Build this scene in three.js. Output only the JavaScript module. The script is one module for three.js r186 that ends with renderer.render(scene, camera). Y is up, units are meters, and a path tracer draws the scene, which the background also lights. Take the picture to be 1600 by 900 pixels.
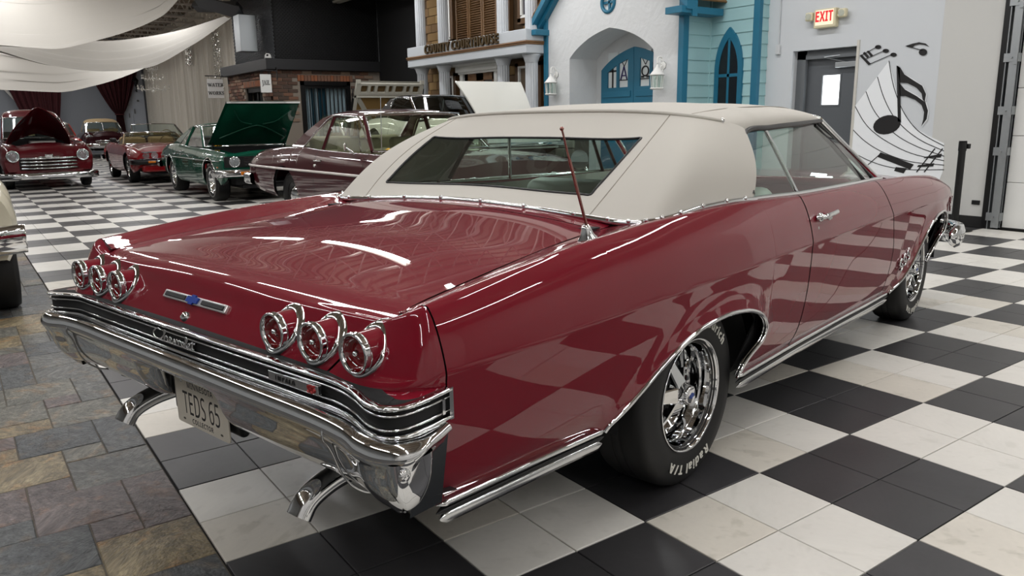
import * as THREE from 'three';
import { mergeGeometries, toCreasedNormals } from 'three/addons/utils/BufferGeometryUtils.js';
import { RoundedBoxGeometry } from 'three/addons/geometries/RoundedBoxGeometry.js';
import { TextGeometry } from 'three/addons/geometries/TextGeometry.js';
import { FontLoader } from 'three/addons/loaders/FontLoader.js';
import { RectAreaLightUniformsLib } from 'three/addons/lights/RectAreaLightUniformsLib.js';
import { ImprovedNoise } from 'three/addons/math/ImprovedNoise.js';

// ------------------------------------------------------------------ camera, light, exposure
// world: X along the checker rows towards the long wall, Z along the long wall towards the viewer, metres
const scene = new THREE.Scene();
scene.background = new THREE.Color(0x0b0b0c);
const renderer = new THREE.WebGLRenderer();
renderer.toneMapping = THREE.LinearToneMapping;
renderer.toneMappingExposure = 1.7;
renderer.shadowMap.enabled = true;
const camera = new THREE.PerspectiveCamera(40.571, 16 / 9, 0.05, 120);
camera.position.set(-2.9729, 1.3410, 2.3188);
camera.up.set(0.13661, 0.97689, -0.16439);
camera.lookAt(-2.9729 + 0.56598, 1.3410 - 0.21317, 2.3188 - 0.79638);
scene.add(camera);
RectAreaLightUniformsLib.init();
const LAMP_POWER = 26, LAMP_UP = 8, LAMP_Y = 4.45, LAMP_LEN = 3.6;
const LAMP_ROWS = [-5.6, -2.0, 1.6, 4.7];
const LAMP_Z = [-36, -30.4, -24.8, -19.2, -13.6, -8.8, -4.0, 0.8, 5.6];

// ------------------------------------------------------------------ helpers
let seed_ = 12345;
const rnd = () => { seed_ = (seed_ * 1664525 + 1013904223) >>> 0; return seed_ / 4294967296; };
const rr = (a, b) => a + (b - a) * rnd();
const V = (x, y, z) => new THREE.Vector3(x, y, z);
const clamp = (x, a = 0, b = 1) => Math.min(b, Math.max(a, x));
const lerp = (a, b, t) => a + (b - a) * t;
const sstep = (a, b, x) => { const t = clamp((x - a) / (b - a)); return t * t * (3 - 2 * t); };
const noise_ = new ImprovedNoise();
const fbm = (x, y, z = 0, o = 4) => { let s = 0, a = 0.5; for (let i = 0; i < o; i++) { s += a * noise_.noise(x, y, z); x *= 2.03; y *= 2.03; z *= 2.03; a *= 0.5; } return s; };
const names_ = new Map();
function numbered(n) { const k = names_.get(n) ?? 0; names_.set(n, k + 1); return k ? n + '_' + String(k).padStart(3, '0') : n; }
// table interpolation (Catmull-Rom with clamped ends)
function tab(xs, ys) {
  return (x) => {
    const n = xs.length;
    if (x <= xs[0]) return ys[0];
    if (x >= xs[n - 1]) return ys[n - 1];
    let i = 0; while (x > xs[i + 1]) i++;
    const h = xs[i + 1] - xs[i], t = (x - xs[i]) / h;
    const d = (ys[i + 1] - ys[i]) / h;
    const dm = i > 0 ? (ys[i] - ys[i - 1]) / (xs[i] - xs[i - 1]) : d, dp = i < n - 2 ? (ys[i + 2] - ys[i + 1]) / (xs[i + 2] - xs[i + 1]) : d;
    const m0 = dm * d <= 0 ? 0 : 2 * dm * d / (dm + d), m1 = dp * d <= 0 ? 0 : 2 * dp * d / (dp + d);
    const t2 = t * t, t3 = t2 * t;
    return (2 * t3 - 3 * t2 + 1) * ys[i] + (t3 - 2 * t2 + t) * h * m0 + (-2 * t3 + 3 * t2) * ys[i + 1] + (t3 - t2) * h * m1;
  };
}
const plain = (g) => { let q = g.index ? g.toNonIndexed() : g; for (const k of Object.keys(q.attributes)) if (!['position', 'normal', 'uv'].includes(k)) q.deleteAttribute(k); q.morphAttributes = {}; if (!q.attributes.normal) q.computeVertexNormals(); if (!q.attributes.uv) q.setAttribute('uv', new THREE.BufferAttribute(new Float32Array(q.attributes.position.count * 2), 2)); return q; };
const join = (gs) => { gs = gs.flat(Infinity).filter(Boolean); return gs.length === 1 ? gs[0] : mergeGeometries(gs.map(plain)); };
function obj(name, geos, mat, parent) {
  const m = new THREE.Mesh(Array.isArray(geos) ? join(geos) : geos, mat);
  m.name = parent && parent !== scene ? name : numbered(name); m.castShadow = m.receiveShadow = true;
  (parent || scene).add(m); return m;
}
function thing(name, label, category, p = [0, 0, 0], turn = 0, group) {
  const o = new THREE.Group(); o.name = numbered(name); o.position.set(...p); o.rotation.y = turn; scene.add(o);
  o.userData = { label, category }; if (group) o.userData.group = group; return o;
}
function tag(o, label, category, group) { o.userData = { label, category }; if (group) o.userData.group = group; return o; }
function struct(name, p = [0, 0, 0]) { const o = new THREE.Group(); o.name = numbered(name); o.position.set(...p); o.userData.kind = 'structure'; scene.add(o); return o; }
const sgeo = (name, geos, mat, label) => { const m = obj(name, geos, mat); m.userData.kind = 'structure'; if (label) m.userData.label = label; return m; };
const sub = (parent, name) => { const g = new THREE.Group(); g.name = name; parent.add(g); return g; };
const mv = (g, x = 0, y = 0, z = 0, rx = 0, ry = 0, rz = 0) => { if (rx || ry || rz) g.applyMatrix4(new THREE.Matrix4().makeRotationFromEuler(new THREE.Euler(rx, ry, rz))); g.translate(x, y, z); return g; };
const box = (w, h, d, x = 0, y = 0, z = 0, rx = 0, ry = 0, rz = 0) => mv(new THREE.BoxGeometry(w, h, d), x, y, z, rx, ry, rz);
const bx = (x0, x1, y0, y1, z0, z1) => box(Math.abs(x1 - x0), Math.abs(y1 - y0), Math.abs(z1 - z0), (x0 + x1) / 2, (y0 + y1) / 2, (z0 + z1) / 2);
const rb = (w, h, d, r, x = 0, y = 0, z = 0, rx = 0, ry = 0, rz = 0, s = 2) => mv(new RoundedBoxGeometry(w, h, d, s, Math.min(r, w / 2.01, h / 2.01, d / 2.01)), x, y, z, rx, ry, rz);
const rbx = (x0, x1, y0, y1, z0, z1, r = 0.01, s = 2) => rb(Math.abs(x1 - x0), Math.abs(y1 - y0), Math.abs(z1 - z0), r, (x0 + x1) / 2, (y0 + y1) / 2, (z0 + z1) / 2, 0, 0, 0, s);
const cyl = (r0, r1, h, x = 0, y = 0, z = 0, rx = 0, ry = 0, rz = 0, n = 24, open = false) => mv(new THREE.CylinderGeometry(r1, r0, h, n, 1, open), x, y, z, rx, ry, rz);
const sph = (r, x = 0, y = 0, z = 0, sx = 1, sy = 1, sz = 1, n = 16) => { const g = new THREE.SphereGeometry(r, n, Math.ceil(n * 0.7)); g.scale(sx, sy, sz); return mv(g, x, y, z); };
const lathe = (pts, n = 32) => new THREE.LatheGeometry(pts.map(([r, y]) => new THREE.Vector2(r, y)), n);
const torus = (R, r, x = 0, y = 0, z = 0, rx = 0, ry = 0, rz = 0, n = 32, m = 8) => mv(new THREE.TorusGeometry(R, r, m, n), x, y, z, rx, ry, rz);
const curve = (pts, closed = false, tension = 0.5, type = 'catmullrom') => new THREE.CatmullRomCurve3(pts.map((p) => (p.isVector3 ? p : V(...p))), closed, type, tension);
const tube = (pts, r, seg = 0, n = 8, closed = false) => new THREE.TubeGeometry(curve(pts, closed, 0.5, 'centripetal'), seg || pts.length * 5, r, n, closed);
const bar = (a, b, r, n = 8) => { const A = V(...a), B = V(...b), d = B.clone().sub(A), L = d.length(); const g = new THREE.CylinderGeometry(r, r, L, n); g.applyQuaternion(new THREE.Quaternion().setFromUnitVectors(V(0, 1, 0), d.normalize())); const c = A.add(B).multiplyScalar(0.5); g.translate(c.x, c.y, c.z); return g; };
const flatbar = (a, b, w, t) => { const A = V(...a), B = V(...b), d = B.clone().sub(A), L = d.length(); const g = new THREE.BoxGeometry(w, L, t); g.applyQuaternion(new THREE.Quaternion().setFromUnitVectors(V(0, 1, 0), d.normalize())); const c = A.add(B).multiplyScalar(0.5); g.translate(c.x, c.y, c.z); return g; };
const shp = (pts) => { const s = new THREE.Shape(); pts.forEach((p, i) => (i ? s.lineTo(p[0], p[1]) : s.moveTo(p[0], p[1]))); s.closePath(); return s; };
const ext = (shape, depth, bevel = 0, seg = 8) => new THREE.ExtrudeGeometry(shape, { depth, bevelEnabled: bevel > 0, bevelThickness: bevel, bevelSize: bevel, bevelSegments: 1, curveSegments: seg });
// parametric grid; f(u, v) -> [x, y, z]; flip reverses the faces
function grid(f, nu, nv, flip = false, uvf) {
  const P = [], U = [], I = [];
  for (let j = 0; j <= nv; j++) for (let i = 0; i <= nu; i++) { const p = f(i / nu, j / nv); P.push(p[0], p[1], p[2]); if (uvf) U.push(...uvf(i / nu, j / nv, p)); else U.push(i / nu, j / nv); }
  for (let j = 0; j < nv; j++) for (let i = 0; i < nu; i++) { const a = j * (nu + 1) + i, b = a + 1, c = a + nu + 1, d = c + 1; if (flip) I.push(a, c, b, b, c, d); else I.push(a, b, c, b, d, c); }
  const g = new THREE.BufferGeometry(); g.setAttribute('position', new THREE.Float32BufferAttribute(P, 3)); g.setAttribute('uv', new THREE.Float32BufferAttribute(U, 2)); g.setIndex(I); g.computeVertexNormals(); return g;
}
const mirrorZ = (g) => { const q = plain(g.clone()); q.scale(1, 1, -1); const p = q.attributes.position, n = q.attributes.normal, u = q.attributes.uv; for (let i = 0; i < p.count; i += 3) for (const a of [p, n, u]) for (let k = 0; k < a.itemSize; k++) { const t = a.array[(i + 1) * a.itemSize + k]; a.array[(i + 1) * a.itemSize + k] = a.array[(i + 2) * a.itemSize + k]; a.array[(i + 2) * a.itemSize + k] = t; } return q; };
// uv in metres by the main direction of each face
function metric(g, s = 1, ox = 0, oy = 0) {
  const q = plain(g), p = q.attributes.position, n = q.attributes.normal, u = q.attributes.uv;
  for (let i = 0; i < p.count; i += 3) {
    let ax = 0, ay = 0, az = 0; for (let k = 0; k < 3; k++) { ax += Math.abs(n.getX(i + k)); ay += Math.abs(n.getY(i + k)); az += Math.abs(n.getZ(i + k)); }
    for (let k = 0; k < 3; k++) { const x = p.getX(i + k), y = p.getY(i + k), z = p.getZ(i + k); const [a, b] = ay >= ax && ay >= az ? [x, z] : ax >= az ? [z, y] : [x, y]; u.setXY(i + k, a / s + ox, b / s + oy); }
  }
  return q;
}
// sweep of a section [(out, up)] along plan points; path = [[x, z]...]; yo(s) raises the section along the way
function sweep(path, section, n, { yo = () => 0, scale = () => 1, closed = true, flip = false, out = () => 0, sg = 1 } = {}) {
  const c = new THREE.CatmullRomCurve3(path.map(([x, z]) => V(x, 0, z)), false, 'centripetal');
  const fr = []; for (let i = 0; i <= n; i++) { const p = c.getPointAt(i / n), t = c.getTangentAt(i / n); fr.push([p, V(-t.z * sg, 0, t.x * sg)]); }
  const m = section.length, k = closed ? m : m - 1;
  return grid((u, v) => { const i = Math.round(u * n), [p, nn] = fr[i], s = section[Math.round(v * k) % m], q = scale(u); return [p.x + nn.x * (s[0] * q + out(u)), yo(u) + s[1] * q, p.z + nn.z * (s[0] * q + out(u))]; }, n, k, flip);
}
const crease = (g, a = 0.6) => toCreasedNormals(g, a);
const fontBold = await new FontLoader().loadAsync('fonts/droid/droid_sans_bold.typeface.json');
const fontReg = await new FontLoader().loadAsync('fonts/droid/droid_sans_regular.typeface.json');
const fontSerif = await new FontLoader().loadAsync('fonts/droid/droid_serif_bold.typeface.json');
function text(t, size, depth, font = fontBold, bevel = 0) { const g = new TextGeometry(t, { font, size, depth, curveSegments: 4, bevelEnabled: bevel > 0, bevelSize: bevel, bevelThickness: bevel, bevelSegments: 1 }); g.computeBoundingBox(); const b = g.boundingBox; g.translate(-(b.min.x + b.max.x) / 2, -(b.min.y + b.max.y) / 2, 0); return g; }

// ------------------------------------------------------------------ textures and materials
function tex(w, h, f, { srgb = true, rep = null } = {}) {
  const d = new Uint8Array(w * h * 4);
  for (let j = 0; j < h; j++) for (let i = 0; i < w; i++) { const c = f(i / w, j / h, i, j), o = (j * w + i) * 4; d[o] = clamp(c[0], 0, 255); d[o + 1] = clamp(c[1], 0, 255); d[o + 2] = clamp(c[2], 0, 255); d[o + 3] = 255; }
  const t = new THREE.DataTexture(d, w, h); t.wrapS = t.wrapT = THREE.RepeatWrapping; t.magFilter = THREE.LinearFilter; t.minFilter = THREE.LinearMipmapLinearFilter; t.generateMipmaps = true;
  if (srgb) t.colorSpace = THREE.SRGBColorSpace; if (rep) t.repeat.set(...rep); t.needsUpdate = true; return t;
}
const gray = (v) => [v, v, v];
function canvasTex(w, h, draw) { const c = document.createElement('canvas'); c.width = w; c.height = h; const g = c.getContext('2d'); draw(g, w, h); const t = new THREE.CanvasTexture(c); t.colorSpace = THREE.SRGBColorSpace; return t; }
// periodic noise on the unit square: the coordinates go round a torus
const pn = (u, v, f, o = 4, k = 0) => { const a = u * 2 * Math.PI, b = v * 2 * Math.PI, r = f / (2 * Math.PI); return fbm(Math.cos(a) * r + 7 + k, Math.sin(a) * r + Math.cos(b) * r * 0.73 + 3.1, Math.sin(b) * r + 11 + k * 1.7, o); };
const std = (c, r = 0.6, o = {}) => new THREE.MeshStandardMaterial({ color: c, roughness: r, side: THREE.DoubleSide, ...o });
const phy = (c, r = 0.4, o = {}) => new THREE.MeshPhysicalMaterial({ color: c, roughness: r, side: THREE.DoubleSide, ...o });
const paint = (c, o = {}) => phy(c, 0.42, { clearcoat: 1, clearcoatRoughness: 0.012, specularIntensity: 0.2, ...o });
const bumpNoise = tex(256, 256, (u, v) => gray(128 + 200 * pn(u, v, 9, 5)), { srgb: false });
const M = {
  red: paint(0x6e071b, { roughness: 0.6, specularIntensity: 0.15, metalness: 0 }), chrome: std(0xd9dadb, 0.035, { metalness: 1 }), chromeSoft: std(0xc9cacb, 0.16, { metalness: 1 }), steel: std(0x8f9294, 0.35, { metalness: 1 }), galv: std(0xa9adaf, 0.42, { metalness: 0.9 }),
  black: std(0x050506, 0.45), blackSatin: std(0x0a0a0b, 0.35), cavity: std(0x1a1a1b, 0.85), rubber: std(0x070707, 0.6), wall: std(0xb9bdbe, 0.85), wallGray: std(0x8b9096, 0.85), white: std(0xe6e6e2, 0.5), whiteGloss: phy(0xeae9e4, 0.3, { clearcoat: 0.6 }),
  glass: phy(0xeaf4f0, 0.0, { transmission: 1, thickness: 0, ior: 1.5 }), glassGreen: phy(0xdcebe4, 0.0, { transmission: 1, thickness: 0, ior: 1.5 }), glassDark: phy(0x5c6460, 0.0, { transmission: 1, thickness: 0, ior: 1.5 }),
  lensRed: phy(0x6f020b, 0.1, { clearcoat: 1 }), lensClear: phy(0xe8eef0, 0.05, { transmission: 0.75, thickness: 0, clearcoat: 1 }), amber: phy(0xc26a12, 0.15, { clearcoat: 1 }), vinylWhite: std(0xcfd0c8, 0.45), vinylDark: std(0x1b1c1d, 0.55), tan: std(0xa08a66, 0.85),
};
// ------------------------------------------------------------------ floor
const tileTex = (r, g, b, amp, stain, k) => tex(512, 512, (u, v) => { const n = pn(u, v, 5, 5, k), f = pn(u, v, 60, 2, k + 3), s = sstep(0.16, 0.42, pn(u, v, 14, 5, k + 9)) * stain, w = sstep(0.2, 0.4, pn(v, u, 34, 3, k + 21)) * stain * 0.6; const d = 1 + amp * n + amp * 0.5 * f - (s + w) * 0.6; return [r * d, g * d, b * d * (1 - 0.08 * (s + w))]; });
const mTileW = [std(0xffffff, 0.34, { map: tileTex(222, 219, 211, 0.04, 0.06, 1), bumpMap: bumpNoise, bumpScale: 0.0004 }), std(0xf8f6f2, 0.38, { map: tileTex(220, 216, 207, 0.05, 0.12, 5) })];
const mTileB = [std(0xffffff, 0.36, { map: tileTex(55, 54, 55, 0.16, 0.1, 2), bumpMap: bumpNoise, bumpScale: 0.0004 }), std(0xf2f2f4, 0.4, { map: tileTex(58, 57, 58, 0.22, 0.12, 8) })];
const mGrout = std(0x161413, 0.95);
const floor = struct('floor');
floor.userData.label = 'black and white checkered tile floor with a strip of slate paving';
obj('slab', bx(-9, 7.4, -0.3, -0.011, -41.2, 9.2), mGrout, floor);
const TS = 0.305, TG = 0.0022;
function tileGeo(uo, vo) { // chamfered tile, its top at y = 0
  const a = TS / 2 - TG, b = a - 0.002, y0 = -0.012, y1 = -0.0015, R = [[a, y0], [a, y1], [b, 0]], P = [], U = [];
  const c = R.map(([s, y]) => [[-s, y, -s], [s, y, -s], [s, y, s], [-s, y, s]]);
  const quad = (p, q, r, s) => { for (const t of [p, q, r, p, r, s]) { P.push(...t); U.push((t[0] / TS + 0.5) * 0.25 + uo, (t[2] / TS + 0.5) * 0.25 + vo); } };
  quad(c[2][0], c[2][3], c[2][2], c[2][1]);
  for (let l = 0; l < 2; l++) for (let k = 0; k < 4; k++) quad(c[l][(k + 1) % 4], c[l][k], c[l + 1][k], c[l + 1][(k + 1) % 4]);
  const g = new THREE.BufferGeometry(); g.setAttribute('position', new THREE.Float32BufferAttribute(P, 3)); g.setAttribute('uv', new THREE.Float32BufferAttribute(U, 2)); g.computeVertexNormals(); return g;
}
const tileGeos = []; for (let i = 0; i < 8; i++) tileGeos.push(tileGeo((i % 4) * 0.25, Math.floor(i / 4) * 0.25 + 0.1));
camera.updateMatrixWorld(); camera.updateProjectionMatrix();
const viewProj = new THREE.Matrix4().multiplyMatrices(camera.projectionMatrix, camera.matrixWorld.clone().invert());
function seenArea(cs) { // share of the frame that a flat quad covers
  let A = 0; const q = cs.map((c) => { const p = V(...c).applyMatrix4(camera.matrixWorldInverse); return p.z > -0.2 ? null : V(...c).applyMatrix4(viewProj); });
  if (q.some((p) => !p)) return 0;
  if (Math.max(...q.map((p) => p.x)) < -1 || Math.min(...q.map((p) => p.x)) > 1 || Math.max(...q.map((p) => p.y)) < -1 || Math.min(...q.map((p) => p.y)) > 1) return 0;
  for (let i = 0; i < 4; i++) { const a = q[i], b = q[(i + 1) % 4]; A += clamp(a.x, -1, 1) * clamp(b.y, -1, 1) - clamp(b.x, -1, 1) * clamp(a.y, -1, 1); }
  return Math.abs(A);
}
{
  const all = [];
  for (let i = -8; i < 22; i++) for (let j = -132; j < 22; j++) {
    const x = (i + 0.5) * TS, z = (j + 0.5) * TS; if (z < -40.2 || z > 6.4) continue;
    const w = (((Math.floor(i / 2) + Math.floor(j / 2)) % 2) + 2) % 2 === 1;
    const h = TS / 2; all.push({ x, z, w, i, j, a: seenArea([[x - h, 0, z - h], [x + h, 0, z - h], [x + h, 0, z + h], [x - h, 0, z + h]]) });
  }
  all.sort((p, q) => q.a - p.a);
  const rest = { w: [], b: [] };
  all.forEach((t, n) => {
    const k = Math.floor(rnd() * 8), turn = Math.floor(rnd() * 4) * Math.PI / 2, dy = -rnd() * 0.0012;
    if (n < 300) { const m = new THREE.Mesh(tileGeos[k], (t.w ? mTileW : mTileB)[rnd() < 0.7 ? 0 : 1]); m.name = t.w ? 'white_tile' : 'black_tile'; m.position.set(t.x, dy, t.z); m.rotation.y = turn; m.receiveShadow = true; floor.add(m); }
    else { const g = tileGeos[k].clone(); g.rotateY(turn); g.translate(t.x, dy, t.z); rest[t.w ? 'w' : 'b'].push(g); }
  });
  const a = obj('far_white_tiles', rest.w, mTileW[0], floor), b = obj('far_black_tiles', rest.b, mTileB[0], floor); a.userData.kind = b.userData.kind = 'stuff';
  // slate paving in a six inch module
  const sl = (c0, c1, k) => tex(512, 512, (u, v) => { const n = 0.5 + 1.1 * pn(u, v, 5, 5, k), l = pn(u * 1, v, 26, 4, k + 4), r = sstep(0.05, 0.35, pn(u, v, 9, 4, k + 8)); const t = clamp(n); const d = 1 + 0.5 * l + 0.3 * pn(u, v, 95, 2, k + 6) + 0.25 * pn(u, v, 48, 3, k + 12); return [lerp(c0[0], c1[0], t) * d * (1 + 0.12 * r), lerp(c0[1], c1[1], t) * d, lerp(c0[2], c1[2], t) * d * (1 - 0.1 * r)]; });
  const slBump = tex(512, 512, (u, v) => gray(128 + 150 * pn(u, v, 9, 6, 31) + 110 * Math.abs(pn(u, v, 26, 4, 40)) + 60 * pn(u, v, 90, 2, 44)), { srgb: false });
  const mk = (c0, c1, k) => std(0xffffff, 0.52, { map: sl(c0, c1, k), bumpMap: slBump, bumpScale: 0.011 });
  const mS = [mk([78, 79, 77], [104, 104, 99], 1), mk([104, 92, 70], [136, 124, 98], 2), mk([82, 74, 73], [108, 98, 95], 3), mk([86, 86, 80], [116, 113, 102], 4), mk([60, 63, 65], [88, 90, 89], 5)];
  const G = 0.153, X0 = -2.4445, Z0 = -0.08, NC = 7, R0 = -22, R1 = 72, used = new Set(), stones = [];
  const put = (c0, c1, r0, r1, k) => { for (let c = c0; c <= c1; c++) for (let r = r0; r <= r1; r++) used.add(c + ',' + r); stones.push([c0, c1, r0, r1, k]); };
  for (const s of [[0, 1, 0, 1, 1], [0, 1, -2, -1, 4], [1, 1, 2, 2, 2], [0, 0, 2, 4, 2], [2, 3, 1, 2, 4], [2, 2, 0, 0, 1], [3, 4, -1, 0, 0], [1, 2, 3, 4, 2], [2, 2, 5, 5, 2], [0, 1, 5, 6, 0], [3, 3, 4, 5, 2], [3, 3, 3, 3, 4], [2, 3, 6, 7, 1], [1, 1, 7, 7, 3], [0, 0, 7, 9, 4], [1, 2, 8, 9, 4], [3, 3, 8, 8, 1], [3, 3, 9, 9, 2], [0, 1, 10, 11, 3], [2, 3, 11, 12, 3], [2, 3, 10, 10, 1], [1, 1, 12, 12, 2], [0, 0, 12, 14, 0], [1, 2, 13, 14, 3], [0, 1, 15, 16, 0], [2, 2, 15, 17, 4], [2, 2, 21, 22, 1], [1, 1, 22, 22, 3], [0, 0, 32, 34, 4]]) put(...s);
  const sizes = [[2, 3], [2, 2], [3, 2], [2, 2], [1, 2], [1, 1], [2, 1], [1, 3]];
  for (let r = R0; r < R1; r++) for (let c = 0; c < NC; c++) {
    if (used.has(c + ',' + r)) continue;
    const s = Math.floor(rnd() * 5);
    for (let q = s; q < s + sizes.length; q++) {
      const [a, b] = sizes[q % sizes.length]; if (c + a > NC) continue; let free = true;
      for (let i = 0; i < a; i++) for (let j = 0; j < b; j++) if (used.has(c + i + ',' + (r + j))) free = false;
      if (free) { put(c, c + a - 1, r, r + b - 1, [0, 0, 4, 3, 3, 2, 1, 4][Math.floor(rnd() * 8)]); break; }
    }
  }
  const restS = [[], [], [], [], []], far = [];
  for (const [c0, c1, r0, r1, k] of stones) {
    const x1 = X0 - G * c0, x0 = X0 - G * (c1 + 1), z1 = Z0 - G * r0, z0 = Z0 - G * (r1 + 1);
    const j = () => rr(0.0004, 0.0026), top = -0.004 + rr(-0.002, 0.003);
    const T = [[x0 + j(), z0 + j()], [x1 - j(), z0 + j()], [x1 - j(), z1 - j()], [x0 + j(), z1 - j()]];
    const P = [], U = [], L = [[0, -0.02], [0, top - 0.003], [0.003, top]];
    const cx = (x0 + x1) / 2, cz = (z0 + z1) / 2, c = L.map(([s, y]) => T.map(([x, z]) => [x - Math.sign(x - cx) * s, y + rr(-0.0008, 0.0008), z - Math.sign(z - cz) * s]));
    const ou = rnd(), ov = rnd(), quad = (p, q, r, s) => { for (const t of [p, q, r, p, r, s]) { P.push(...t); U.push(t[0] * 1.3 + ou, t[2] * 1.3 + ov); } };
    quad(c[2][0], c[2][3], c[2][2], c[2][1]); for (let l = 0; l < 2; l++) for (let q = 0; q < 4; q++) quad(c[l][(q + 1) % 4], c[l][q], c[l + 1][q], c[l + 1][(q + 1) % 4]);
    const g = new THREE.BufferGeometry(); g.setAttribute('position', new THREE.Float32BufferAttribute(P, 3)); g.setAttribute('uv', new THREE.Float32BufferAttribute(U, 2)); g.computeVertexNormals();
    const area = seenArea([[x0, 0, z0], [x1, 0, z0], [x1, 0, z1], [x0, 0, z1]]);
    if (area > 0.00006) obj('slate_stone', g, mS[k], floor); else restS[k].push(g);
  }
  restS.forEach((g, k) => { if (g.length) obj('far_slate_stones', g, mS[k], floor).userData.kind = 'stuff'; });
  obj('slate_bed', bx(-3.55, X0, -0.02, -0.0062, -11.1, 3.3), std(0x5a544b, 0.95), floor);
  obj('concrete', bx(-9, -3.55, -0.02, -0.001, -40.2, 6.4), std(0x4a4846, 0.7), floor);
}
// ------------------------------------------------------------------ ceiling, joists, lamps
const mDeck = std(0x8a7c6c, 0.9), mJoist = std(0xb8b2a8, 0.7);
{
  const ceil = struct('ceiling'); ceil.userData.label = 'ribbed metal roof deck on open web joists';
  const ribs = []; for (let z = -38; z < 8; z += 0.4) ribs.push(bx(-9, 6.9, 5.36, 5.42, z, z + 0.2));
  obj('roof_deck', [bx(-9.2, 7.2, 5.42, 5.6, -41, 8.6)], mDeck, ceil); obj('deck_ribs', ribs, mDeck, ceil).userData.kind = 'stuff';
  for (let z = -37.6, k = 0; z < 8; z += 1.5, k++) {
    const g = [box(15.9, 0.05, 0.07, -1.05, 5.33, z), box(15.9, 0.05, 0.07, -1.05, 4.72, z)];
    for (let x = -9; x < 6.6; x += 0.6) { g.push(flatbar([x, 4.72, z], [x + 0.3, 5.33, z], 0.025, 0.025), flatbar([x + 0.3, 5.33, z], [x + 0.6, 4.72, z], 0.025, 0.025)); }
    obj('joist', g, mJoist, ceil);
  }
  for (const x of [-6, -0.4, 5.6]) obj('girder', [bx(x - 0.1, x + 0.1, 4.5, 4.56, -40.1, 8), bx(x - 0.012, x + 0.012, 4.3, 4.5, -40.1, 8), bx(x - 0.1, x + 0.1, 4.26, 4.31, -40.1, 8)], mJoist, ceil);
  const mTube = std(0xffffff, 0.5, { emissive: 0xfffaf2, emissiveIntensity: 2.2 }), mFix = std(0xdedcd6, 0.5);
  for (const x of LAMP_ROWS) for (const z of LAMP_Z) {
    if (x > 4 && z < -14) continue; // the jail and the curtain stand there
    const t = thing('strip_light', 'long white fluorescent strip light hanging under the roof joists', 'ceiling light', [x, LAMP_Y, z], 0, 'fluorescent strip lights under the roof');
    obj('housing', [box(0.14, 0.05, LAMP_LEN, 0, 0.06, 0), bar([0, 0.08, -LAMP_LEN * 0.4], [0, 0.22, -LAMP_LEN * 0.4], 0.006), bar([0, 0.08, LAMP_LEN * 0.4], [0, 0.22, LAMP_LEN * 0.4], 0.006)], mFix, t);
    for (const s of [-0.035, 0.035]) obj('tube', cyl(0.016, 0.016, LAMP_LEN - 0.06, s, 0.015, 0, Math.PI / 2, 0, 0, 10), mTube, t);
    const L = new THREE.RectAreaLight(0xfdfdff, LAMP_POWER, 0.12, LAMP_LEN - 0.06); L.position.set(x, LAMP_Y - 0.012, z); L.lookAt(x, 0, z + 0.0001); L.name = 'strip_lamp'; scene.add(L);
    const U = new THREE.RectAreaLight(0xfdfdff, LAMP_UP, 0.12, LAMP_LEN - 0.06); U.position.set(x, LAMP_Y + 0.092, z); U.lookAt(x, 9, z + 0.0001); U.name = 'strip_uplight'; scene.add(U);
  }
}
// ------------------------------------------------------------------ walls
const stuccoBump = tex(512, 512, (u, v) => gray(128 + 150 * pn(u, v, 8, 5, 50) + 160 * Math.max(0, pn(u, v, 5, 3, 60) - 0.12)), { srgb: false });
const mWallR = std(0xcdd1d4, 0.8, { bumpMap: bumpNoise, bumpScale: 0.0006 }), mWallWarm = std(0xc8c8c4, 0.8), mBase = std(0x141414, 0.5);
{
  const w = struct('wall_right'); w.userData.label = 'long light grey wall with the exit door and the music mural';
  obj('wall_panel', [bx(6.75, 7.0, 0, 5.42, -41, -4.55), bx(6.75, 7.0, 2.18, 5.42, -4.55, -3.59), bx(6.75, 7.0, 0, 5.42, -3.59, -2.53), bx(6.95, 7.0, 0, 2.2, -4.6, -3.5)], mWallR, w);
  obj('wall_panel', [bx(6.745, 7.0, 0, 5.42, -2.53, -1.78), bx(6.745, 7, 3.1, 5.42, -1.78, 1.9), bx(6.745, 7.0, 0, 5.42, 1.9, 8.6)], mWallWarm, w);
  const b = struct('baseboard_right'); obj('rubber_base', [bx(6.73, 6.752, 0, 0.13, -3.5, -1.84)], mBase, b);
  const far = sgeo('wall_back', bx(-9.3, 7, 0, 5.42, -41, -40.2), std(0x84888e, 0.85), 'plain grey wall behind the far row of cars');
  const wl = sgeo('wall_left', bx(-9.3, -9, 0, 5.42, -41, 8.6), std(0xaeb0b0, 0.85));
  // the wall behind the viewer: white, with decals of notes that the paint mirrors
  const wf = struct('wall_front'); obj('wall_panel', bx(-9.3, 7.2, 0, 5.42, 8.2, 8.6), std(0xeceae6, 0.8), wf);
  const notes = []; const nm = std(0x151314, 0.7);
  for (let k = 0; k < 26; k++) { const x = -1.5 + (k % 13) * 0.55 + rr(-0.2, 0.2), y = 1.5 + rr(0, 1.6), s = rr(0.1, 0.2); notes.push(mv(new THREE.CylinderGeometry(s * 0.5, s * 0.5, 0.01, 12), x, y, 8.19, Math.PI / 2), bx(x + s * 0.38, x + s * 0.5, y, y + s * 2.2, 8.185, 8.195), flatbar([x + s * 0.44, y + s * 2.2, 8.19], [x + s * 1.1, y + s * 1.4, 8.19], s * 0.25, 0.01)); }
  obj('note_decals', notes, nm, wf);
}
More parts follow.
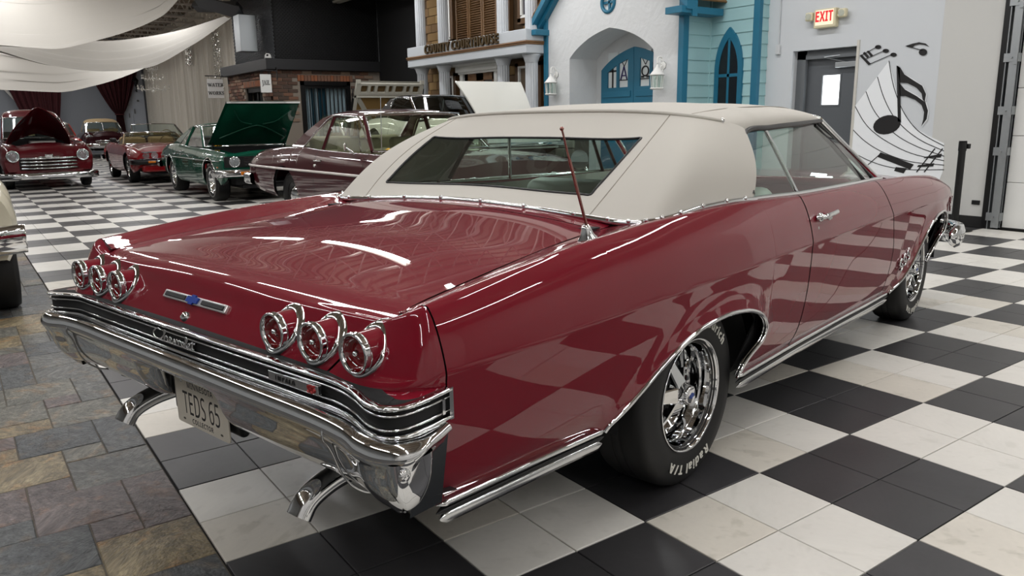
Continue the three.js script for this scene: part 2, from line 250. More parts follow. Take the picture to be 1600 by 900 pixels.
// exit door in its deep opening
const mDoor = std(0x5a5e62, 0.45), mFrame = std(0x63676a, 0.45);
{
  const d = struct('door_1'); d.userData.label = 'grey steel exit door with a small bright window';
  obj('door_leaf', [bx(6.9, 6.945, 0, 2.07, -4.4, -4.16), bx(6.9, 6.945, 0, 2.07, -3.9, -3.62), bx(6.9, 6.945, 0, 1.45, -4.16, -3.9), bx(6.9, 6.945, 1.84, 2.07, -4.16, -3.9)], mDoor, d);
  obj('door_frame', [bx(6.86, 6.95, 0, 2.18, -4.55, -4.4), bx(6.86, 6.95, 2.07, 2.18, -4.55, -3.59), bx(6.82, 6.87, 0, 2.12, -4.44, -4.39), bx(6.82, 6.87, 2.06, 2.12, -4.44, -3.59)], mFrame, d);
  obj('window_pane', bx(6.915, 6.93, 1.45, 1.84, -4.16, -3.9), std(0xffffff, 0.4, { emissive: 0xf4fbff, emissiveIntensity: 1.6 }), d);
  obj('window_bead', [bx(6.892, 6.9, 1.43, 1.45, -4.18, -3.88), bx(6.892, 6.9, 1.84, 1.86, -4.18, -3.88), bx(6.892, 6.9, 1.45, 1.84, -4.18, -4.16), bx(6.892, 6.9, 1.45, 1.84, -3.9, -3.88)], mFrame, d);
  const c = obj('door_closer', [rbx(6.83, 6.9, 1.93, 2.0, -3.95, -3.64, 0.008)], M.galv, d);
  obj('closer_arm', [flatbar([6.85, 2.0, -3.82], [6.78, 2.07, -4.08], 0.02, 0.008), flatbar([6.78, 2.07, -4.08], [6.84, 2.09, -3.84], 0.02, 0.008)], M.galv, d);
  obj('corner_guard', bx(6.735, 6.765, 0, 2.25, -3.595, -3.56), std(0xc9c6bd, 0.5), d);
  const L = new THREE.RectAreaLight(0xf4fbff, 6, 0.26, 0.39); L.position.set(6.88, 1.645, -4.03); L.lookAt(0, 1.645, -4.03); scene.add(L);
}
// exit sign with two emergency heads
{
  const mIv = std(0xd8cfae, 0.5), t = thing('exit_sign', 'cream exit sign with red lettering and twin emergency heads above the grey door', 'exit sign');
  obj('case', rbx(6.66, 6.75, 2.44, 2.68, -4.2, -3.88, 0.015), mIv, t);
  const fc = obj('face', bx(6.655, 6.662, 2.475, 2.665, -4.17, -3.91), std(0xf0e6cc, 0.5, { emissive: 0xfff0d0, emissiveIntensity: 0.25 }), t);
  const x = text('EXIT', 0.115, 0.004); x.scale(0.78, 1.15, 1); x.rotateY(-Math.PI / 2); x.translate(6.655, 2.585, -4.04); obj('lettering', x, std(0xd01822, 0.5, { emissive: 0xd01020, emissiveIntensity: 0.35 }), fc);
  for (const z of [-4.27, -3.79]) { const h = obj('lamp_head', [rb(0.07, 0.11, 0.11, 0.02, 6.68, 2.6, z), cyl(0.02, 0.02, 0.08, 6.71, 2.58, z + (z < -4 ? 0.05 : -0.05), Math.PI / 2)], mIv, t); obj('lens', cyl(0.042, 0.042, 0.012, 6.642, 2.6, z, 0, 0, Math.PI / 2), M.lensClear, h); }
  const cd = thing('conduit_box', 'small white switch box on a thin conduit beside the grey door', 'switch box');
  obj('conduit', bar([6.735, 2.28, -4.78], [6.735, 5.3, -4.78], 0.009), std(0xbfc3c5, 0.5), cd); obj('box', rb(0.04, 0.13, 0.07, 0.006, 6.73, 2.22, -4.78), std(0xc9cccd, 0.5), cd);
}
// music mural cut from vinyl
{
  const Q = {
  staff: [[-3.152,1.964],[-3.096,1.807],[-3.006,1.533],[-2.879,1.298],[-2.744,1.143],[-2.579,1.051],[-2.381,0.963],[-2.362,0.63],[-2.436,0.379],[-3.56,0.22],[-3.572,0.81],[-3.601,1.372]],
  l1: [[-3.152,1.964],[-3.077,1.69],[-2.994,1.494],[-2.887,1.306],[-2.727,1.127],[-2.561,1.021],[-2.378,0.933]],
  l2: [[-3.286,1.778],[-3.188,1.538],[-3.042,1.3],[-2.863,1.127],[-2.651,0.989],[-2.372,0.873]],
  l3: [[-3.425,1.602],[-3.321,1.399],[-3.187,1.238],[-2.961,1.048],[-2.683,0.912],[-2.365,0.812]],
  l4: [[-3.56,1.42],[-3.428,1.232],[-3.304,1.11],[-3.078,0.968],[-2.755,0.832],[-2.36,0.759]],
  l5: [[-3.591,1.142],[-3.38,0.971],[-3.126,0.838],[-2.786,0.737],[-2.355,0.706]],
  l6: [[-3.509,0.812],[-3.306,0.727],[-3.068,0.663],[-2.776,0.635],[-2.35,0.653]],
  stem: [[-3.047,1.896],[-3.004,1.871],[-2.928,1.221],[-2.969,1.221]],
  flag1: [[-3.039,1.895],[-2.996,1.87],[-2.941,1.791],[-2.814,1.709],[-2.706,1.644],[-2.65,1.544],[-2.657,1.454],[-2.682,1.477],[-2.705,1.554],[-2.774,1.624],[-2.89,1.682],[-2.988,1.694]],
  flag2: [[-2.996,1.694],[-2.915,1.607],[-2.765,1.525],[-2.648,1.446],[-2.608,1.348],[-2.614,1.249],[-2.668,1.166],[-2.653,1.25],[-2.653,1.333],[-2.692,1.417],[-2.776,1.48],[-2.9,1.529],[-2.973,1.532]],
  head: [[-2.936,1.229],[-2.931,1.191],[-2.945,1.152],[-2.976,1.116],[-3.022,1.087],[-3.077,1.068],[-3.136,1.061],[-3.192,1.067],[-3.239,1.086],[-3.272,1.116],[-3.287,1.153],[-3.281,1.193],[-3.257,1.232],[-3.216,1.265],[-3.164,1.288],[-3.106,1.301],[-3.048,1.3],[-2.998,1.286],[-2.959,1.262]],
  beam1: [[-3.551,2.053],[-3.526,2.067],[-3.385,1.94],[-3.418,1.926]],
  beam2: [[-3.51,2.082],[-3.485,2.096],[-3.419,2.036],[-3.443,2.014]],
  beam3: [[-3.459,2.102],[-3.434,2.108],[-3.369,2.048],[-3.393,2.026]],
  s1: [[-3.517,2.059],[-3.31,2.152]],
  s2: [[-3.46,2.008],[-3.205,2.098]],
  s3: [[-3.402,1.941],[-3.101,2.045]],
  h1: [[-3.267,2.137],[-3.271,2.126],[-3.286,2.118],[-3.307,2.116],[-3.329,2.121],[-3.345,2.131],[-3.352,2.144],[-3.347,2.156],[-3.332,2.164],[-3.311,2.166],[-3.29,2.161],[-3.274,2.15]],
  h2: [[-3.162,2.083],[-3.167,2.071],[-3.181,2.064],[-3.202,2.062],[-3.223,2.067],[-3.239,2.077],[-3.246,2.09],[-3.241,2.102],[-3.227,2.11],[-3.206,2.111],[-3.185,2.106],[-3.169,2.096]],
  h3: [[-3.059,2.03],[-3.064,2.018],[-3.078,2.01],[-3.098,2.008],[-3.119,2.013],[-3.135,2.023],[-3.142,2.036],[-3.137,2.048],[-3.123,2.056],[-3.103,2.058],[-3.082,2.053],[-3.066,2.043]],
  e_head: [[-2.686,2.033],[-2.689,2.016],[-2.702,2.002],[-2.721,1.996],[-2.744,1.998],[-2.765,2.007],[-2.78,2.022],[-2.787,2.04],[-2.783,2.058],[-2.771,2.071],[-2.751,2.078],[-2.729,2.076],[-2.708,2.066],[-2.693,2.051]],
  e_flag: [[-2.964,2.125],[-2.871,2.147],[-2.794,2.156],[-2.715,2.135],[-2.666,2.094],[-2.729,2.121],[-2.792,2.133],[-2.845,2.123],[-2.867,2.102]],
  e_stem: [[-2.948,2.124],[-2.738,2.055]],
  b_beam: [[-3.16,0.838],[-2.718,0.7],[-2.76,0.636],[-3.198,0.78]],
  b_stem: [[-3.158,0.821],[-3.368,0.626]],
  b_piece: [[-2.942,0.66],[-2.802,0.65],[-2.836,0.585],[-2.962,0.611]],
  sh1: [[-2.48,0.901],[-2.677,0.608]],
  sh2: [[-2.39,0.902],[-2.583,0.612]],
  sh3: [[-2.586,0.798],[-2.391,0.842],[-2.401,0.796],[-2.607,0.782]],
  sh4: [[-2.662,0.695],[-2.47,0.725],[-2.482,0.686],[-2.675,0.671]],
  };
  const wh = std(0xeef1f3, 0.6), bk = std(0x110f10, 0.6), t = thing('music_mural', 'black notes on a white curving music staff beside the grey door', 'mural');
  const flat = (pts, x, d, smooth) => { let p = pts; if (smooth) p = new THREE.CatmullRomCurve3(pts.map(([a, b]) => V(a, b, 0)), true, 'centripetal').getPoints(40).map((q) => [q.x, q.y]); const g = ext(shp(p.map(([z, y]) => [z, y])), d); g.rotateY(-Math.PI / 2); g.translate(x, 0, 0); return g; };
  const line = (pts, w, x) => { const c = new THREE.CatmullRomCurve3(pts.map(([a, b]) => V(a, b, 0)), false, 'centripetal').getPoints(24), L = [], R = []; c.forEach((p, i) => { const a = c[Math.max(0, i - 1)], b = c[Math.min(c.length - 1, i + 1)], d = V(b.x - a.x, b.y - a.y, 0).normalize(); L.push([p.x - d.y * w / 2, p.y + d.x * w / 2]); R.unshift([p.x + d.y * w / 2, p.y - d.x * w / 2]); }); return flat([...L, ...R], x, 0.002); };
  // shapes are laid out in (z, y); turned so that z runs along the wall
  obj('staff_panel', flat(Q.staff.map(([z, y]) => [z, y]), 6.7445, 0.003), wh, t);
  for (const k of ['l1', 'l2', 'l3', 'l4', 'l5', 'l6']) obj('staff_line', line(Q[k], 0.009, 6.741), bk, t);
  const grow = (p, s) => { const cx = p.reduce((a, q) => a + q[0], 0) / p.length, cy = p.reduce((a, q) => a + q[1], 0) / p.length; return p.map(([x, y]) => { const d = Math.hypot(x - cx, y - cy) || 1; return [x + (x - cx) / d * s, y + (y - cy) / d * s]; }); };
  const halo = (g) => g;
  obj('note_outline', [flat(grow(Q.head, 0.014), 6.7405, 0.001), flat(grow(Q.flag1, 0.013), 6.7405, 0.001), flat(grow(Q.flag2, 0.013), 6.7405, 0.001), flat(grow(Q.stem, 0.014), 6.7405, 0.001)], std(0xe9ecee, 0.6), t);
  obj('sixteenth_note', [flat(Q.head, 6.739, 0.002), flat(Q.stem, 6.739, 0.002), flat(Q.flag1, 6.739, 0.002), flat(Q.flag2, 6.739, 0.002)], bk, t);
  obj('beamed_notes', ['beam1', 'beam2', 'beam3', 'h1', 'h2', 'h3'].map((k) => flat(Q[k], 6.742, 0.002)).concat(['s1', 's2', 's3'].map((k) => line(Q[k], 0.008, 6.742))), bk, t);
  obj('eighth_note', [flat(Q.e_head, 6.742, 0.002), flat(Q.e_flag, 6.742, 0.002), line(Q.e_stem, 0.008, 6.742)], bk, t);
  obj('beamed_notes', [flat(Q.b_beam, 6.739, 0.002), flat(Q.b_piece, 6.739, 0.002), line(Q.b_stem, 0.01, 6.739)], bk, t);
  obj('sharp_sign', [line(Q.sh1, 0.014, 6.739), line(Q.sh2, 0.014, 6.739), flat(Q.sh3, 6.738, 0.002), flat(Q.sh4, 6.738, 0.002)], bk, t);
}
// stanchion
{
  const t = thing('stanchion', 'black belt barrier post on a round base in front of the wall', 'stanchion', [6.32, 0, -1.97]);
  obj('base', lathe([[0, 0], [0.185, 0], [0.185, 0.018], [0.17, 0.03], [0.06, 0.045], [0.04, 0.06], [0, 0.06]], 40), M.black, t);
  obj('post', cyl(0.038, 0.038, 0.86, 0, 0.49, 0), M.blackSatin, t);
  const h = obj('belt_head', [cyl(0.043, 0.043, 0.1, 0, 0.95, 0), cyl(0.036, 0.043, 0.012, 0, 1.004, 0)], M.blackSatin, t); obj('belt_clip', rb(0.05, 0.055, 0.05, 0.006, 0.04, 0.95, 0.035), M.blackSatin, h);
}
// overhead door at the right with its steel track
{
  const d = struct('door_2'); d.userData.label = 'white sectional overhead door with galvanised track';
  for (let k = 0; k < 6; k++) { const y = 0.02 + k * 0.52; obj('panel', rbx(6.78, 6.83, y, y + 0.515, -1.66, 1.9, 0.006), M.white, d); }
  obj('bottom_seal', bx(6.77, 6.83, 0, 0.025, -1.68, 1.9), M.rubber, d);
  obj('jamb', [bx(6.72, 6.78, 0, 3.3, -1.86, -1.8)], M.blackSatin, d);
  const tr = obj('track', [bx(6.69, 6.755, 0.02, 3.3, -1.745, -1.735), bx(6.69, 6.7, 0.02, 3.3, -1.735, -1.665), bx(6.745, 6.755, 0.02, 3.3, -1.735, -1.665), bx(6.70, 6.77, 0.0, 3.3, -1.79, -1.78)], M.galv, d);
  for (const y of [0.1, 0.84, 1.29, 1.86, 2.45, 3.0]) obj('bracket', [bx(6.68, 6.78, y, y + 0.09, -1.8, -1.66), cyl(0.012, 0.012, 0.02, 6.675, y + 0.045, -1.72, 0, 0, Math.PI / 2, 8), bx(6.675, 6.69, y - 0.03, y + 0.12, -1.7, -1.66)], M.galv, d);
  obj('outlet', rb(0.012, 0.05, 0.09, 0.004, 6.738, 0.29, -1.95), M.black, d);
}
// ------------------------------------------------------------------ the toy town along the long wall
const mStucco = std(0xd6d8d8, 0.85, { bumpMap: stuccoBump, bumpScale: 0.012 }), mBlue = std(0x1c6a86, 0.45), mSiding = std(0x9cc3c6, 0.6), mPaneDark = std(0x15161a, 0.25), mLead = std(0x1a1a1d, 0.4), mMilk = std(0xdfe6e6, 0.3);
// in these groups x is depth (towards -X is out of the wall), shapes are drawn in (z, y)
const wallShape = (s, depth, x) => { const g = ext(s, depth, 0, 20); g.rotateY(-Math.PI / 2); g.translate(x + depth, 0, 0); return g; };
const archShape = (z0, z1, yb, ys, yt, k = 0.5) => { const c = (z0 + z1) / 2, s = new THREE.Shape(); s.moveTo(z0, yb); s.lineTo(z0, ys); s.quadraticCurveTo(lerp(z0, c, 0.36), lerp(ys, yt, k + 0.42), c, yt); s.quadraticCurveTo(lerp(z1, c, 0.36), lerp(ys, yt, k + 0.42), z1, ys); s.lineTo(z1, yb); s.closePath(); return s; };
{
  const t = thing('church_facade', 'white stucco chapel front with blue trim, arched porch and pale blue clapboard tower', 'building');
  const zl = -8.98, zr = -5.86, zc = -7.42, ye = 3.06, slope = 0.98, top = ye + (zc - zl) * slope;
  const s = shp([[zl, 0], [zr, 0], [zr, ye], [zc, top], [zl, ye]]);
  s.holes.push(archShape(-8.385, -6.4, 0.02, 2.315, 2.73, 0.35)); const rw = new THREE.Path(); rw.absarc(zc, 3.12, 0.13, 0, Math.PI * 2, true); s.holes.push(rw);
  obj('porch_wall', metric(wallShape(s, 0.62, 5.92), 0.9), mStucco, t);
  obj('alcove_back', metric(bx(6.54, 6.62, 0, 4, zl, zr), 0.9), mStucco, t);
  obj('gable_window', [torus(0.15, 0.03, 5.92, 3.12, zc, 0, Math.PI / 2, 0, 32, 8), box(0.03, 0.3, 0.035, 5.95, 3.12, zc), box(0.03, 0.035, 0.3, 5.95, 3.12, zc)], mBlue, t);
  obj('gable_pane', cyl(0.14, 0.14, 0.01, 5.97, 3.12, zc, 0, 0, Math.PI / 2), mMilk, t);
  for (const z of [zl - 0.035, zr + 0.03]) obj('corner_board', rbx(5.885, 6.0, 0, ye, z - 0.05, z + 0.05, 0.006), mBlue, t);
  // rakes with a dentil strip, then the shingled slopes
  for (const sg of [-1, 1]) {
    const ez = zc + sg * (zc - zl + 0.3), ey = ye - 0.3 * slope;
    const rake = (dx0, dx1, dn0, dn1) => { const L = [[ez, ey + dn1], [zc, top + dn1], [zc, top + dn0], [ez, ey + dn0]]; const g = ext(shp(L), dx1 - dx0); g.rotateY(-Math.PI / 2); g.translate(5.92 - dx0, 0, 0); return g; };
    obj('rake_board', [rake(0.0, 0.22, 0.03, 0.15), rake(0.0, 0.1, -0.06, 0.03)], mBlue, t);
    const dn = []; for (let k = 0; k < 40; k++) { const f = 0.02 + k / 41; dn.push(box(0.04, 0.045, 0.03, 5.87, lerp(ey, top, f) - 0.02, lerp(ez, zc, f), sg * -0.77)); } obj('dentils', dn, mBlue, t).userData.kind = 'stuff';
    obj('eave_box', [rbx(5.62, 6.5, ey - 0.02, ey + 0.075, ez - 0.02, ez + sg * -0.34, 0.006)], mBlue, t);
    const mSh = std(0x7c5c38, 0.85); for (let k = 0; k < 9; k++) { const f = k / 12, f1 = (k + 1.35) / 12, a = V(0, lerp(ey, top, f) + 0.165, lerp(ez, zc, f)), b = V(0, lerp(ey, top, f1) + 0.155, lerp(ez, zc, f1)); const d = Math.hypot(b.y - a.y, b.z - a.z); for (let q = 0; q < 7; q++) obj('shingle', box(0.122, 0.02, d, 5.76 + q * 0.126, (a.y + b.y) / 2 + rr(0, 0.006), (a.z + b.z) / 2, -Math.atan2(b.y - a.y, b.z - a.z)), mSh, t); }
  }
  // doors in the alcove
  const zd0 = -8.2, zd1 = -6.6, dc = -7.4;
  const full = archShape(zd0, zd1, 0.02, 2.12, 2.46, 0.3), outline = full.getPoints(18).map((p) => [p.x, p.y]);
  const yTop = (z) => { let b = 0; for (let i = 0; i < outline.length; i++) { const [za, ya] = outline[i], [zb2, yb2] = outline[(i + 1) % outline.length]; if ((za - z) * (zb2 - z) <= 0 && Math.abs(za - zb2) > 1e-6) b = Math.max(b, lerp(ya, yb2, (z - za) / (zb2 - za))); } return b; };
  for (const sg of [-1, 1]) {
    const a = sg < 0 ? zd0 : dc + 0.004, b = sg < 0 ? dc - 0.004 : zd1, P = [[a, 0.02], [b, 0.02]]; for (let k = 0; k <= 16; k++) { const z = lerp(b, a, k / 16); P.push([z, yTop(clamp(z, zd0 + 0.002, zd1 - 0.002))]); }
    const sh = shp(P), wins = [[dc + sg * 0.14, dc + sg * 0.36], [dc + sg * 0.42, dc + sg * 0.64]];
    wins.forEach(([p, q]) => { const z0 = Math.min(p, q), z1 = Math.max(p, q), h = new THREE.Path(); h.moveTo(z0, 1.82); h.lineTo(z1, 1.82); h.lineTo(z1, yTop(z1) - 0.155); h.lineTo(z0, yTop(z0) - 0.155); h.closePath(); sh.holes.push(h); });
    const leaf = obj('door', wallShape(sh, 0.05, 6.485), mBlue, t);
    wins.forEach(([p, q], n) => {
      const z0 = Math.min(p, q), z1 = Math.max(p, q), c = (z0 + z1) / 2; obj('pane', bx(6.51, 6.515, 1.81, 2.4, z0 - 0.01, z1 + 0.01), mMilk, leaf);
      if (n === 1) obj('cross', [bx(6.5, 6.512, 1.82, 2.25, c - 0.016, c + 0.016), bx(6.5, 6.512, 2.08, 2.11, z0, z1)], mLead, leaf);
      else { for (const g of [flatbar([6.505, 2.16, c], [6.505, 2.32, z0], 0.008, 0.01), flatbar([6.505, 2.16, c], [6.505, 2.32, z1], 0.008, 0.01), bx(6.5, 6.51, 1.93, 1.945, z0, z1)]) obj('leading', g, mLead, leaf);
        obj('letter', sg < 0 ? [flatbar([6.5, 2.16, c], [6.5, 1.945, c - 0.075], 0.02, 0.012), flatbar([6.5, 2.16, c], [6.5, 1.945, c + 0.075], 0.02, 0.012), bx(6.495, 6.505, 2.0, 2.02, c - 0.05, c + 0.05)] : [mv(new THREE.TorusGeometry(0.075, 0.012, 6, 24), 6.5, 2.06, c, 0, Math.PI / 2), bx(6.495, 6.505, 1.955, 1.985, c - 0.09, c - 0.03), bx(6.495, 6.505, 1.955, 1.985, c + 0.03, c + 0.09)], sg < 0 ? std(0x2a2263, 0.4) : mLead, leaf); }
    });
    obj('rail', [rbx(6.47, 6.49, 1.66, 1.76, Math.min(a, b) + 0.06, Math.max(a, b) - 0.06, 0.004), rbx(6.474, 6.49, 0.2, 1.55, Math.min(a, b) + 0.14, Math.max(a, b) - 0.14, 0.01)], mBlue, leaf);
  }
  // clapboard: porch side, tower face, tower end
  const face = (n, f) => { for (let k = 0; k < n; k++) obj('clapboard', f(0.0 + k * 0.178), mSiding, t); };
  const lap = (w, y) => { const g = ext(shp([[0, y], [-0.022, y], [-0.006, y + 0.18], [0, y + 0.18]]), w); return g; };
  face(16, (y) => { const g = lap(0.64, y); g.rotateY(Math.PI / 2); g.translate(5.925, 0, -5.85); return mv(g, 0, 0, 0.0); });
  obj('porch_side', bx(5.93, 6.56, 0, ye, -5.9, -5.853), mSiding, t);
  face(26, (y) => { const g = lap(0.82, y); g.translate(6.556, 0, -5.85); return g; });
  face(26, (y) => { const g = lap(0.2, y); g.rotateY(Math.PI / 2); g.translate(6.56, 0, -4.99); return g; });
  obj('tower_wall', bx(6.556, 6.75, 0, 4.7, -5.85, -4.995), mSiding, t);
  obj('inside_corner', rbx(6.52, 6.56, 0, 4.6, -5.86, -5.825, 0.006), mSiding, t);
  obj('corner_board', rbx(6.525, 6.6, 0, 4.7, -5.07, -4.965, 0.006), mBlue, t);
  // lancet window
  const lan = (z0, z1, yb, ys, yt) => { const c = (z0 + z1) / 2, q = new THREE.Shape(); q.moveTo(z0, yb); q.lineTo(z0, ys); q.quadraticCurveTo(z0 + 0.02, lerp(ys, yt, 0.65), c, yt); q.quadraticCurveTo(z1 - 0.02, lerp(ys, yt, 0.65), z1, ys); q.lineTo(z1, yb); q.closePath(); return q; };
  const fr = lan(-5.715, -5.215, 1.1, 2.02, 2.58); fr.holes.push(lan(-5.64, -5.29, 1.17, 2.0, 2.43)); const lw = obj('lancet_window', [wallShape(fr, 0.06, 6.505), bx(6.512, 6.55, 1.15, 2.46, -5.485, -5.445), bx(6.512, 6.55, 1.88, 1.925, -5.65, -5.28)], mBlue, t);
  obj('pane', wallShape(lan(-5.65, -5.28, 1.15, 2.0, 2.44), 0.01, 6.516), mPaneDark, lw);
}
// wall lanterns
function lantern(z, label) {
  const t = thing('wall_lantern', label, 'lantern', [5.918, 1.72, z], 0, 'white lanterns beside the chapel arch');
  const w = M.white;
  obj('backplate', lathe([[0, 0], [0.06, 0], [0.05, 0.02], [0, 0.025]], 20).rotateZ(Math.PI / 2).translate(0, 0.35, 0), w, t);
  obj('arm', [tube([[0, 0.36, 0], [-0.05, 0.47, 0], [-0.12, 0.46, 0], [-0.13, 0.38, 0]], 0.011), tube([[0, 0.3, 0], [-0.04, 0.26, 0.0], [-0.06, 0.33, 0], [-0.02, 0.36, 0]], 0.008), torus(0.03, 0.007, -0.05, 0.4, 0)], w, t);
  obj('roof', [lathe([[0, 0.36], [0.012, 0.36], [0.018, 0.33], [0.04, 0.31], [0.05, 0.29], [0.1, 0.23], [0.112, 0.22], [0.112, 0.205], [0, 0.205]], 8).translate(-0.13, 0, 0), sph(0.014, -0.13, 0.385, 0)], w, t);
  const cg = [lathe([[0, 0], [0.085, 0], [0.1, 0.015], [0.1, 0.03], [0, 0.03]], 8).translate(-0.13, 0, 0)]; for (let k = 0; k < 8; k++) { const a = k / 8 * Math.PI * 2; cg.push(bar([-0.13 + Math.cos(a) * 0.082, 0.03, Math.sin(a) * 0.082], [-0.13 + Math.cos(a) * 0.094, 0.21, Math.sin(a) * 0.094], 0.006, 5)); } obj('cage', cg, w, t);
  obj('glass', lathe([[0.078, 0.03], [0.09, 0.205]], 8).translate(-0.13, 0, 0), M.glass, t);
  obj('bulb', [sph(0.028, -0.13, 0.15, 0, 1, 1.5, 1), cyl(0.014, 0.014, 0.05, -0.13, 0.185, 0)], M.white, t);
}
lantern(-8.74, 'white caged wall lantern left of the chapel arch'); lantern(-6.19, 'white caged wall lantern right of the chapel arch');

// ---- courthouse
{
  const t = thing('courthouse_facade', 'county courthouse front with white fluted columns, balcony band and tan stone blocks', 'building');
  const mSt = [std(0x8c6f45, 0.85), std(0x9a7d50, 0.85), std(0x7c6140, 0.85), std(0xa68a5c, 0.85)], mBrown = std(0x5f4326, 0.6), mLou = std(0x73532f, 0.6), mCol = std(0xc3c7cb, 0.4), mBand = std(0xbfc4c8, 0.5), X = 6.1;
  obj('backing', bx(X + 0.02, 6.4, 0, 5.3, -13.7, -9.0), std(0x54402a, 0.9), t);
  const holes = [[-12.28, -10.72, 2.86, 5], [-12.12, -10.66, 0, 2.5], [-12.9, -12.32, 1.3, 2.32], [-10.2, -9.34, 1.2, 2.4], [-12.8, -12.38, 2.95, 5], [-10.05, -9.4, 3.05, 5], [-10.7, -10.22, 2.85, 5]];
  let count = 0;
  for (let y = 1.1, r = 0; y < 4.1; y += 0.175, r++) for (let z = -13.65 + (r % 2) * 0.13; z < -9.05;) { const w = rr(0.2, 0.42), z1 = Math.min(z + w, -9.02); const c = (z + z1) / 2, m = y + 0.085; if (!holes.some((h) => z1 > h[0] + 0.02 && z < h[1] - 0.02 && y + 0.17 > h[2] && y < h[3]) && !(m > 2.45 && m < 2.84) && z1 - z > 0.06 && count < 300) { count++; obj('stone_block', rbx(X - 0.012 - rr(0, 0.012), X + 0.03, y + 0.004, y + 0.171, z + 0.004, z1 - 0.004, 0.008, 1), mSt[Math.floor(rnd() * 4)], t); } z = z1; }
  obj('side_wall', bx(X, 6.75, 0, 5.3, -13.75, -13.65), mBrown, t);
  // balcony
  obj('balcony_band', [rbx(5.5, 6.1, 2.66, 2.86, -13.41, -9.06, 0.012), rbx(5.5, 6.1, 2.45, 2.6, -13.41, -9.06, 0.012), bx(5.53, 6.1, 2.44, 2.86, -13.38, -9.09)], mBand, t);
  obj('band_stripe', [rbx(5.485, 6.08, 2.6, 2.63, -13.425, -9.045, 0.01), rbx(5.475, 6.08, 2.63, 2.66, -13.435, -9.035, 0.01)], std(0x7a5836, 0.5), t);
  const bandBack = 0;
  { const g = text('COUNTY COURTHOUSE', 0.175, 0.03, fontBold, 0.004); g.scale(1.0, 0.95, 1); g.computeBoundingBox(); const w = g.boundingBox.max.x - g.boundingBox.min.x; g.scale(2.72 / w, 1, 1); g.rotateY(-Math.PI / 2); g.translate(5.495, 2.765, -11.24); obj('lettering', g, std(0x463414, 0.4, { metalness: 0.5 }), t); }
  // fluted columns
  const flute = (r, h, y) => { const P = []; for (let k = 0; k < 96; k++) { const a = k / 96 * Math.PI * 2, q = r * (1 - 0.1 * Math.pow(Math.abs(Math.sin(a * 8)), 0.8)); P.push([Math.cos(a) * q, Math.sin(a) * q]); } const g = ext(shp(P), h); g.rotateX(-Math.PI / 2); g.translate(0, y, 0); return g; };
  const shaftLow = join([flute(0.115, 2.36, 0), lathe([[0.115, 2.3], [0.125, 2.33], [0.15, 2.4], [0.17, 2.42], [0.17, 2.45], [0, 2.45]], 28)]), shaftUp = join([flute(0.11, 2.2, 2.86)]);
  for (const z of [-13.22, -12.28, -10.12, -9.24]) { const g = new THREE.Mesh(shaftLow, mCol); g.name = 'column'; g.position.set(5.75, 0, z); t.add(g); const q = new THREE.Mesh(shaftUp, mCol); q.name = 'upper_column'; q.position.set(5.75, 0, z); t.add(q); for (const m of [g, q]) m.castShadow = m.receiveShadow = true; }
  // louvred shutters above
  for (let k = 0; k < 3; k++) { const z0 = -12.26 + k * 0.51, z1 = z0 + 0.49, p = obj('shutter', [bx(X - 0.05, X, 2.86, 4.6, z0, z0 + 0.05), bx(X - 0.05, X, 2.86, 4.6, z1 - 0.05, z1), bx(X - 0.02, X, 2.86, 4.6, z0, z1), bx(X - 0.05, X, 2.86, 2.92, z0, z1)], mLou, t); const s = []; for (let y = 2.94; y < 4.55; y += 0.045) s.push(box(0.045, 0.008, z1 - z0 - 0.1, X - 0.03, y, (z0 + z1) / 2, 0, 0, -0.6)); obj('slats', s, mLou, p).userData.kind = 'stuff'; }
  obj('pilaster', [bx(X - 0.09, X, 2.86, 5, -10.7, -10.6), bx(X - 0.06, X, 2.86, 5, -10.56, -10.4), bx(X - 0.09, X, 2.86, 5, -10.36, -10.26)], mBrown, t);
  const sash = (z0, z1, y0, y1, brown) => { const f = obj('window', [bx(X - 0.06, X + 0.02, y0 - 0.1, y1 + 0.1, z0 - 0.13, z0 - 0.03), bx(X - 0.06, X + 0.02, y0 - 0.1, y1 + 0.1, z1 + 0.03, z1 + 0.13), bx(X - 0.06, X + 0.02, y1 + 0.03, y1 + 0.13, z0 - 0.13, z1 + 0.13), bx(X - 0.06, X + 0.02, y0 - 0.13, y0 - 0.03, z0 - 0.13, z1 + 0.13)], mBrown, t); obj('sash', [bx(X - 0.07, X, y0, y1, z0 - 0.03, z0 + 0.02), bx(X - 0.07, X, y0, y1, z1 - 0.02, z1 + 0.03), bx(X - 0.07, X, y1, y1 + 0.04, z0 - 0.03, z1 + 0.03), bx(X - 0.07, X, y0 - 0.03, y0 + 0.02, z0 - 0.03, z1 + 0.03), bx(X - 0.06, X, (y0 + y1) / 2 - 0.015, (y0 + y1) / 2 + 0.015, z0, z1), bx(X - 0.06, X, y0, y1, (z0 + z1) / 2 - 0.01, (z0 + z1) / 2 + 0.01)], M.white, f); obj('pane', bx(X - 0.03, X - 0.025, y0, y1, z0, z1), std(brown, 0.2), f); };
  sash(-12.78, -12.44, 1.3, 2.2, 0x3c3433); sash(-10.02, -9.48, 1.2, 2.25, 0x6b5a48); sash(-12.68, -12.5, 3.02, 4.4, 0x332d33); sash(-9.92, -9.55, 3.18, 4.4, 0x3a3540);
  // entrance
  const e = obj('entrance_surround', [bx(X - 0.1, X, 0, 2.28, -12.08, -11.97), bx(X - 0.1, X, 0, 2.28, -10.81, -10.7), rbx(X - 0.16, X, 2.28, 2.4, -12.16, -10.62, 0.01), rbx(X - 0.12, X, 2.24, 2.3, -12.12, -10.66, 0.01), rbx(X - 0.22, X, 2.4, 2.45, -12.26, -10.52, 0.01)], M.white, t);
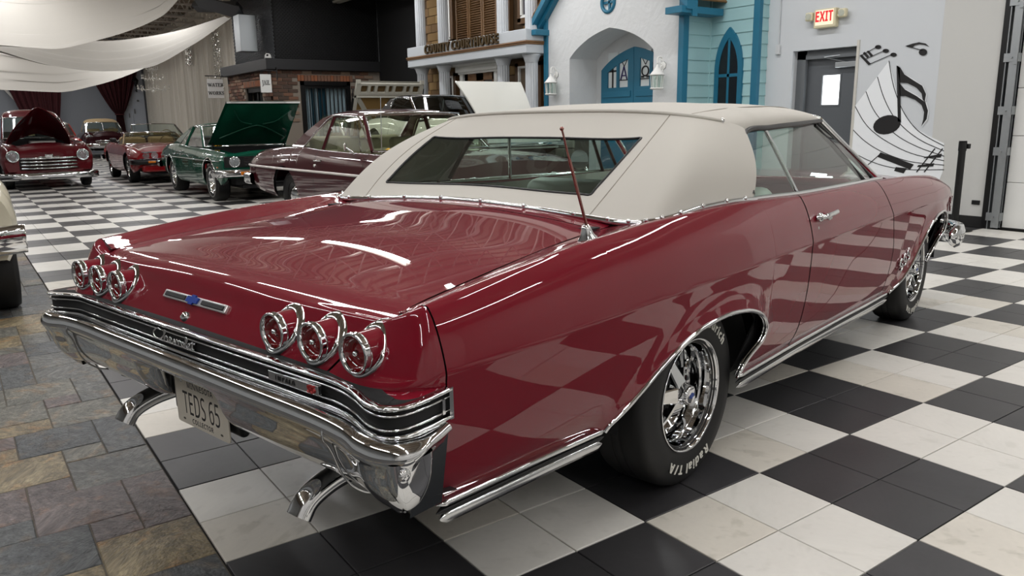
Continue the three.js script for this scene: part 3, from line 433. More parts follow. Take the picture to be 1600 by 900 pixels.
  for (const [z0, z1] of [[-11.96, -11.4], [-11.38, -10.82]]) { const d = obj('door', [bx(X - 0.05, X, 0, 2.24, z0, z0 + 0.12), bx(X - 0.05, X, 0, 2.24, z1 - 0.12, z1), bx(X - 0.05, X, 2.1, 2.24, z0, z1), bx(X - 0.05, X, 0, 1.2, z0, z1)], std(0x6f4d2b, 0.5), t); obj('pane', bx(X - 0.03, X - 0.02, 1.2, 2.1, z0 + 0.12, z1 - 0.12), std(z0 < -11.5 ? 0x57484a : 0x1c191c, 0.25), d); }
}
// ---- jail
{
  const t = thing('jail_house', 'brick jail with a black flat roof edge and black lattice screen above', 'building', [0.451, -0.2, -0.35]); t.scale.setScalar(1.15);
  const X0 = 2.86, Z0 = -14.6, mB = [std(0x6b4a3c, 0.9), std(0x7c5a48, 0.9), std(0x5d463a, 0.9), std(0x8a7462, 0.9), std(0x54443b, 0.9), std(0x8f5a3e, 0.9)], mMort = std(0x8b8175, 0.95);
  obj('mortar_wall', [bx(X0 + 0.012, 6.4, 0, 2.42, Z0 - 0.25, Z0 - 0.012).translate(0, 0, 0)].filter(() => false).concat([bx(X0 + 0.012, 3.48, 0.18, 2.42, Z0 - 0.25, Z0 - 0.012), bx(4.64, 5.4, 0.18, 2.42, Z0 - 0.25, Z0 - 0.012), bx(3.48, 4.64, 2.2, 2.42, Z0 - 0.25, Z0 - 0.012), bx(X0 + 0.012, X0 + 0.25, 0.18, 2.42, -17.75, -16.5), bx(X0 + 0.012, X0 + 0.25, 0.18, 2.42, -15.3, Z0 - 0.02), bx(X0 + 0.012, X0 + 0.25, 2.1, 2.42, -16.5, -15.3), bx(X0, 5.4, 0.18, 2.42, -17.8, -17.75)]), mMort, t);
  let n = 0; const H = 0.078, Lb = 0.225;
  const brickG = [rb(0.212, 0.066, 0.05, 0.006, 0, 0, 0, 0, 0, 0, 1), rb(0.1, 0.066, 0.05, 0.006, 0, 0, 0, 0, 0, 0, 1), rb(0.066, 0.13, 0.05, 0.006, 0, 0, 0, 0, 0, 0, 1)];
  const put = (k, x, y, z, side, m) => { const q = new THREE.Mesh(brickG[k], m || mB[Math.floor(rnd() * 5)]); q.name = 'brick'; q.position.set(x, y, z); if (side) q.rotation.y = Math.PI / 2; q.castShadow = q.receiveShadow = true; t.add(q); n++; };
  for (let r = 0; r < 14; r++) { const y = 2.42 - H * (r + 0.5); for (let k = -1; k < 11; k++) { const x = X0 + Lb * (k + 0.5) + (r % 2) * Lb / 2; if (x < X0 + 0.1 || x > 5.2) continue; if (x > 3.4 && x < 4.72 && r >= 1) continue; put(0, x, y, Z0 - 0.014 + rr(-0.004, 0.004), false); } if (r % 2) put(1, X0 + 0.055, y, Z0 - 0.014, false); }
  for (let r = 0; r < 13; r++) { const y = 2.42 - H * (r + 0.5); for (let k = 0; k < 14; k++) { const z = Z0 - Lb * (k + 0.5) - (r % 2) * Lb / 2; if (z < -17.7) continue; if (z < -15.2 && z > -16.6 && r >= 2) continue; put(0, X0 + 0.014 + rr(-0.004, 0.004), y, z, true); } }
  for (let x = 3.46; x < 4.68; x += 0.076) put(2, x, 2.26, Z0 - 0.008, false, mB[rnd() < 0.5 ? 5 : 1]);
  for (let z = -15.26; z > -16.55; z -= 0.076) put(2, X0 + 0.008, 2.18, z, true, mB[rnd() < 0.5 ? 5 : 1]);
  const mLedge = std(0x1b1b1d, 0.5), mScreen = std(0x0d0d0f, 0.5);
  obj('roof_edge', [rbx(2.72, 5.45, 2.42, 2.645, -17.85, -14.46, 0.012)], mLedge, t);
  obj('upper_box', bx(3.04, 5.45, 2.64, 4.85, -17.6, -14.72), std(0x060607, 0.7), t);
  const lat = (f, w, h) => { const g = []; for (let k = -h; k < w; k += 0.075) { for (const s of [1, -1]) { const a0 = Math.max(0, -k), a1 = Math.min(h, w - k); if (a1 <= a0) continue; const p = (q) => (s > 0 ? [k + q, q] : [k + q, h - q]); g.push(flatbar(f(...p(a0)), f(...p(a1)), 0.02, 0.006)); } } return g; };
  obj('lattice_screen', lat((u, v) => [3.06 + u, 2.66 + v, -14.7], 2.35, 1.9), mScreen, t).userData.kind = 'stuff';
  obj('lattice_screen', lat((u, v) => [3.02, 2.66 + v, -14.74 - u], 2.8, 2.3), std(0x77797d, 0.35, { metalness: 0.6 }), t).userData.kind = 'stuff';
  // barred window and the door opening at the side
  const wn = obj('window', [bx(3.48, 3.56, 0.9, 2.2, Z0 - 0.1, Z0 + 0.02), bx(4.56, 4.64, 0.9, 2.2, Z0 - 0.1, Z0 + 0.02), bx(3.48, 4.64, 2.11, 2.2, Z0 - 0.1, Z0 + 0.02), bx(3.5, 4.6, 2.05, 2.12, Z0 - 0.12, Z0 - 0.02)], M.blackSatin, t);
  for (let k = 0; k < 11; k++) obj('bar', cyl(0.014, 0.014, 1.3, 3.6 + k * 0.095, 1.5, Z0 - 0.06, 0, 0, 0, 10), M.blackSatin, wn);
  obj('curtain', [grid((u, v) => [3.5 + u * 1.1, 0.9 + v * 1.25, Z0 - 0.2 + 0.02 * Math.sin(u * 70)], 120, 2)], std(0x9fb4bc, 0.5), wn);
  obj('drape_panel', [bx(3.95, 4.12, 0.9, 2.1, Z0 - 0.19, Z0 - 0.17), bx(3.78, 3.86, 0.9, 2.1, Z0 - 0.19, Z0 - 0.17)], std(0x15404f, 0.4), wn);
  obj('doorway', [bx(X0 + 0.2, X0 + 0.23, 0.18, 2.1, -16.5, -15.3), bx(X0 + 0.05, X0 + 0.14, 0.18, 2.1, -16.5, -16.42), bx(X0 + 0.05, X0 + 0.14, 0.18, 2.1, -15.38, -15.3), bx(X0 + 0.05, X0 + 0.14, 2.0, 2.1, -16.5, -15.3), bx(X0 + 0.1, X0 + 0.14, 0.18, 2.1, -15.95, -15.88)], M.blackSatin, t);
}
function hangSign(pos, turn, lines, w, h, label, dark) {
  const t = thing('hanging_sign', label, 'sign', pos, turn);
  const s = new THREE.Shape(); s.moveTo(-w / 2, -h / 2); s.lineTo(w / 2, -h / 2); s.lineTo(w / 2, h / 2); s.lineTo(-w / 2, h / 2); s.closePath();
  const b = obj('board', ext(s, 0.02, 0.004), std(0xecece8, 0.6), t);
  obj('lettering', lines.map(([tx, sz, y]) => text(tx, sz, 0.006, fontSerif).scale(w / 0.42 * (tx.length < 5 ? 1.0 : 0.95), 1.1, 1).translate(0, y, 0.024)), std(0x141414, 0.6), b);
  obj('bracket', [bar([-w / 2 - 0.05, h / 2 + 0.09, 0.01], [w / 2 + 0.16, h / 2 + 0.09, 0.01], 0.012), bar([-w / 2 + 0.04, h / 2, 0.01], [-w / 2 + 0.04, h / 2 + 0.09, 0.01], 0.005), bar([w / 2 - 0.04, h / 2, 0.01], [w / 2 - 0.04, h / 2 + 0.09, 0.01], 0.005), box(0.02, 0.3, 0.05, w / 2 + 0.16, h / 2 + 0.02, 0.01)], M.blackSatin, t);
}
hangSign([3.52, 2.25, -16.95], 0.0, [['JAIL', 0.1, 0]], 0.26, 0.42, 'white board reading JAIL hanging at the brick corner');
hangSign([3.36, 2.27, -20.7], 0.0, [['WATER', 0.085, 0.1], ['WORKS', 0.085, -0.12]], 0.42, 0.5, 'white board reading WATER WORKS hanging before the pleated curtain');
{ const t = thing('roof_camera', 'small white dome camera on the black roof edge of the jail', 'camera', [3.66, 2.842, -17.05]); obj('dome', lathe([[0, 0.12], [0.04, 0.115], [0.07, 0.08], [0.08, 0.02], [0.09, 0], [0, 0]], 20), M.white, t); obj('lens', sph(0.025, -0.03, 0.07, 0.06), M.black, t); }
sgeo('trim_2', bx(6.6, 6.74, 0, 5.3, -17.0, -13.8), std(0x0b0b0c, 0.7), 'black panel added to darken the gap between the jail and the courthouse');  // added black panel: its colour makes the gap behind the columns dark
// square galvanised duct with its hood
{ const t = thing('air_duct', 'grey sheet metal duct and louvre box hanging before the lattice screen', 'duct'); obj('box', rbx(3.36, 3.78, 3.08, 3.96, -18.55, -18.1, 0.01), M.galv, t); obj('louvre', [flatbar([2.7, 4.4, -19.4], [3.55, 4.0, -18.3], 0.5, 0.03), flatbar([2.8, 4.3, -19.8], [3.55, 4.2, -18.6], 0.25, 0.15)], std(0x4a4d50, 0.4, { metalness: 0.7 }), t); }

// ------------------------------------------------------------------ cloth
const mDrape = std(0xb6b2aa, 0.85, { side: THREE.DoubleSide }), mSheer = phy(0xd8d2c5, 0.95, { transmission: 0.25, thickness: 0 }), mWine = std(0x3c0810, 0.85);
// pleated curtain at the far end of the town
{
  const t = thing('pleated_curtain', 'long pale pleated curtain hanging behind the jail', 'curtain');
  const pl = (a, b, u) => 0.05 * Math.sin(u * b) + 0.028 * Math.sin(u * b * 2.3 + 1) + 0.02 * Math.sin(u * b * 0.37 + 2);
  const A = V(5.4, 0, -40.0), B = V(4.35, 0, -21.2), D = B.clone().sub(A).normalize(), N = V(-D.z, 0, D.x);
  obj('cloth', grid((u, v) => { const q = pl(0, 330, u) * (0.7 + 0.5 * (1 - v)) + 0.05 * Math.sin(v * 3 + u * 40) * (1 - v); return [lerp(A.x, B.x, u) + N.x * q, 0.02 + v * 5.2, lerp(A.z, B.z, u) + N.z * q]; }, 900, 10), mSheer, t);
  const sq = []; for (let k = 0; k < 900; k++) { const u = (k % 2 ? 0.62 : 0.86) + rr(-0.028, 0.028), y = k % 2 ? rr(3.4, 4.0) : rr(2.4, 4.6); sq.push(box(0.03, 0.03, 0.004, lerp(A.x, B.x, u) - 0.14 + rr(-0.02, 0.02), y, lerp(A.z, B.z, u) + 0.03, rr(-1, 1), rr(-1.8, -0.6), rr(0, 1))); } obj('sequin_strip', sq, std(0xd6d4cc, 0.2, { metalness: 0.8 }), t).userData.kind = 'stuff';
}
function tieCurtain(x0, x1, y1, xt0, xt1, yt, label) {
  const t = thing('wine_curtain', label, 'curtain', [0, 0, 0], 0, 'wine curtains on the back wall');
  obj('cloth', grid((u, v) => { const y = v < 0.5 ? lerp(0.02, yt, v * 2) : lerp(yt, y1, (v - 0.5) * 2), f = v < 0.5 ? 0 : Math.pow((v - 0.5) * 2, 0.8), w = v < 0.5 ? 1.5 - v : 1; const a = lerp(xt0, x0, f), b = lerp(xt1, x1, f), c = (a + b) / 2; return [c + (lerp(a, b, u) - c) * w, y, -39.9 + 0.07 * Math.sin(u * 44) * (0.4 + 0.6 * f) + 0.03 * Math.sin(u * 97)]; }, 160, 24), mWine, t);
  obj('tie', torus((xt1 - xt0) / 2 + 0.02, 0.03, (xt0 + xt1) / 2, yt, -39.9, Math.PI / 2, 0, 0, 20, 6), std(0x4a0c14, 0.7), t);
}
tieCurtain(-0.63, 1.85, 4.0, 0.2, 1.45, 1.45, 'dark wine curtain on the grey wall behind the open red hood');
tieCurtain(2.75, 5.15, 4.2, 3.88, 4.2, 1.8, 'dark wine curtain tied to a narrow waist beside the far double door');
{ const t = sgeo('trim_1', [flatbar([-0.58, 3.1, -40.05], [0.27, 1.9, -40.05], 0.1, 0.06)], std(0xc9c7c0, 0.7)); }
// ceiling swags: three cloths slung between the roof and the town
function swag(name, zs, ya, yb, label, x0, x1, f) {
  const t = thing(name, label, 'ceiling drape', [0, 0, 0], 0, 'white swags slung under the roof');
  obj('cloth', grid((u, v) => f(u, v), 140, 48), mDrape, t);
}
{
  // each: u along X, v across the cloth; the cloth gathers at its ends and sags in the middle
  const cloth = (P) => (u, v) => {
    const x = lerp(P.x0, P.x1, u), s = Math.pow(Math.abs((u - P.um) / (u < P.um ? P.um : 1 - P.um)), P.pw ?? 1.9), g = lerp(1, 0.25, s);
    const yl = P.low(x), yu = P.high(x), fold = 0.11 * Math.pow(Math.abs(Math.sin(v * 8 + 1.6 * u)), 0.7) * Math.sin(v * Math.PI) + 0.05 * Math.sin(v * 31 - 4 * u + Math.sin(u * 7));
    return [x, lerp(yl, yu, Math.pow(v, 1.3)) - fold * 0.7 * (1 - 0.5 * s), P.z + P.d * v * g + fold];
  };
  swag('ceiling_swag', 0, 0, 0, 'nearest white ceiling swag at the top left', 0, 0, cloth({ x0: -5.2, x1: 1.5, um: 0.5, z: -13, d: -2.2, low: tab([-6.2, -4.2, -2.6, -2.0, -1.39, -0.66, 0.41, 0.72, 1.5], [4.3, 3.2, 2.66, 2.58, 2.57, 2.75, 3.19, 3.48, 4.5]), high: tab([-6.2, -2.6, -1.5, -0.4, 0.5, 1.5], [4.7, 4.2, 4.0, 4.0, 4.15, 4.6]) }));
  swag('ceiling_swag', 0, 0, 0, 'middle white ceiling swag hooked up beside the lattice screen', 0, 0, cloth({ x0: -6, x1: 2.84, um: 0.67, z: -17, d: -2.0, low: tab([-6, -3.2, -1.82, -0.9, -0.12, 0.84, 1.91, 2.84], [3.9, 3.3, 2.8, 2.55, 2.48, 2.57, 3.09, 3.72]), high: tab([-6, -1.8, -0.6, 0.34, 1.25, 2.0, 2.84], [4.4, 3.9, 3.45, 3.3, 3.4, 3.55, 3.82]) }));
  swag('ceiling_swag', 0, 0, 0, 'lowest and farthest white ceiling swag over the parked cars', 0, 0, cloth({ x0: -6, x1: 3.9, um: 0.58, z: -24, d: -1.6, low: tab([-6, -3.6, -1.54, -0.2, 0.86, 2.13, 3.0, 3.9], [3.5, 2.8, 2.3, 2.27, 2.49, 2.96, 3.5, 4.3]), high: tab([-6, -2, 0, 1, 2.3, 3.9], [4.4, 4.1, 3.7, 3.6, 3.8, 4.5]) }));
}
// crystal chandelier
{
  const t = thing('crystal_chandelier', 'clear crystal chandelier hanging before the pale pleated curtain', 'chandelier', [3.67, 2.52, -30]);
  const cr = phy(0xf6f4ee, 0.05, { transmission: 0.4, thickness: 0, clearcoat: 1 });
  obj('stem', [bar([0, 0, 0], [0, 2.85, 0], 0.008), ...[0.1, 0.28, 0.42, 0.56, 0.66].map((y, k) => sph(0.035 - 0.003 * k, 0, y, 0))], cr, t); obj('finial', sph(0.07, 0, 0.0, 0), cr, t);
  [[0.56, 0.12, 12], [0.38, 0.5, 9], [0.2, 0.84, 6]].forEach(([R, y, n]) => { for (let k = 0; k < n; k++) { const a = k / n * Math.PI * 2, c = Math.cos(a), s = Math.sin(a); const m = obj('arm', [tube([[0, y + 0.02, 0], [c * R * 0.5, y - 0.05, s * R * 0.5], [c * R * 0.9, y - 0.03, s * R * 0.9], [c * R, y + 0.05, s * R]], 0.009, 10, 5), cyl(0.012, 0.03, 0.02, c * R, y + 0.06, s * R, 0, 0, 0, 8)], cr, t); for (const g of [sph(0.018, c * R, y - 0.02, s * R, 1, 1.5, 1, 8), sph(0.014, c * R * 0.75, y - 0.09, s * R * 0.75, 1, 1.6, 1, 8), cyl(0.009, 0.006, 0.07, c * R, y + 0.1, s * R, 0, 0, 0, 6)]) obj('crystal', g, cr, m); } });
}
// far double door and the wall lamp by it
{
  const d = struct('door_3'); d.userData.label = 'pale double door at the far corner'; obj('door_leaf', [bx(4.1, 4.67, 0, 3.9, -40.18, -40.1), bx(4.68, 5.25, 0, 3.9, -40.18, -40.1)], std(0xb7bdc6, 0.6), d); obj('hinge', [box(0.05, 0.2, 0.05, 4.5, 2.3, -40.08), box(0.05, 0.2, 0.05, 4.5, 1.75, -40.08), box(0.09, 0.08, 0.06, 4.95, 2.45, -40.08), box(0.05, 0.22, 0.05, 4.75, 1.95, -40.08)], M.steel, d);
  const t = thing('wall_lamp', 'black coach lamp on a bracket at the far corner', 'lamp', [4.9, 2.95, -39.8]);
  obj('bracket', [tube([[0, 0, -0.3], [0, -0.05, -0.1], [0, 0.1, 0]], 0.02), bar([0, -0.1, -0.02], [0, 0.14, 0], 0.025)], M.black, t); obj('lantern', [lathe([[0.05, 0.15], [0.12, 0.42], [0.13, 0.44]], 6), lathe([[0.15, 0.43], [0.05, 0.56], [0.02, 0.62], [0, 0.62]], 6)], M.black, t); obj('glass', lathe([[0.045, 0.17], [0.11, 0.42]], 6), M.white, t);
}
// ------------------------------------------------------------------ the red convertible
// car space: x forward from the rear axle, y up, z to the car's right
function tireGeo(r, w, rim) { const h = w / 2; const g = lathe([[rim, -h * 0.78], [rim + 0.012, -h * 0.9], [lerp(rim, r, 0.45), -h * 1.0], [r - 0.03, -h * 0.93], [r - 0.008, -h * 0.8], [r, -h * 0.6], [r, -h * 0.2], [r - 0.006, -h * 0.18], [r - 0.006, -h * 0.14], [r, -h * 0.12], [r, h * 0.12], [r - 0.006, h * 0.14], [r - 0.006, h * 0.18], [r, h * 0.2], [r, h * 0.6], [r - 0.008, h * 0.8], [r - 0.03, h * 0.93], [lerp(rim, r, 0.45), h * 1.0], [rim + 0.012, h * 0.9], [rim, h * 0.78]], 64); g.rotateX(Math.PI / 2); return g; }
function ringText(t, size, R, start, z) { // letters round a tyre, tops outward, running clockwise as seen from outside
  const out = []; let a = start; for (const ch of t) { if (ch === ' ') { a -= size * 0.55 / R; continue; } const g = new TextGeometry(ch, { font: fontBold, size, depth: 0.0025, curveSegments: 3, bevelEnabled: false }); g.computeBoundingBox(); const w = g.boundingBox.max.x - g.boundingBox.min.x; g.translate(-(g.boundingBox.min.x + w / 2), 0, 0); g.scale(1.08, 1, 1); const c = a - (w * 0.54) / (R - size * 0.4); g.rotateZ(c - Math.PI / 2); g.translate(Math.cos(c) * (R - size * 0.4), Math.sin(c) * (R - size * 0.4), z); out.push(g); a -= (w * 1.08 + size * 0.24) / (R - size * 0.4); } return out;
}
function makeWheel(parent, x, y, z, side, r, w) {
  const g = sub(parent, 'wheel'); g.position.set(x, y, z); if (side < 0) g.rotation.y = Math.PI;
  obj('tire', tireGeo(r, w, 0.192), M.rubber, g);
  const h = w / 2;
  const f = (p) => { const q = lathe(p, 64); q.rotateX(Math.PI / 2); return q; };
  obj('rim', f([[0.198, h * 0.80], [0.205, h * 0.93], [0.211, h * 0.97], [0.213, h * 0.92], [0.205, h * 0.86], [0.197, h * 0.84], [0.193, h * 0.7], [0.19, h * 0.45], [0.187, h * 0.4], [0.182, h * 0.38], [0.18, h * 0.05], [0.176, 0.0], [0.168, -h * 0.03], [0.165, -h * 0.3], [0.155, -h * 0.42], [0.15, -h * 0.8]]), M.chrome, g);
  const sp = []; for (let k = 0; k < 5; k++) { const s = new THREE.Shape(); s.moveTo(-0.026, 0.03); s.lineTo(0.026, 0.03); s.lineTo(0.02, 0.1); s.quadraticCurveTo(0.028, 0.14, 0.04, 0.166); s.lineTo(-0.04, 0.166); s.quadraticCurveTo(-0.028, 0.14, -0.02, 0.1); s.closePath(); const q = ext(s, 0.026, 0.005); q.rotateX(-0.42); q.translate(0, 0, 0.062); q.rotateZ(k * Math.PI * 2 / 5 + 0.3); sp.push(q); }
  sp.push(f([[0, 0.075], [0.046, 0.075], [0.056, 0.06], [0.06, 0.02]]));
  obj('spokes', sp, M.chrome, g);
  for (let k = 0; k < 5; k++) { const a = k * Math.PI * 2 / 5 + 0.3 + Math.PI / 5; obj('lug_nut', [cyl(0.012, 0.009, 0.03, Math.cos(a) * 0.062, Math.sin(a) * 0.062, 0.03, Math.PI / 2, 0, 0, 8), cyl(0.02, 0.02, 0.008, Math.cos(a) * 0.062, Math.sin(a) * 0.062, 0.018, Math.PI / 2, 0, 0, 12)], M.chrome, g); }
  const cap = obj('hub_cap', f([[0, 0.112], [0.028, 0.112], [0.035, 0.107], [0.037, 0.098], [0.04, 0.08], [0.046, 0.07]]), M.chrome, g); obj('cap_badge', [mv(ext(shp([[-0.014, 0.006], [-0.005, 0.006], [-0.003, 0.01], [0.006, 0.01], [0.004, 0.006], [0.014, 0.006], [0.012, -0.006], [0.003, -0.006], [0.001, -0.01], [-0.008, -0.01], [-0.006, -0.006], [-0.016, -0.006]]), 0.002), 0, 0, 0.112)], std(0x1d3f8a, 0.4), cap);
  obj('brake_drum', cyl(0.15, 0.15, 0.06, 0, 0, -0.07, Math.PI / 2), M.black, g);
  obj('white_lettering', [...ringText('BFGoodrich', 0.033, 0.27, 1.72, h * 0.998), ...ringText('Radial T/A', 0.035, 0.27, -1.08, h * 0.998)], std(0xd8d6cc, 0.6), g);
  return g;
}
const impala = thing('red_convertible', 'glossy dark red classic convertible with a cream soft top and six round tail lights', 'car', [-1.0898, 0, -0.3514], 0.23774);
{
  const car = impala, R = M.red, C = M.chrome;
  const XS = [-1.32, -1.0, -0.6, -0.2, 0.2, 0.6, 1.0, 1.5, 2.0, 2.5, 3.0, 3.35, 3.6, 3.82];
  const T = (...y) => tab(XS, y);
  const y0 = T(0.43, 0.425, 0.41, 0.38, 0.345, 0.33, 0.325, 0.318, 0.312, 0.31, 0.31, 0.33, 0.38, 0.44);
  const wd = T(-0.03, -0.014, -0.003, 0.006, 0.006, -0.004, -0.012, -0.012, -0.008, -0.004, -0.006, -0.022, -0.05, -0.1);
  const yp = T(0.925, 0.962, 0.995, 1.012, 1.016, 1.006, 0.992, 0.985, 0.98, 0.968, 0.945, 0.918, 0.875, 0.8);
  const zp = T(0.882, 0.88, 0.876, 0.874, 0.876, 0.882, 0.888, 0.888, 0.882, 0.872, 0.858, 0.84, 0.812, 0.77);
  const zs = T(0.785, 0.765, 0.725, 0.70, 0.80, 0.8, 0.8, 0.8, 0.8, 0.74, 0.73, 0.72, 0.7, 0.66);
  const ys = (x) => yp(x) - 0.03;
  const archR = tab([-0.62, -0.5, -0.38, -0.26, -0.12, 0.04, 0.2, 0.32, 0.4, 0.445, 0.468, 0.478], [0.42, 0.495, 0.562, 0.612, 0.643, 0.65, 0.635, 0.605, 0.565, 0.515, 0.44, 0.335]);
  const archF = tab([2.3, 2.42, 2.55, 2.7, 2.84, 2.95, 3.06, 3.2, 3.32, 3.41, 3.455, 3.475, 3.482], [0.312, 0.35, 0.42, 0.52, 0.618, 0.672, 0.7, 0.706, 0.685, 0.635, 0.57, 0.49, 0.34]);
  const inR = (x) => x > -0.615 && x < 0.478, inF = (x) => x > 2.302 && x < 3.482;
  const low = (x) => (inR(x) ? Math.max(archR(x), y0(x)) : inF(x) ? Math.max(archF(x), y0(x)) : y0(x));
  const archPts = []; for (let k = 0; k <= 60; k++) { archPts.push([lerp(-0.615, 0.478, k / 60)], [lerp(2.302, 3.482, k / 60)]); } archPts.forEach((p) => p.push(low(p[0])));
  const flare = (x, y) => { if (y > 0.85 || (x < -0.75) || (x > 0.6 && x < 2.15) || x > 3.6) return 0; let d = 9; for (const [a, b] of archPts) d = Math.min(d, Math.hypot(a - x, b - y)); return 0.014 * Math.exp(-Math.pow(d / 0.042, 2)) ; };
  const ctrl = (x) => { const a = y0(x), p = yp(x), w = wd(x), q = zp(x), ch = lerp(0.775, 0.79, sstep(-1.3, 0, x)) - 0.02 * sstep(2.6, 3.6, x); return [[a, 0.9 + w], [a + 0.07, 0.93 + w], [lerp(a, ch, 0.55), 0.954 + w], [ch - 0.012, 0.968 + w], [ch + 0.008, 0.969 + w], [lerp(ch, p, 0.55), 0.944 + w * 0.8], [lerp(ch, p, 0.88), lerp(q, 0.944 + w * 0.8, 0.42)], [p, q], [p - 0.003, q - 0.03], [lerp(p, ys(x), 0.6), lerp(q, zs(x), 0.62)], [ys(x), zs(x)]]; };
  const NK = 10, secCache = new Map();
  const sec = (x) => { const k = Math.round(x * 2000); if (!secCache.has(k)) secCache.set(k, new THREE.CatmullRomCurve3(ctrl(x).map(([y, z]) => V(0, y, z)), false, 'centripetal')); return secCache.get(k); };
  const tLow = (x) => { const c = sec(x), L = low(x); if (L <= y0(x) + 1e-4) return 0; let a = 0, b = 0.45; for (let i = 0; i < 24; i++) { const m = (a + b) / 2; if (c.getPoint(m).y < L) a = m; else b = m; } return (a + b) / 2; };
  // the forward edge of each arch leans back towards its foot
  const warp = (x, y) => x - 0.19 * sstep(0.53, 0.33, y) * sstep(0.3, 0.47, x) * sstep(0.95, 0.478, x) - 0.24 * sstep(0.6, 0.34, y) * sstep(3.2, 3.46, x);
  const bodyPt = (x, t) => { const p = sec(x).getPoint(t); return [x, p.y, p.z + flare(x, p.y)]; };
  const zAt = (x, y) => { const c = sec(x); let a = 0, b = 0.6; for (let i = 0; i < 24; i++) { const m = (a + b) / 2; if (c.getPoint(m).y < y) a = m; else b = m; } const p = c.getPoint((a + b) / 2); return p.z + flare(x, y); };
  const seamF = tab([0.3, 0.42, 0.55, 0.77, 0.88, 1.0], [2.12, 2.16, 2.18, 2.09, 2.02, 1.965]), seamR = tab([0.3, 0.42, 0.6, 0.8, 1.02], [0.86, 0.885, 0.91, 0.9, 0.885]);
  const stations = (a, b) => { const s = new Set(); for (let x = a; x < b; x += 0.025) s.add(+x.toFixed(4)); for (const [p, q] of [[-0.615, -0.5], [0.3, 0.479], [2.302, 2.4], [3.3, 3.483]]) for (let k = 0; k <= 28; k++) { const x = lerp(p, q, 1 - Math.pow(1 - k / 28, 1.6)); if (x > a && x < b) s.add(+x.toFixed(4)); } s.add(+a.toFixed(4)); s.add(+b.toFixed(4)); return [...s].sort((m, n) => m - n); };
  function panel(a, b, sl, sr, nv = 44) {
    const st = stations(a, b), n = st.length - 1;
    return grid((u, v) => { let x = st[Math.round(u * n)]; const t0 = tLow(x), t = lerp(t0, 1, v); const y = sec(x).getPoint(t).y; const wl = sl ? 1 - sstep(a, a + 0.35, x) : 0, wr = sr ? sstep(b - 0.35, b, x) : 0; const xx = x + wl * ((sl ? sl(y) : 0) - a) + wr * ((sr ? sr(y) : 0) - b); const q = bodyPt(xx, t); return [warp(xx, q[1]), q[1], q[2]]; }, n, nv, true);
  }
  const G = 0.0055;
  const quarter = panel(-1.292, 0.89 - G, null, (y) => seamR(y) - G), door = panel(0.89 + G, 2.1 - G, (y) => seamR(y) + G, (y) => seamF(y) - G), fender = panel(2.1 + G, 3.8, (y) => seamF(y) + G, null);
  // two sides
  const mats = { quarter_panel: quarter, door, front_fender: fender };
  for (const [n, g] of Object.entries(mats)) { const a = obj(n, g, R, car), b = obj(n, mirrorZ(g), R, car); mats[n] = [a, b]; }
  // dark lining behind the panels, wheel wells, floor
  const inner = grid((u, v) => { const x = lerp(-1.3, 3.7, u), t = lerp(tLow(x), 0.93, v), p = sec(x).getPoint(t); return [warp(x, p.y), p.y - 0.012 * sstep(0.5, 0.9, t), p.z - 0.02 - 0.02 * sstep(0.6, 0, t)]; }, 220, 20);
  const well = (x) => [grid((u, v) => { const a = Math.PI * u, r = 0.44; return [x + Math.cos(a) * r * 1.1, 0.345 + Math.sin(a) * r * 0.9, lerp(0.42, 0.87, v)]; }, 28, 2), mv(new THREE.CircleGeometry(0.46, 28, 0, Math.PI), x, 0.345, 0.44), bx(x - 0.46, x + 0.46, 0.3, 0.36, 0.3, 0.44)];
  obj('inner_lining', [inner, mirrorZ(inner), ...[0, 3.02].flatMap((x) => well(x).flatMap((g) => [g, mirrorZ(g)]))], M.cavity, car);
  obj('underbody', [bx(-0.55, 3.6, 0.3, 0.36, -0.45, 0.45), bx(0.5, 2.3, 0.3, 0.36, -0.86, 0.86), bx(-1.2, -0.62, 0.45, 0.5, -0.86, 0.86), bx(-1.3, -1.28, 0.52, 0.72, -0.88, 0.88), bx(-0.06, 0.06, 0.29, 0.41, -0.8, 0.8), bx(2.96, 3.08, 0.29, 0.36, -0.8, 0.8)], M.cavity, car);
  // rear deck: trunk lid runs over the edge and down to the trim band
  const planX = (z) => -0.036 * (1 - Math.min(1, (z / 0.82) ** 2));
  const deckY = (x, z) => { const q = clamp(1 - (z / zs(x)) ** 2, 0, 1); return ys(x) + 0.034 * q * (0.6 + 0.4 * sstep(-1.35, -0.7, x)) + 0.012 * Math.pow(q, 0.5) * sstep(-0.62, -0.38, x); };
  const backX = tab([0.74, 0.78, 0.82, 0.86, 0.895, 0.915], [-1.418, -1.392, -1.362, -1.335, -1.315, -1.30]);
  const seamZ = (y) => lerp(0.66, 0.785, clamp((y - 0.75) / 0.165));
  const lidCurve = (q) => { const zt = 0.785 * q; const P = []; for (const x of [-0.37, -0.6, -0.85, -1.05, -1.2]) P.push(V(x, deckY(x, zs(x) * q), zs(x) * q)); const yt = deckY(-1.28, zt); P.push(V(-1.272 + planX(zt) * 0.8, yt - 0.002, zt)); P.push(V(-1.308 + planX(zt), yt - 0.016, zt)); for (const y of [0.885, 0.85, 0.8, 0.752]) { const z = seamZ(y) * q; P.push(V(backX(y) + planX(z) - 0.006, y, z)); } return new THREE.CatmullRomCurve3(P, false, 'centripetal'); };
  const nq = 72, lidC = []; for (let i = 0; i <= nq; i++) lidC.push(lidCurve(lerp(-1, 1, i / nq) * 0.993));
  const lid = obj('trunk_lid', grid((u, v) => { const p = lidC[Math.round(u * nq)].getPoint(v); return [p.x, p.y, p.z]; }, nq, 120, true), R, car);
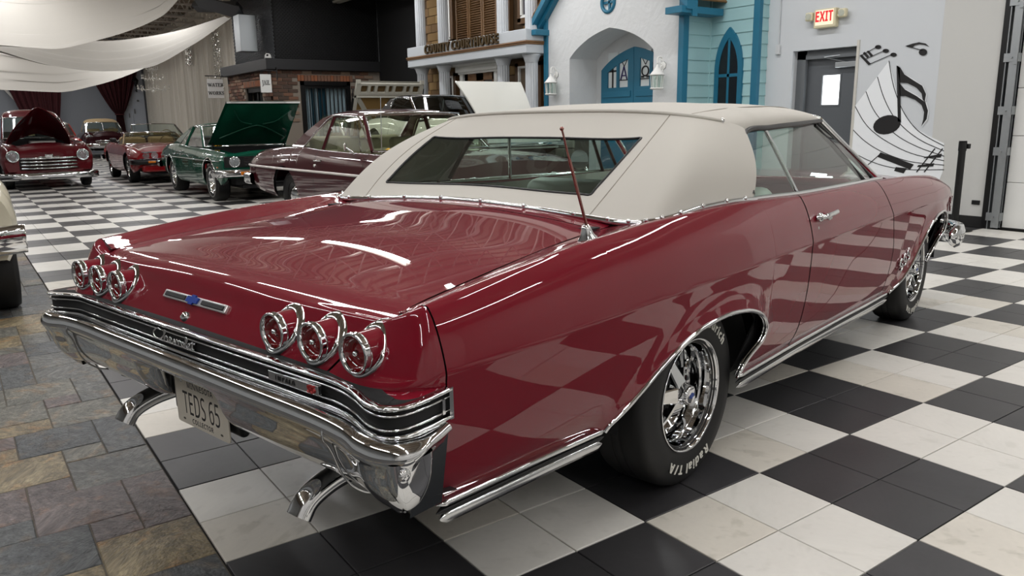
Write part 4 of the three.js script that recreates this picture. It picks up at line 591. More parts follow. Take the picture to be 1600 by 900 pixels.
  // tail corner caps beside the lid
  const capF = (u, v) => {
    const t = lerp(1, 0.0, u), tb = (() => { let a = 0, b = 0.6; for (let i = 0; i < 22; i++) { const m = (a + b) / 2; if (sec(-1.3).getPoint(m).y < 0.752) a = m; else b = m; } return a; })();
    const P0 = bodyPt(-1.297, lerp(1, tb, u)), k = u; const s = lerp(0.46, 1, Math.pow(k, 0.8)), q = lidC[nq].getPoint(s); const P1 = [q.x, q.y, q.z + 0.0085];
    const kx = Math.min(P0[0], P1[0]) - 0.004 - 0.022 * sstep(0.6, 1, u) , K = [kx, lerp(P0[1], P1[1], 0.35), lerp(P0[2], P1[2], 0.05)];
    const a = (1 - v) ** 2, b = 2 * v * (1 - v), c = v * v; return [0, 1, 2].map((i) => a * P0[i] + b * K[i] + c * P1[i]);
  };
  const capG = grid(capF, 48, 32);
  obj('tail_cap', capG, R, car); obj('tail_cap', mirrorZ(capG), R, car);
  // panel ahead of the lid, under the soft top's edge
  obj('tulip_panel', grid((u, v) => { const x = lerp(-0.363, 0.1, v), q = lerp(-1, 1, u), z = zs(Math.min(x, -0.2)) * q * 0.998; return [x, deckY(Math.min(x, -0.3), z) + 0.006 * sstep(-0.33, -0.25, x), z]; }, 48, 10, true), R, car);
  obj('lid_gutter', [grid((u, v) => { const p = lidC[nq].getPoint(u); return [p.x + 0.012, p.y - 0.015, p.z - 0.03 + v * 0.06]; }, 60, 2), mirrorZ(grid((u, v) => { const p = lidC[nq].getPoint(u); return [p.x + 0.012, p.y - 0.015, p.z - 0.03 + v * 0.06]; }, 60, 2)), bx(-0.4, -0.34, 0.95, 0.985, -0.7, 0.7), bx(-1.31, -1.24, 0.7, 0.86, -0.87, 0.87)], M.cavity, car);
  // hood, cowl, nose
  const hoodY = (x, z) => ys(x) + 0.004 + 0.045 * (1 - (z / zs(x)) ** 2);
  obj('hood', grid((u, v) => { const x = lerp(2.46, 3.78, v), q = lerp(-1, 1, u) * 0.995, z = zs(x) * q; return [x + 0.06 * (1 - q * q) * sstep(3.2, 3.78, x), hoodY(x, z) - 0.03 * sstep(3.66, 3.8, x), z]; }, 40, 40, true), R, car);
  obj('cowl', grid((u, v) => { const x = lerp(2.05, 2.455, v), q = lerp(-1, 1, u), z = lerp(0.8, 0.742, v) * q; return [x, hoodY(2.46, z * 0.92) + 0.0 * v, z]; }, 24, 6, true), R, car);
  const gr = obj('grille', [bx(3.7, 3.78, 0.52, 0.76, -0.78, 0.78)], M.blackSatin, car); const gb = []; for (let k = 0; k < 7; k++) gb.push(bx(3.78, 3.795, 0.54 + k * 0.032, 0.55 + k * 0.032, -0.5, 0.5)); obj('grille_bars', gb, M.chromeSoft, gr);
  for (const z of [-0.72, -0.52, 0.52, 0.72]) { const h = obj('headlight', mv(lathe([[0.095, 0], [0.1, 0.02], [0.09, 0.035], [0.085, 0.02]], 28), 3.78, 0.66, z, 0, 0, -Math.PI / 2), C, car); obj('lens', mv(lathe([[0, 0.04], [0.05, 0.034], [0.085, 0.018]], 24), 3.78, 0.66, z, 0, 0, -Math.PI / 2), M.lensClear, h); }
  const bsec = [[0, -0.09], [0.035, -0.07], [0.05, -0.02], [0.055, 0.03], [0.04, 0.07], [0.0, 0.08], [-0.03, 0.05], [-0.03, -0.07]];
  obj('front_bumper', sweep([[3.46, 0.965], [3.56, 0.975], [3.7, 0.95], [3.82, 0.86], [3.87, 0.6], [3.89, 0], [3.87, -0.6], [3.82, -0.86], [3.7, -0.95], [3.56, -0.975], [3.46, -0.965]], bsec, 90, { yo: () => 0.5, scale: (u) => Math.min(1, 0.15 + Math.sqrt(Math.min(u, 1 - u) * 14)) }), C, car);
  obj('fender_emblem', [mv(flatbar([0, 0.05, 0], [0.02, -0.05, 0], 0.014, 0.01), 3.53, 0.72, zAt(3.53, 0.72) + 0.006), mv(flatbar([0.045, 0.05, 0], [0.022, -0.05, 0], 0.014, 0.01), 3.53, 0.72, zAt(3.53, 0.72) + 0.006), mv(sph(0.02, 0, 0, 0, 1, 1, 0.4), 3.55, 0.715, zAt(3.53, 0.72) + 0.008)], C, mats.front_fender[0]);
  { const g = []; const z = zAt(2.42, 0.5) + 0.006; for (const [x, y] of [[2.36, 0.475], [2.43, 0.497], [2.5, 0.52]]) g.push(mv(new THREE.TorusGeometry(0.022, 0.006, 6, 16, 4.2), x, y + 0.012, z, 0, 0, 0.6), mv(new THREE.TorusGeometry(0.02, 0.006, 6, 16, 4.2), x + 0.008, y - 0.015, z, 0, 0, 3.7)); obj('script_emblem', g, C, mats.front_fender[0]); }
  // ---- trim band round the tail
  const bandPath = [[-1.293, 0.944], [-1.37, 0.953], [-1.44, 0.95], [-1.468, 0.93], [-1.472, 0.885], [-1.452, 0.815], [-1.44, 0.74], [-1.449, 0.6], [-1.464, 0.3], [-1.469, 0], [-1.464, -0.3], [-1.449, -0.6], [-1.44, -0.74], [-1.452, -0.815], [-1.472, -0.885], [-1.468, -0.93], [-1.44, -0.95], [-1.37, -0.953], [-1.293, -0.944]];
  const bandC = new THREE.CatmullRomCurve3(bandPath.map(([x, z]) => V(x, 0, z)), false, 'centripetal');
  const bandY = (u) => { const z = bandC.getPointAt(u).z; return 0.772 - 0.026 * (z / 0.95) ** 2; };
  const strip = (dy, h, o, d) => sweep(bandPath, [[-d, dy - h], [o - h * 0.5, dy - h], [o, dy - h * 0.3], [o, dy + h * 0.3], [o - h * 0.5, dy + h], [-d, dy + h]], 220, { yo: bandY, closed: false, sg: -1 });
  const band = obj('trim_band', sweep(bandPath, [[-0.05, 0.006], [0.0, 0.004], [-0.002, -0.066], [-0.05, -0.068]], 220, { yo: bandY, closed: false, sg: -1 }), std(0x030303, 0.75), car);
  obj('chrome_strip', [strip(0, 0.0055, 0.012, 0.006), strip(-0.0165, 0.0032, 0.007, 0.004), strip(-0.048, 0.0032, 0.007, 0.004), strip(-0.064, 0.0055, 0.012, 0.006)], C, band);
  for (const s of [1, -1]) obj('strip_end', [box(0.012, 0.075, 0.016, -1.296, bandY(0) - 0.032, s * 0.948), box(0.008, 0.036, 0.012, -1.322, bandY(0) - 0.0325, s * 0.952)], C, band);
  const foot = []; for (let k = 0; k <= 40; k++) { const q = capF(1, k / 40); foot.push([q[2], q[0], q[1]]); } for (let i = nq; i >= nq / 2; i--) { const q = lidC[i].getPoint(1); if (q.z < foot[foot.length - 1][0]) foot.push([q.z, q.x, q.y]); }
  foot.reverse(); const footX = tab(foot.map((q) => q[0]), foot.map((q) => q[1])), footY = tab(foot.map((q) => q[0]), foot.map((q) => q[2]));
  obj('rear_sill', grid((u, v) => { const w = lerp(0.0, 1, v), p = bandC.getPointAt(w), y = bandY(w), az = Math.abs(p.z), zi = Math.min(az, 0.93), side = az > 0.93 || p.x > -1.44 && az > 0.9 ? 1 : 0; const fx = side ? Math.max(footX(zi), p.x + 0.004) : footX(zi); return [lerp(p.x, fx, u), lerp(y + 0.002, footY(zi) + 0.001, u), Math.sign(p.z || 1) * lerp(az, Math.min(az, side ? 0.93 : zi), u)]; }, 4, 300), R, car);
  // script and badge on the band
  const scr = [[[0.9, 0.95], [0.6, 1.05], [0.2, 0.8], [0, 0.4], [0.2, 0.02], [0.6, 0], [0.95, 0.25], [1.2, 0.65], [1.38, 1.05], [1.24, 1.05], [1.18, 0.5], [1.14, 0], [1.28, 0.42], [1.48, 0.5], [1.5, 0.1], [1.65, 0.05], [1.92, 0.34], [1.86, 0.52], [1.72, 0.42], [1.74, 0.08], [2.0, 0.06], [2.15, 0.35], [2.2, 0.5], [2.3, 0.04], [2.46, 0.5], [2.58, 0.46], [2.62, 0.04], [2.7, 0.42], [2.86, 0.46], [2.93, 0.2], [3.05, 0.0], [3.2, 0.22], [3.08, 0.46], [2.94, 0.3], [3.15, 0.4], [3.32, 0.4], [3.56, 0.9], [3.46, 1.08], [3.38, 0.6], [3.42, 0.05], [3.56, 0.08], [3.76, 0.36], [3.7, 0.52], [3.58, 0.42], [3.6, 0.06], [3.82, 0.08], [3.98, 0.4], [4.08, 0.95], [4.0, 0.1], [4.22, 0.1]], [[3.84, 0.62], [4.32, 0.68]]];
  obj('script_lettering', scr.map((l) => tube(l.map(([a, b]) => [-1.474, 0.726 + b * 0.03, -0.11 + a * 0.058]), 0.0032, l.length * 4, 6)), C, band);
  { const badge = obj('name_badge', rb(0.012, 0.024, 0.2, 0.002, -1.4585, 0.7295, 0.585, 0, 0.02, 0), M.chromeSoft, band); const g = text('I M P A L A', 0.012, 0.003, fontReg); g.rotateY(-Math.PI / 2); g.translate(-1.464, 0.7295, 0.555); const q = text('SS', 0.019, 0.004); q.rotateY(-Math.PI / 2); q.translate(-1.463, 0.7295, 0.66); obj('badge_lettering', g, M.black, badge); obj('badge_initials', q, std(0xb33a3a, 0.3, { metalness: 0.6 }), badge); }
  // trunk emblem, lock
  { const x = backX(0.834) - 0.042, e = obj('trunk_emblem', [rb(0.014, 0.025, 0.36, 0.003, x, 0.834, 0.005, 0, 0, -0.62)], std(0xe6e6e4, 0.28, { metalness: 0.75 }), lid); for (const zz of [-0.1, 0.115]) obj('emblem_inset', rb(0.006, 0.014, 0.12, 0.002, x - 0.0065, 0.8387, zz, 0, 0, -0.62), M.black, e); const bt = ext(shp([[-0.03, 0.009], [-0.011, 0.009], [-0.008, 0.015], [0.013, 0.015], [0.011, 0.009], [0.032, 0.009], [0.028, -0.009], [0.009, -0.009], [0.006, -0.015], [-0.015, -0.015], [-0.012, -0.009], [-0.034, -0.009]]), 0.005); bt.rotateY(-Math.PI / 2); bt.rotateZ(-0.62); bt.translate(x - 0.006, 0.8385, 0.005); obj('bow_tie_badge', bt, std(0x163a8c, 0.3), e);
    obj('trunk_lock', [mv(lathe([[0, 0.016], [0.01, 0.016], [0.014, 0.01], [0.017, 0]], 20), backX(0.79) - 0.036, 0.79, -0.002, 0, 0, 0.93)], C, lid); }
  // six tail lights
  for (const s of [1, -1]) for (const zc of [0.773, 0.615, 0.457]) {
    const y = 0.826, pxx = zc > 0.7 ? 0.012 : 0, t = sub(car, 'tail_light'), r = 0.046, xf = -1.414 + planX(zc) * 0.35, z = s * zc;
    const surf = (dz, dy) => backX(clamp(y + dy, 0.742, 0.912)) + planX(zc) - pxx * 0.2;
    obj('flange', [grid((u, v) => { const a = u * Math.PI * 2, k = [0, 0.004, 0.011, 0.015, 0.016][Math.round(v * 4)], d = [-0.016, -0.019, -0.013, -0.002, 0.01][Math.round(v * 4)], q = r + 0.001 + k; return [surf(0, Math.sin(a) * q) + d, y + Math.sin(a) * q, z + Math.cos(a) * q]; }, 64, 4)], C, t);
    obj('housing', grid((u, v) => { const a = u * Math.PI * 2, q = r + 0.002 * v; return [lerp(xf + 0.008, surf(0, Math.sin(a) * q) + 0.02, v), y + Math.sin(a) * q, z + Math.cos(a) * q]; }, 48, 4), R, t);
    const f = (p) => mv(lathe(p, 48), xf, y, z, 0, 0, Math.PI / 2);
    obj('rim_ring', f([[r - 0.006, -0.004], [r - 0.005, 0.008], [r + 0.001, 0.012], [r + 0.004, 0.006], [r + 0.001, 0.002], [r + 0.004, -0.004], [r + 0.001, -0.012], [r - 0.004, -0.012]]), C, t);
    const lens = obj('lens', f([[0, -0.004], [0.012, -0.004], [0.02, -0.012], [r - 0.012, -0.014], [r - 0.006, 0.002]]), M.lensRed, t); obj('lens_centre', f([[0, 0.007], [0.005, 0.006], [0.0075, 0], [0.0075, -0.005]]), C, lens);
  }
  // ---- rear bumper
  const bp = [[-1.318, 0.972], [-1.37, 0.99], [-1.43, 1.002], [-1.478, 0.985], [-1.506, 0.94], [-1.512, 0.88], [-1.496, 0.8], [-1.49, 0.7], [-1.498, 0.4], [-1.502, 0], [-1.498, -0.4], [-1.49, -0.7], [-1.496, -0.8], [-1.512, -0.88], [-1.506, -0.94], [-1.478, -0.985], [-1.43, -1.002], [-1.37, -0.99], [-1.318, -0.972]];
  const bc = new THREE.CatmullRomCurve3(bp.map(([x, z]) => V(x, 0, z)), false, 'centripetal'), by = (u) => 0.706 - 0.02 * (bc.getPointAt(u).z / 0.98) ** 2;
  const bs = []; { const c = new THREE.CatmullRomCurve3([[-0.075, -0.004], [-0.03, 0.002], [-0.006, -0.008], [0.004, -0.026], [0.004, -0.042], [-0.006, -0.058], [-0.016, -0.082], [-0.024, -0.11], [-0.036, -0.14], [-0.058, -0.172], [-0.09, -0.198], [-0.125, -0.212]].map(([a, b]) => V(a, b, 0)), false, 'centripetal'); for (let k = 0; k <= 30; k++) { const p = c.getPoint(k / 30); bs.push([p.x, p.y]); } }
  const bump = obj('rear_bumper', grid((u, v) => { const p = bc.getPointAt(u), t = bc.getTangentAt(u), s = bs[Math.round(v * 30)], az = Math.abs(p.z), e = sstep(-1.46, -1.36, p.x) * (az > 0.9 ? 1 : 0), side = az > 0.9 ? sstep(-1.47, -1.40, p.x) : 0; const k = lerp(1, 0.42, side); const nx = t.z, nz = -t.x; const out = s[0] * (1 - 0.3 * e) - 0.05 * sstep(0.25, 0.19, az) * sstep(-0.06, -0.085, s[1]) * 0.6; const rc = sstep(0.215, 0.185, az); return [p.x + nx * out, by(u) + lerp(s[1], Math.max(s[1], -0.076), rc) * k - 0.006, p.z + nz * out]; }, 360, 30), C, car);
  for (const s of [1, -1]) {
    obj('bumper_joint', tube(bs.map(([o, y]) => [-1.4915 - o * 1 - 0.001, 0.692 - 0.01 + y - 0.006, s * (0.735 + (-y) * 0.14)]).map(([x, y, z], i) => [-1.4905 + -bs[i][0] * 1 - 0.002, y, z]), 0.003, 60, 6), M.chromeSoft, bump);
    // fang below the wrapped end
    const fz = grid((u, v) => { const a = u * Math.PI * 2, c = Math.cos(a), n = Math.sin(a), w = Math.pow(Math.sin(Math.min(1, v * 1.5) * Math.PI / 2), 0.55), ax = 0.058 * w * lerp(0.82, 1.05, v), az = 0.034 * w; return [lerp(-1.41, -1.438, v) + ax * Math.sign(c) * Math.pow(Math.abs(c), 0.6), lerp(0.487, 0.64, v), s * (lerp(0.925, 0.958, v) + az * Math.sign(n) * Math.pow(Math.abs(n), 0.6))]; }, 48, 24, s > 0);
    obj('bumper_fang', fz, C, bump); obj('bumper_bolt', sph(0.016, -1.47, 0.612, s * 0.986, 1, 1, 0.5), C, bump);
    const fl = grid((u, v) => { const a = lerp(0.6, 1, u), y = lerp(0.62, 0.5, v); return [lerp(-1.5, -1.44, v) + 0.02 * u, y, s * lerp(0.93 - 0.02 * v, 0.975 - 0.035 * v, u)]; }, 8, 12, s > 0); obj('fang_flank', fl, C, bump);
    obj('splash_pan', grid((u, v) => [lerp(-1.4, -1.3, u), lerp(0.64, 0.46, v), s * (0.945 - 0.03 * v)], 4, 6), std(0x23272b, 0.25, { metalness: 0.3 }), car);
  }
  obj('gravel_pan', grid((u, v) => { const z = lerp(-0.92, 0.92, u); return [lerp(-1.372, -1.25, v), lerp(0.497, 0.475, v), z]; }, 20, 8), std(0x3a3b3c, 0.3, { metalness: 0.5 }), car);
  // licence plate
  { const tx = canvasTex(512, 256, (g, w, h) => { g.fillStyle = '#c9c2b4'; g.fillRect(0, 0, w, h); g.fillStyle = '#17191c'; g.textAlign = 'center'; g.font = 'bold 44px sans-serif'; g.fillText('MINNESOTA', w / 2, 50); g.font = 'bold 38px sans-serif'; g.fillText('COLLECTOR', w / 2, 240); g.save(); g.translate(w / 2, 196); g.scale(0.68, 1.12); g.font = '150px sans-serif'; g.fillText('TEDS 65', 0, 0); g.restore(); for (const [x, y] of [[70, 26], [442, 26], [70, 230], [442, 230]]) { g.fillStyle = '#4a463f'; g.beginPath(); g.ellipse(x, y, 13, 6, 0, 0, 7); g.fill(); } });
    const fr = sub(car, 'licence_plate'); fr.position.set(-1.405, 0.51, 0.0); fr.rotation.set(0, -Math.PI / 2, 0); const tilt = 0.0;
    const s = new THREE.Shape(); const w = 0.1525, h = 0.076, r = 0.012; s.moveTo(-w + r, -h); s.lineTo(w - r, -h); s.quadraticCurveTo(w, -h, w, -h + r); s.lineTo(w, h - r); s.quadraticCurveTo(w, h, w - r, h); s.lineTo(-w + r, h); s.quadraticCurveTo(-w, h, -w, h - r); s.lineTo(-w, -h + r); s.quadraticCurveTo(-w, -h, -w + r, -h);
    const g = ext(s, 0.003, 0.001); const p = g.attributes.position, u = g.attributes.uv; for (let i = 0; i < p.count; i++) u.setXY(i, (p.getX(i) + w) / (2 * w), (p.getY(i) + h) / (2 * h)); obj('plate', g, std(0xffffff, 0.45, { map: tx }), fr);
    obj('plate_bolt', [sph(0.006, -0.11, 0.062, 0.004, 1, 1, 0.5, 8), sph(0.006, 0.11, 0.062, 0.004, 1, 1, 0.5, 8)], M.chromeSoft, fr); obj('plate_bracket', rb(0.4, 0.15, 0.03, 0.014, 0, 0.02, -0.025), std(0x16171a, 0.3, { metalness: 0.6 }), fr); }
  // exhaust tips
  for (const s of [1, -1]) { const z = s * 0.515; obj('exhaust_tip', [tube([[-1.0, 0.4, z], [-1.15, 0.412, z], [-1.26, 0.412, z], [-1.34, 0.402, z], [-1.405, 0.375, z], [-1.432, 0.34, z]], 0.034, 40, 24), tube([[-1.19, 0.412, z], [-1.225, 0.412, z]], 0.042, 6, 24)], C, car); }
  // rocker and sill mouldings, arch trim
  for (const s of [1, -1]) {
    const rail = (a, b, dy, h, d) => { const n = 60; return grid((u, v) => { const x = lerp(a, b, u), y = y0(x), z = sec(x).getPoint(0.02).z, P = [[-0.02, -h], [d * 0.6, -h], [d, -h * 0.4], [d, h * 0.4], [d * 0.6, h], [-0.01, h]], q = P[Math.round(v * 5)], e = Math.min(1, 0.12 + 30 * Math.min(u, 1 - u)); return [warp(x, y), y + dy + q[1] * e, s * (z + 0.006 + q[0] * e)]; }, n, 5, s < 0); };
    for (const [a, b] of [[-1.29, -0.615], [0.478, 2.3]]) { obj('sill_moulding', [rail(a, b, 0.006, 0.009, 0.012)], C, car); obj('sill_panel', [rail(a, b, -0.016, 0.007, 0.004)], M.black, car); obj('sill_moulding', [rail(a + 0.01, b - 0.01, -0.036, 0.014, 0.004)], M.chromeSoft, car); }
    for (const [a, b] of [[-0.615, 0.478], [2.302, 3.482]]) { const P = []; let last = null; for (let k = 0; k <= 400; k++) { const x = lerp(a, b, 1 - Math.pow(1 - k / 400, 2.2)), y = low(x), p = V(warp(x, y), y, s * (zAt(x, y) + 0.0)); if (!last || last.distanceTo(p) > 0.02) { P.push(p); last = p; } } obj('arch_moulding', [tube(P, 0.0085, P.length * 4, 8), tube(P.map((q) => V(q.x, q.y, q.z - s * 0.012)), 0.006, P.length * 3, 6)], C, car); }
  }
  // belt moulding, door handles
  for (const s of [1, -1]) {
    const P = []; for (let x = 0.42; x <= 2.2; x += 0.08) P.push([x, yp(x) + 0.004, s * (zp(x) - 0.028)]); obj('belt_moulding', tube(P, 0.011, 80, 8), C, car);
    const x = 0.99, y = 0.895, z = s * (zAt(x, y) + 0.004), d = mats.door[s > 0 ? 0 : 1];
    obj('door_handle', [tube([[x - 0.02, y, z], [x - 0.005, y + 0.004, z + s * 0.03], [x + 0.07, y + 0.008, z + s * 0.034], [x + 0.16, y + 0.01, z + s * 0.026]], 0.011, 30, 10), sph(0.022, x, y, z + s * 0.008, 1.2, 0.9, 0.8), sph(0.016, x + 0.075, y - 0.004, z + s * 0.02)], C, d); obj('door_lock', sph(0.013, x - 0.005, y - 0.052, z, 1, 1.3, 0.7), C, d);
  }
  // antenna
  { const b = V(-0.6, yp(-0.6) - 0.01, 0.835), t = sub(car, 'antenna'); obj('antenna_base', mv(lathe([[0.03, 0], [0.03, 0.008], [0.02, 0.02], [0.014, 0.04], [0.01, 0.05], [0, 0.05]], 20), b.x, b.y, b.z, 0, 0, 0.25), C, t); obj('mast', [bar([b.x, b.y + 0.03, b.z], [b.x - 0.09, b.y + 0.24, b.z], 0.0045), bar([b.x - 0.09, b.y + 0.24, b.z], [b.x - 0.125, b.y + 0.325, b.z], 0.003), sph(0.006, b.x - 0.125, b.y + 0.325, b.z)], std(0x9a6f68, 0.12, { metalness: 1 }), t); }
  // ---- soft top
  const weave = tex(128, 128, (u, v, i, j) => gray(128 + 60 * Math.sin(i * Math.PI / 2) * Math.sin(j * Math.PI / 2) + 40 * pn(u, v, 20, 3)), { srgb: false }); weave.repeat.set(60, 60);
  const mTop = std(0xc4c0b7, 0.8, { bumpMap: weave, bumpScale: 0.0008 });
  const mSeam = std(0x8f8a7e, 0.8);
  const hc = tab([0.2, 0.5, 0.8, 1.1, 1.4, 1.6, 1.72], [1.352, 1.385, 1.4, 1.402, 1.392, 1.372, 1.345]), yr = tab([0.2, 0.6, 0.9, 1.3, 1.6, 1.72], [1.262, 1.277, 1.29, 1.3, 1.302, 1.295]), zr = tab([0.2, 0.6, 0.9, 1.3, 1.72], [0.75, 0.748, 0.735, 0.71, 0.665]);
  const roof = (x, a) => { const c = Math.cos(a), s = Math.sin(a); return [x, yr(x) + (hc(x) - yr(x)) * Math.pow(Math.abs(s), 0.62), zr(x) * Math.sign(c) * Math.pow(Math.abs(c), 0.72)]; };
  const xS = (a) => 0.3 + 0.33 * Math.pow(1 - Math.sin(a), 3);
  const base = curve([[0.5, 1.012, 0.855], [0.3, 1.022, 0.855], [0.05, 1.02, 0.85], [-0.15, 1.008, 0.845], [-0.245, 1.0, 0.815], [-0.272, 0.996, 0.74], [-0.276, 1.004, 0.6], [-0.272, 1.022, 0.3], [-0.27, 1.03, 0], [-0.272, 1.022, -0.3], [-0.276, 1.004, -0.6], [-0.272, 0.996, -0.74], [-0.245, 1.0, -0.815], [-0.15, 1.008, -0.845], [0.05, 1.02, -0.85], [0.3, 1.022, -0.855], [0.5, 1.012, -0.855]]);
  const NA = 160, angle = (u) => u * Math.PI, bm = tab([0, 0.1, 0.2, 0.27, 0.33, 0.5, 0.67, 0.73, 0.8, 0.9, 1], [0, 0.14, 0.26, 0.325, 0.37, 0.5, 0.63, 0.675, 0.74, 0.86, 1]);
  const soft = sub(car, 'soft_top'); soft.name = 'soft_top';
  obj('roof_cloth', grid((u, v) => { const a = angle(u), x = lerp(1.72, xS(a), v); const p = roof(x, a); const k = Math.abs(Math.cos(a)); p[1] += -0.008 * Math.exp(-Math.pow((x - 1.0) / 0.15, 2)) * (1 - k) + 0.004 * Math.exp(-Math.pow((x - 0.75) / 0.05, 2)); return p; }, NA, 60), mTop, soft);
  const rear = (u, v) => {
    const a = angle(u), P0 = roof(xS(a), a), E = base.getPointAt(clamp(bm(u))), mid = sstep(0.12, 0.4, u) * sstep(0.88, 0.6, u), b = v;
    const P3 = [E.x, E.y, E.z], side = 1 - mid, sg = u < 0.5 ? 1 : -1, out = 0.03 * Math.sin(b * Math.PI) * (side * 0.9), corner = Math.exp(-Math.pow((Math.min(u, 1 - u) - 0.2) / 0.1, 2)) * 0.05 * Math.sin(b * Math.PI);
    const dip = mid * -0.018 * Math.sin(b * Math.PI);
    return [lerp(P0[0], P3[0], b) - corner * 0.6 + dip * 0.5, lerp(P0[1], P3[1], b) + corner * 0.55 + dip, lerp(P0[2], P3[2], b) + sg * (out + corner * 0.4)];
  };
  // rear sheet with the window left out
  const NV = 40, wu0 = 44, wu1 = NA - 44, wv0 = 11, wv1 = 33;
  { const P = [], I = []; for (let j = 0; j <= NV; j++) for (let i = 0; i <= NA; i++) P.push(...rear(i / NA, j / NV)); for (let j = 0; j < NV; j++) for (let i = 0; i < NA; i++) { if (i >= wu0 && i < wu1 && j >= wv0 && j < wv1) continue; const a = j * (NA + 1) + i, b = a + 1, c = a + NA + 1, d = c + 1; I.push(a, b, c, b, d, c); } const g = new THREE.BufferGeometry(); g.setAttribute('position', new THREE.Float32BufferAttribute(P, 3)); g.setIndex(I); g.computeVertexNormals(); g.setAttribute('uv', new THREE.Float32BufferAttribute(P.filter((_, k) => k % 3 !== 0), 2)); obj('rear_curtain', g, mTop, soft); }
  const rw = obj('rear_window', grid((u, v) => { const p = rear(lerp(wu0, wu1, u) / NA, lerp(wv0, wv1, v) / NV); return [p[0] + 0.004, p[1] - 0.002, p[2]]; }, 60, 16), M.glassGreen, soft);
  const edge = []; for (let i = wu0; i <= wu1; i += 2) edge.push(rear(i / NA, wv0 / NV)); for (let j = wv0 + 2; j <= wv1; j += 2) edge.push(rear(wu1 / NA, j / NV)); for (let i = wu1 - 2; i >= wu0; i -= 2) edge.push(rear(i / NA, wv1 / NV)); for (let j = wv1 - 2; j > wv0; j -= 2) edge.push(rear(wu0 / NA, j / NV)); obj('window_bead', new THREE.TubeGeometry(curve(edge, true, 0.5, 'centripetal'), 300, 0.005, 6, true), M.black, rw);
  const bow = []; for (let i = 12; i <= NA - 12; i += 4) { const p = roof(xS(angle(i / NA)), angle(i / NA)); bow.push([p[0] - 0.004, p[1] + 0.002, p[2]]); } obj('bow_binding', tube(bow, 0.008, 160, 8), mTop, soft); obj('binding_tip', [sph(0.011, ...bow[0]), sph(0.011, ...bow[bow.length - 1])], C, soft);
  for (const s of [1, -1]) for (const sg of [tube([0, 0.2, 0.4, 0.6, 0.8, 1].map((k) => { const i = s > 0 ? 33 : NA - 33, p = roof(lerp(xS(angle(i / NA)), 1.7, k), angle(i / NA)); return [p[0], p[1] + 0.0005, p[2]]; }), 0.0022, 40, 5), tube([0, 0.25, 0.5, 0.75, 1].map((k) => rear((s > 0 ? 40 : NA - 40) / NA, k)), 0.0022, 30, 5)]) obj('seam', sg, mSeam, soft);
  const baseP = []; for (let k = 0; k <= 90; k++) { const p = base.getPoint(k / 90); baseP.push([p.x - (Math.abs(p.z) < 0.8 ? 0.006 : 0), p.y + 0.0, p.z * 1.008]); } obj('base_moulding', tube(baseP, 0.0105, 300, 8), C, soft);
  const st = []; for (let k = 3; k < 88; k += 4) st.push(sph(0.0085, baseP[k][0] - 0.006, baseP[k][1] + 0.008, baseP[k][2] * 1.008, 1, 1, 1, 8)); obj('snap_studs', st, C, soft);
  // front edge, rails, windscreen, side glass
  const header = []; for (let i = 0; i <= 40; i++) header.push(roof(1.722, i / 40 * Math.PI)); obj('header_trim', tube(header, 0.01, 90, 8), C, soft);
  obj('headlining', grid((u, v) => { const a = angle(u), p = roof(lerp(1.7, 0.35, v), a); return [p[0], p[1] - 0.018, p[2] * 0.97]; }, 40, 20), std(0x45443f, 0.9), soft);
  for (const s of [1, -1]) {
    const rail = [[1.7, 1.3, 0.668], [1.3, 1.292, 0.712], [0.9, 1.282, 0.737], [0.63, 1.268, 0.748], [0.56, 1.2, 0.77], [0.5, 1.03, 0.848]].map(([x, y, z]) => [x, y, s * z]);
    obj('side_rail', [tube(rail, 0.012, 60, 8)], M.blackSatin, soft);
    const post = (a, b, r, m, n) => obj(n, bar([a[0], a[1], s * a[2]], [b[0], b[1], s * b[2]], r), m, car);
    post([1.71, 1.305, 0.66], [2.26, 0.985, 0.795], 0.017, C, 'windscreen_post'); post([1.64, 1.29, 0.672], [2.1, 0.985, 0.83], 0.011, M.blackSatin, 'vent_post'); post([1.56, 1.28, 0.69], [1.93, 0.985, 0.838], 0.011, M.blackSatin, 'vent_bar'); post([0.86, 1.272, 0.735], [0.985, 1.0, 0.84], 0.009, C, 'division_bar');
    const pane = (P, n) => obj(n, grid((u, v) => { const q = (i) => lerp(lerp(P[0][i], P[1][i], u), lerp(P[3][i], P[2][i], u), v); return [q(0), q(1), s * (q(2) + 0.012 * Math.sin(v * Math.PI))]; }, 10, 10), M.glassGreen, car);
    pane([[0.5, 1.005, 0.842], [0.98, 1.0, 0.84], [0.86, 1.278, 0.733], [0.62, 1.27, 0.745]], 'quarter_glass'); pane([[0.99, 1.0, 0.84], [1.93, 0.985, 0.838], [1.56, 1.285, 0.69], [0.87, 1.28, 0.733]], 'door_glass'); pane([[1.94, 0.985, 0.838], [2.1, 0.985, 0.83], [1.65, 1.29, 0.672], [1.575, 1.288, 0.688]], 'vent_glass');
    obj('inner_door_panel', grid((u, v) => [lerp(0.5, 2.0, u), lerp(0.4, 0.985, v), s * lerp(0.78, 0.8, v)], 4, 4), M.vinylWhite, car);
  }
  obj('windscreen', grid((u, v) => { const q = lerp(-1, 1, u), z = q * lerp(0.79, 0.655, v); return [lerp(2.27, 1.72, v) + 0.14 * (1 - q * q) * (1 - 0.4 * v), lerp(0.985, 1.315, v) + 0.02 * (1 - q * q) * v, z]; }, 24, 12), M.glassGreen, car);
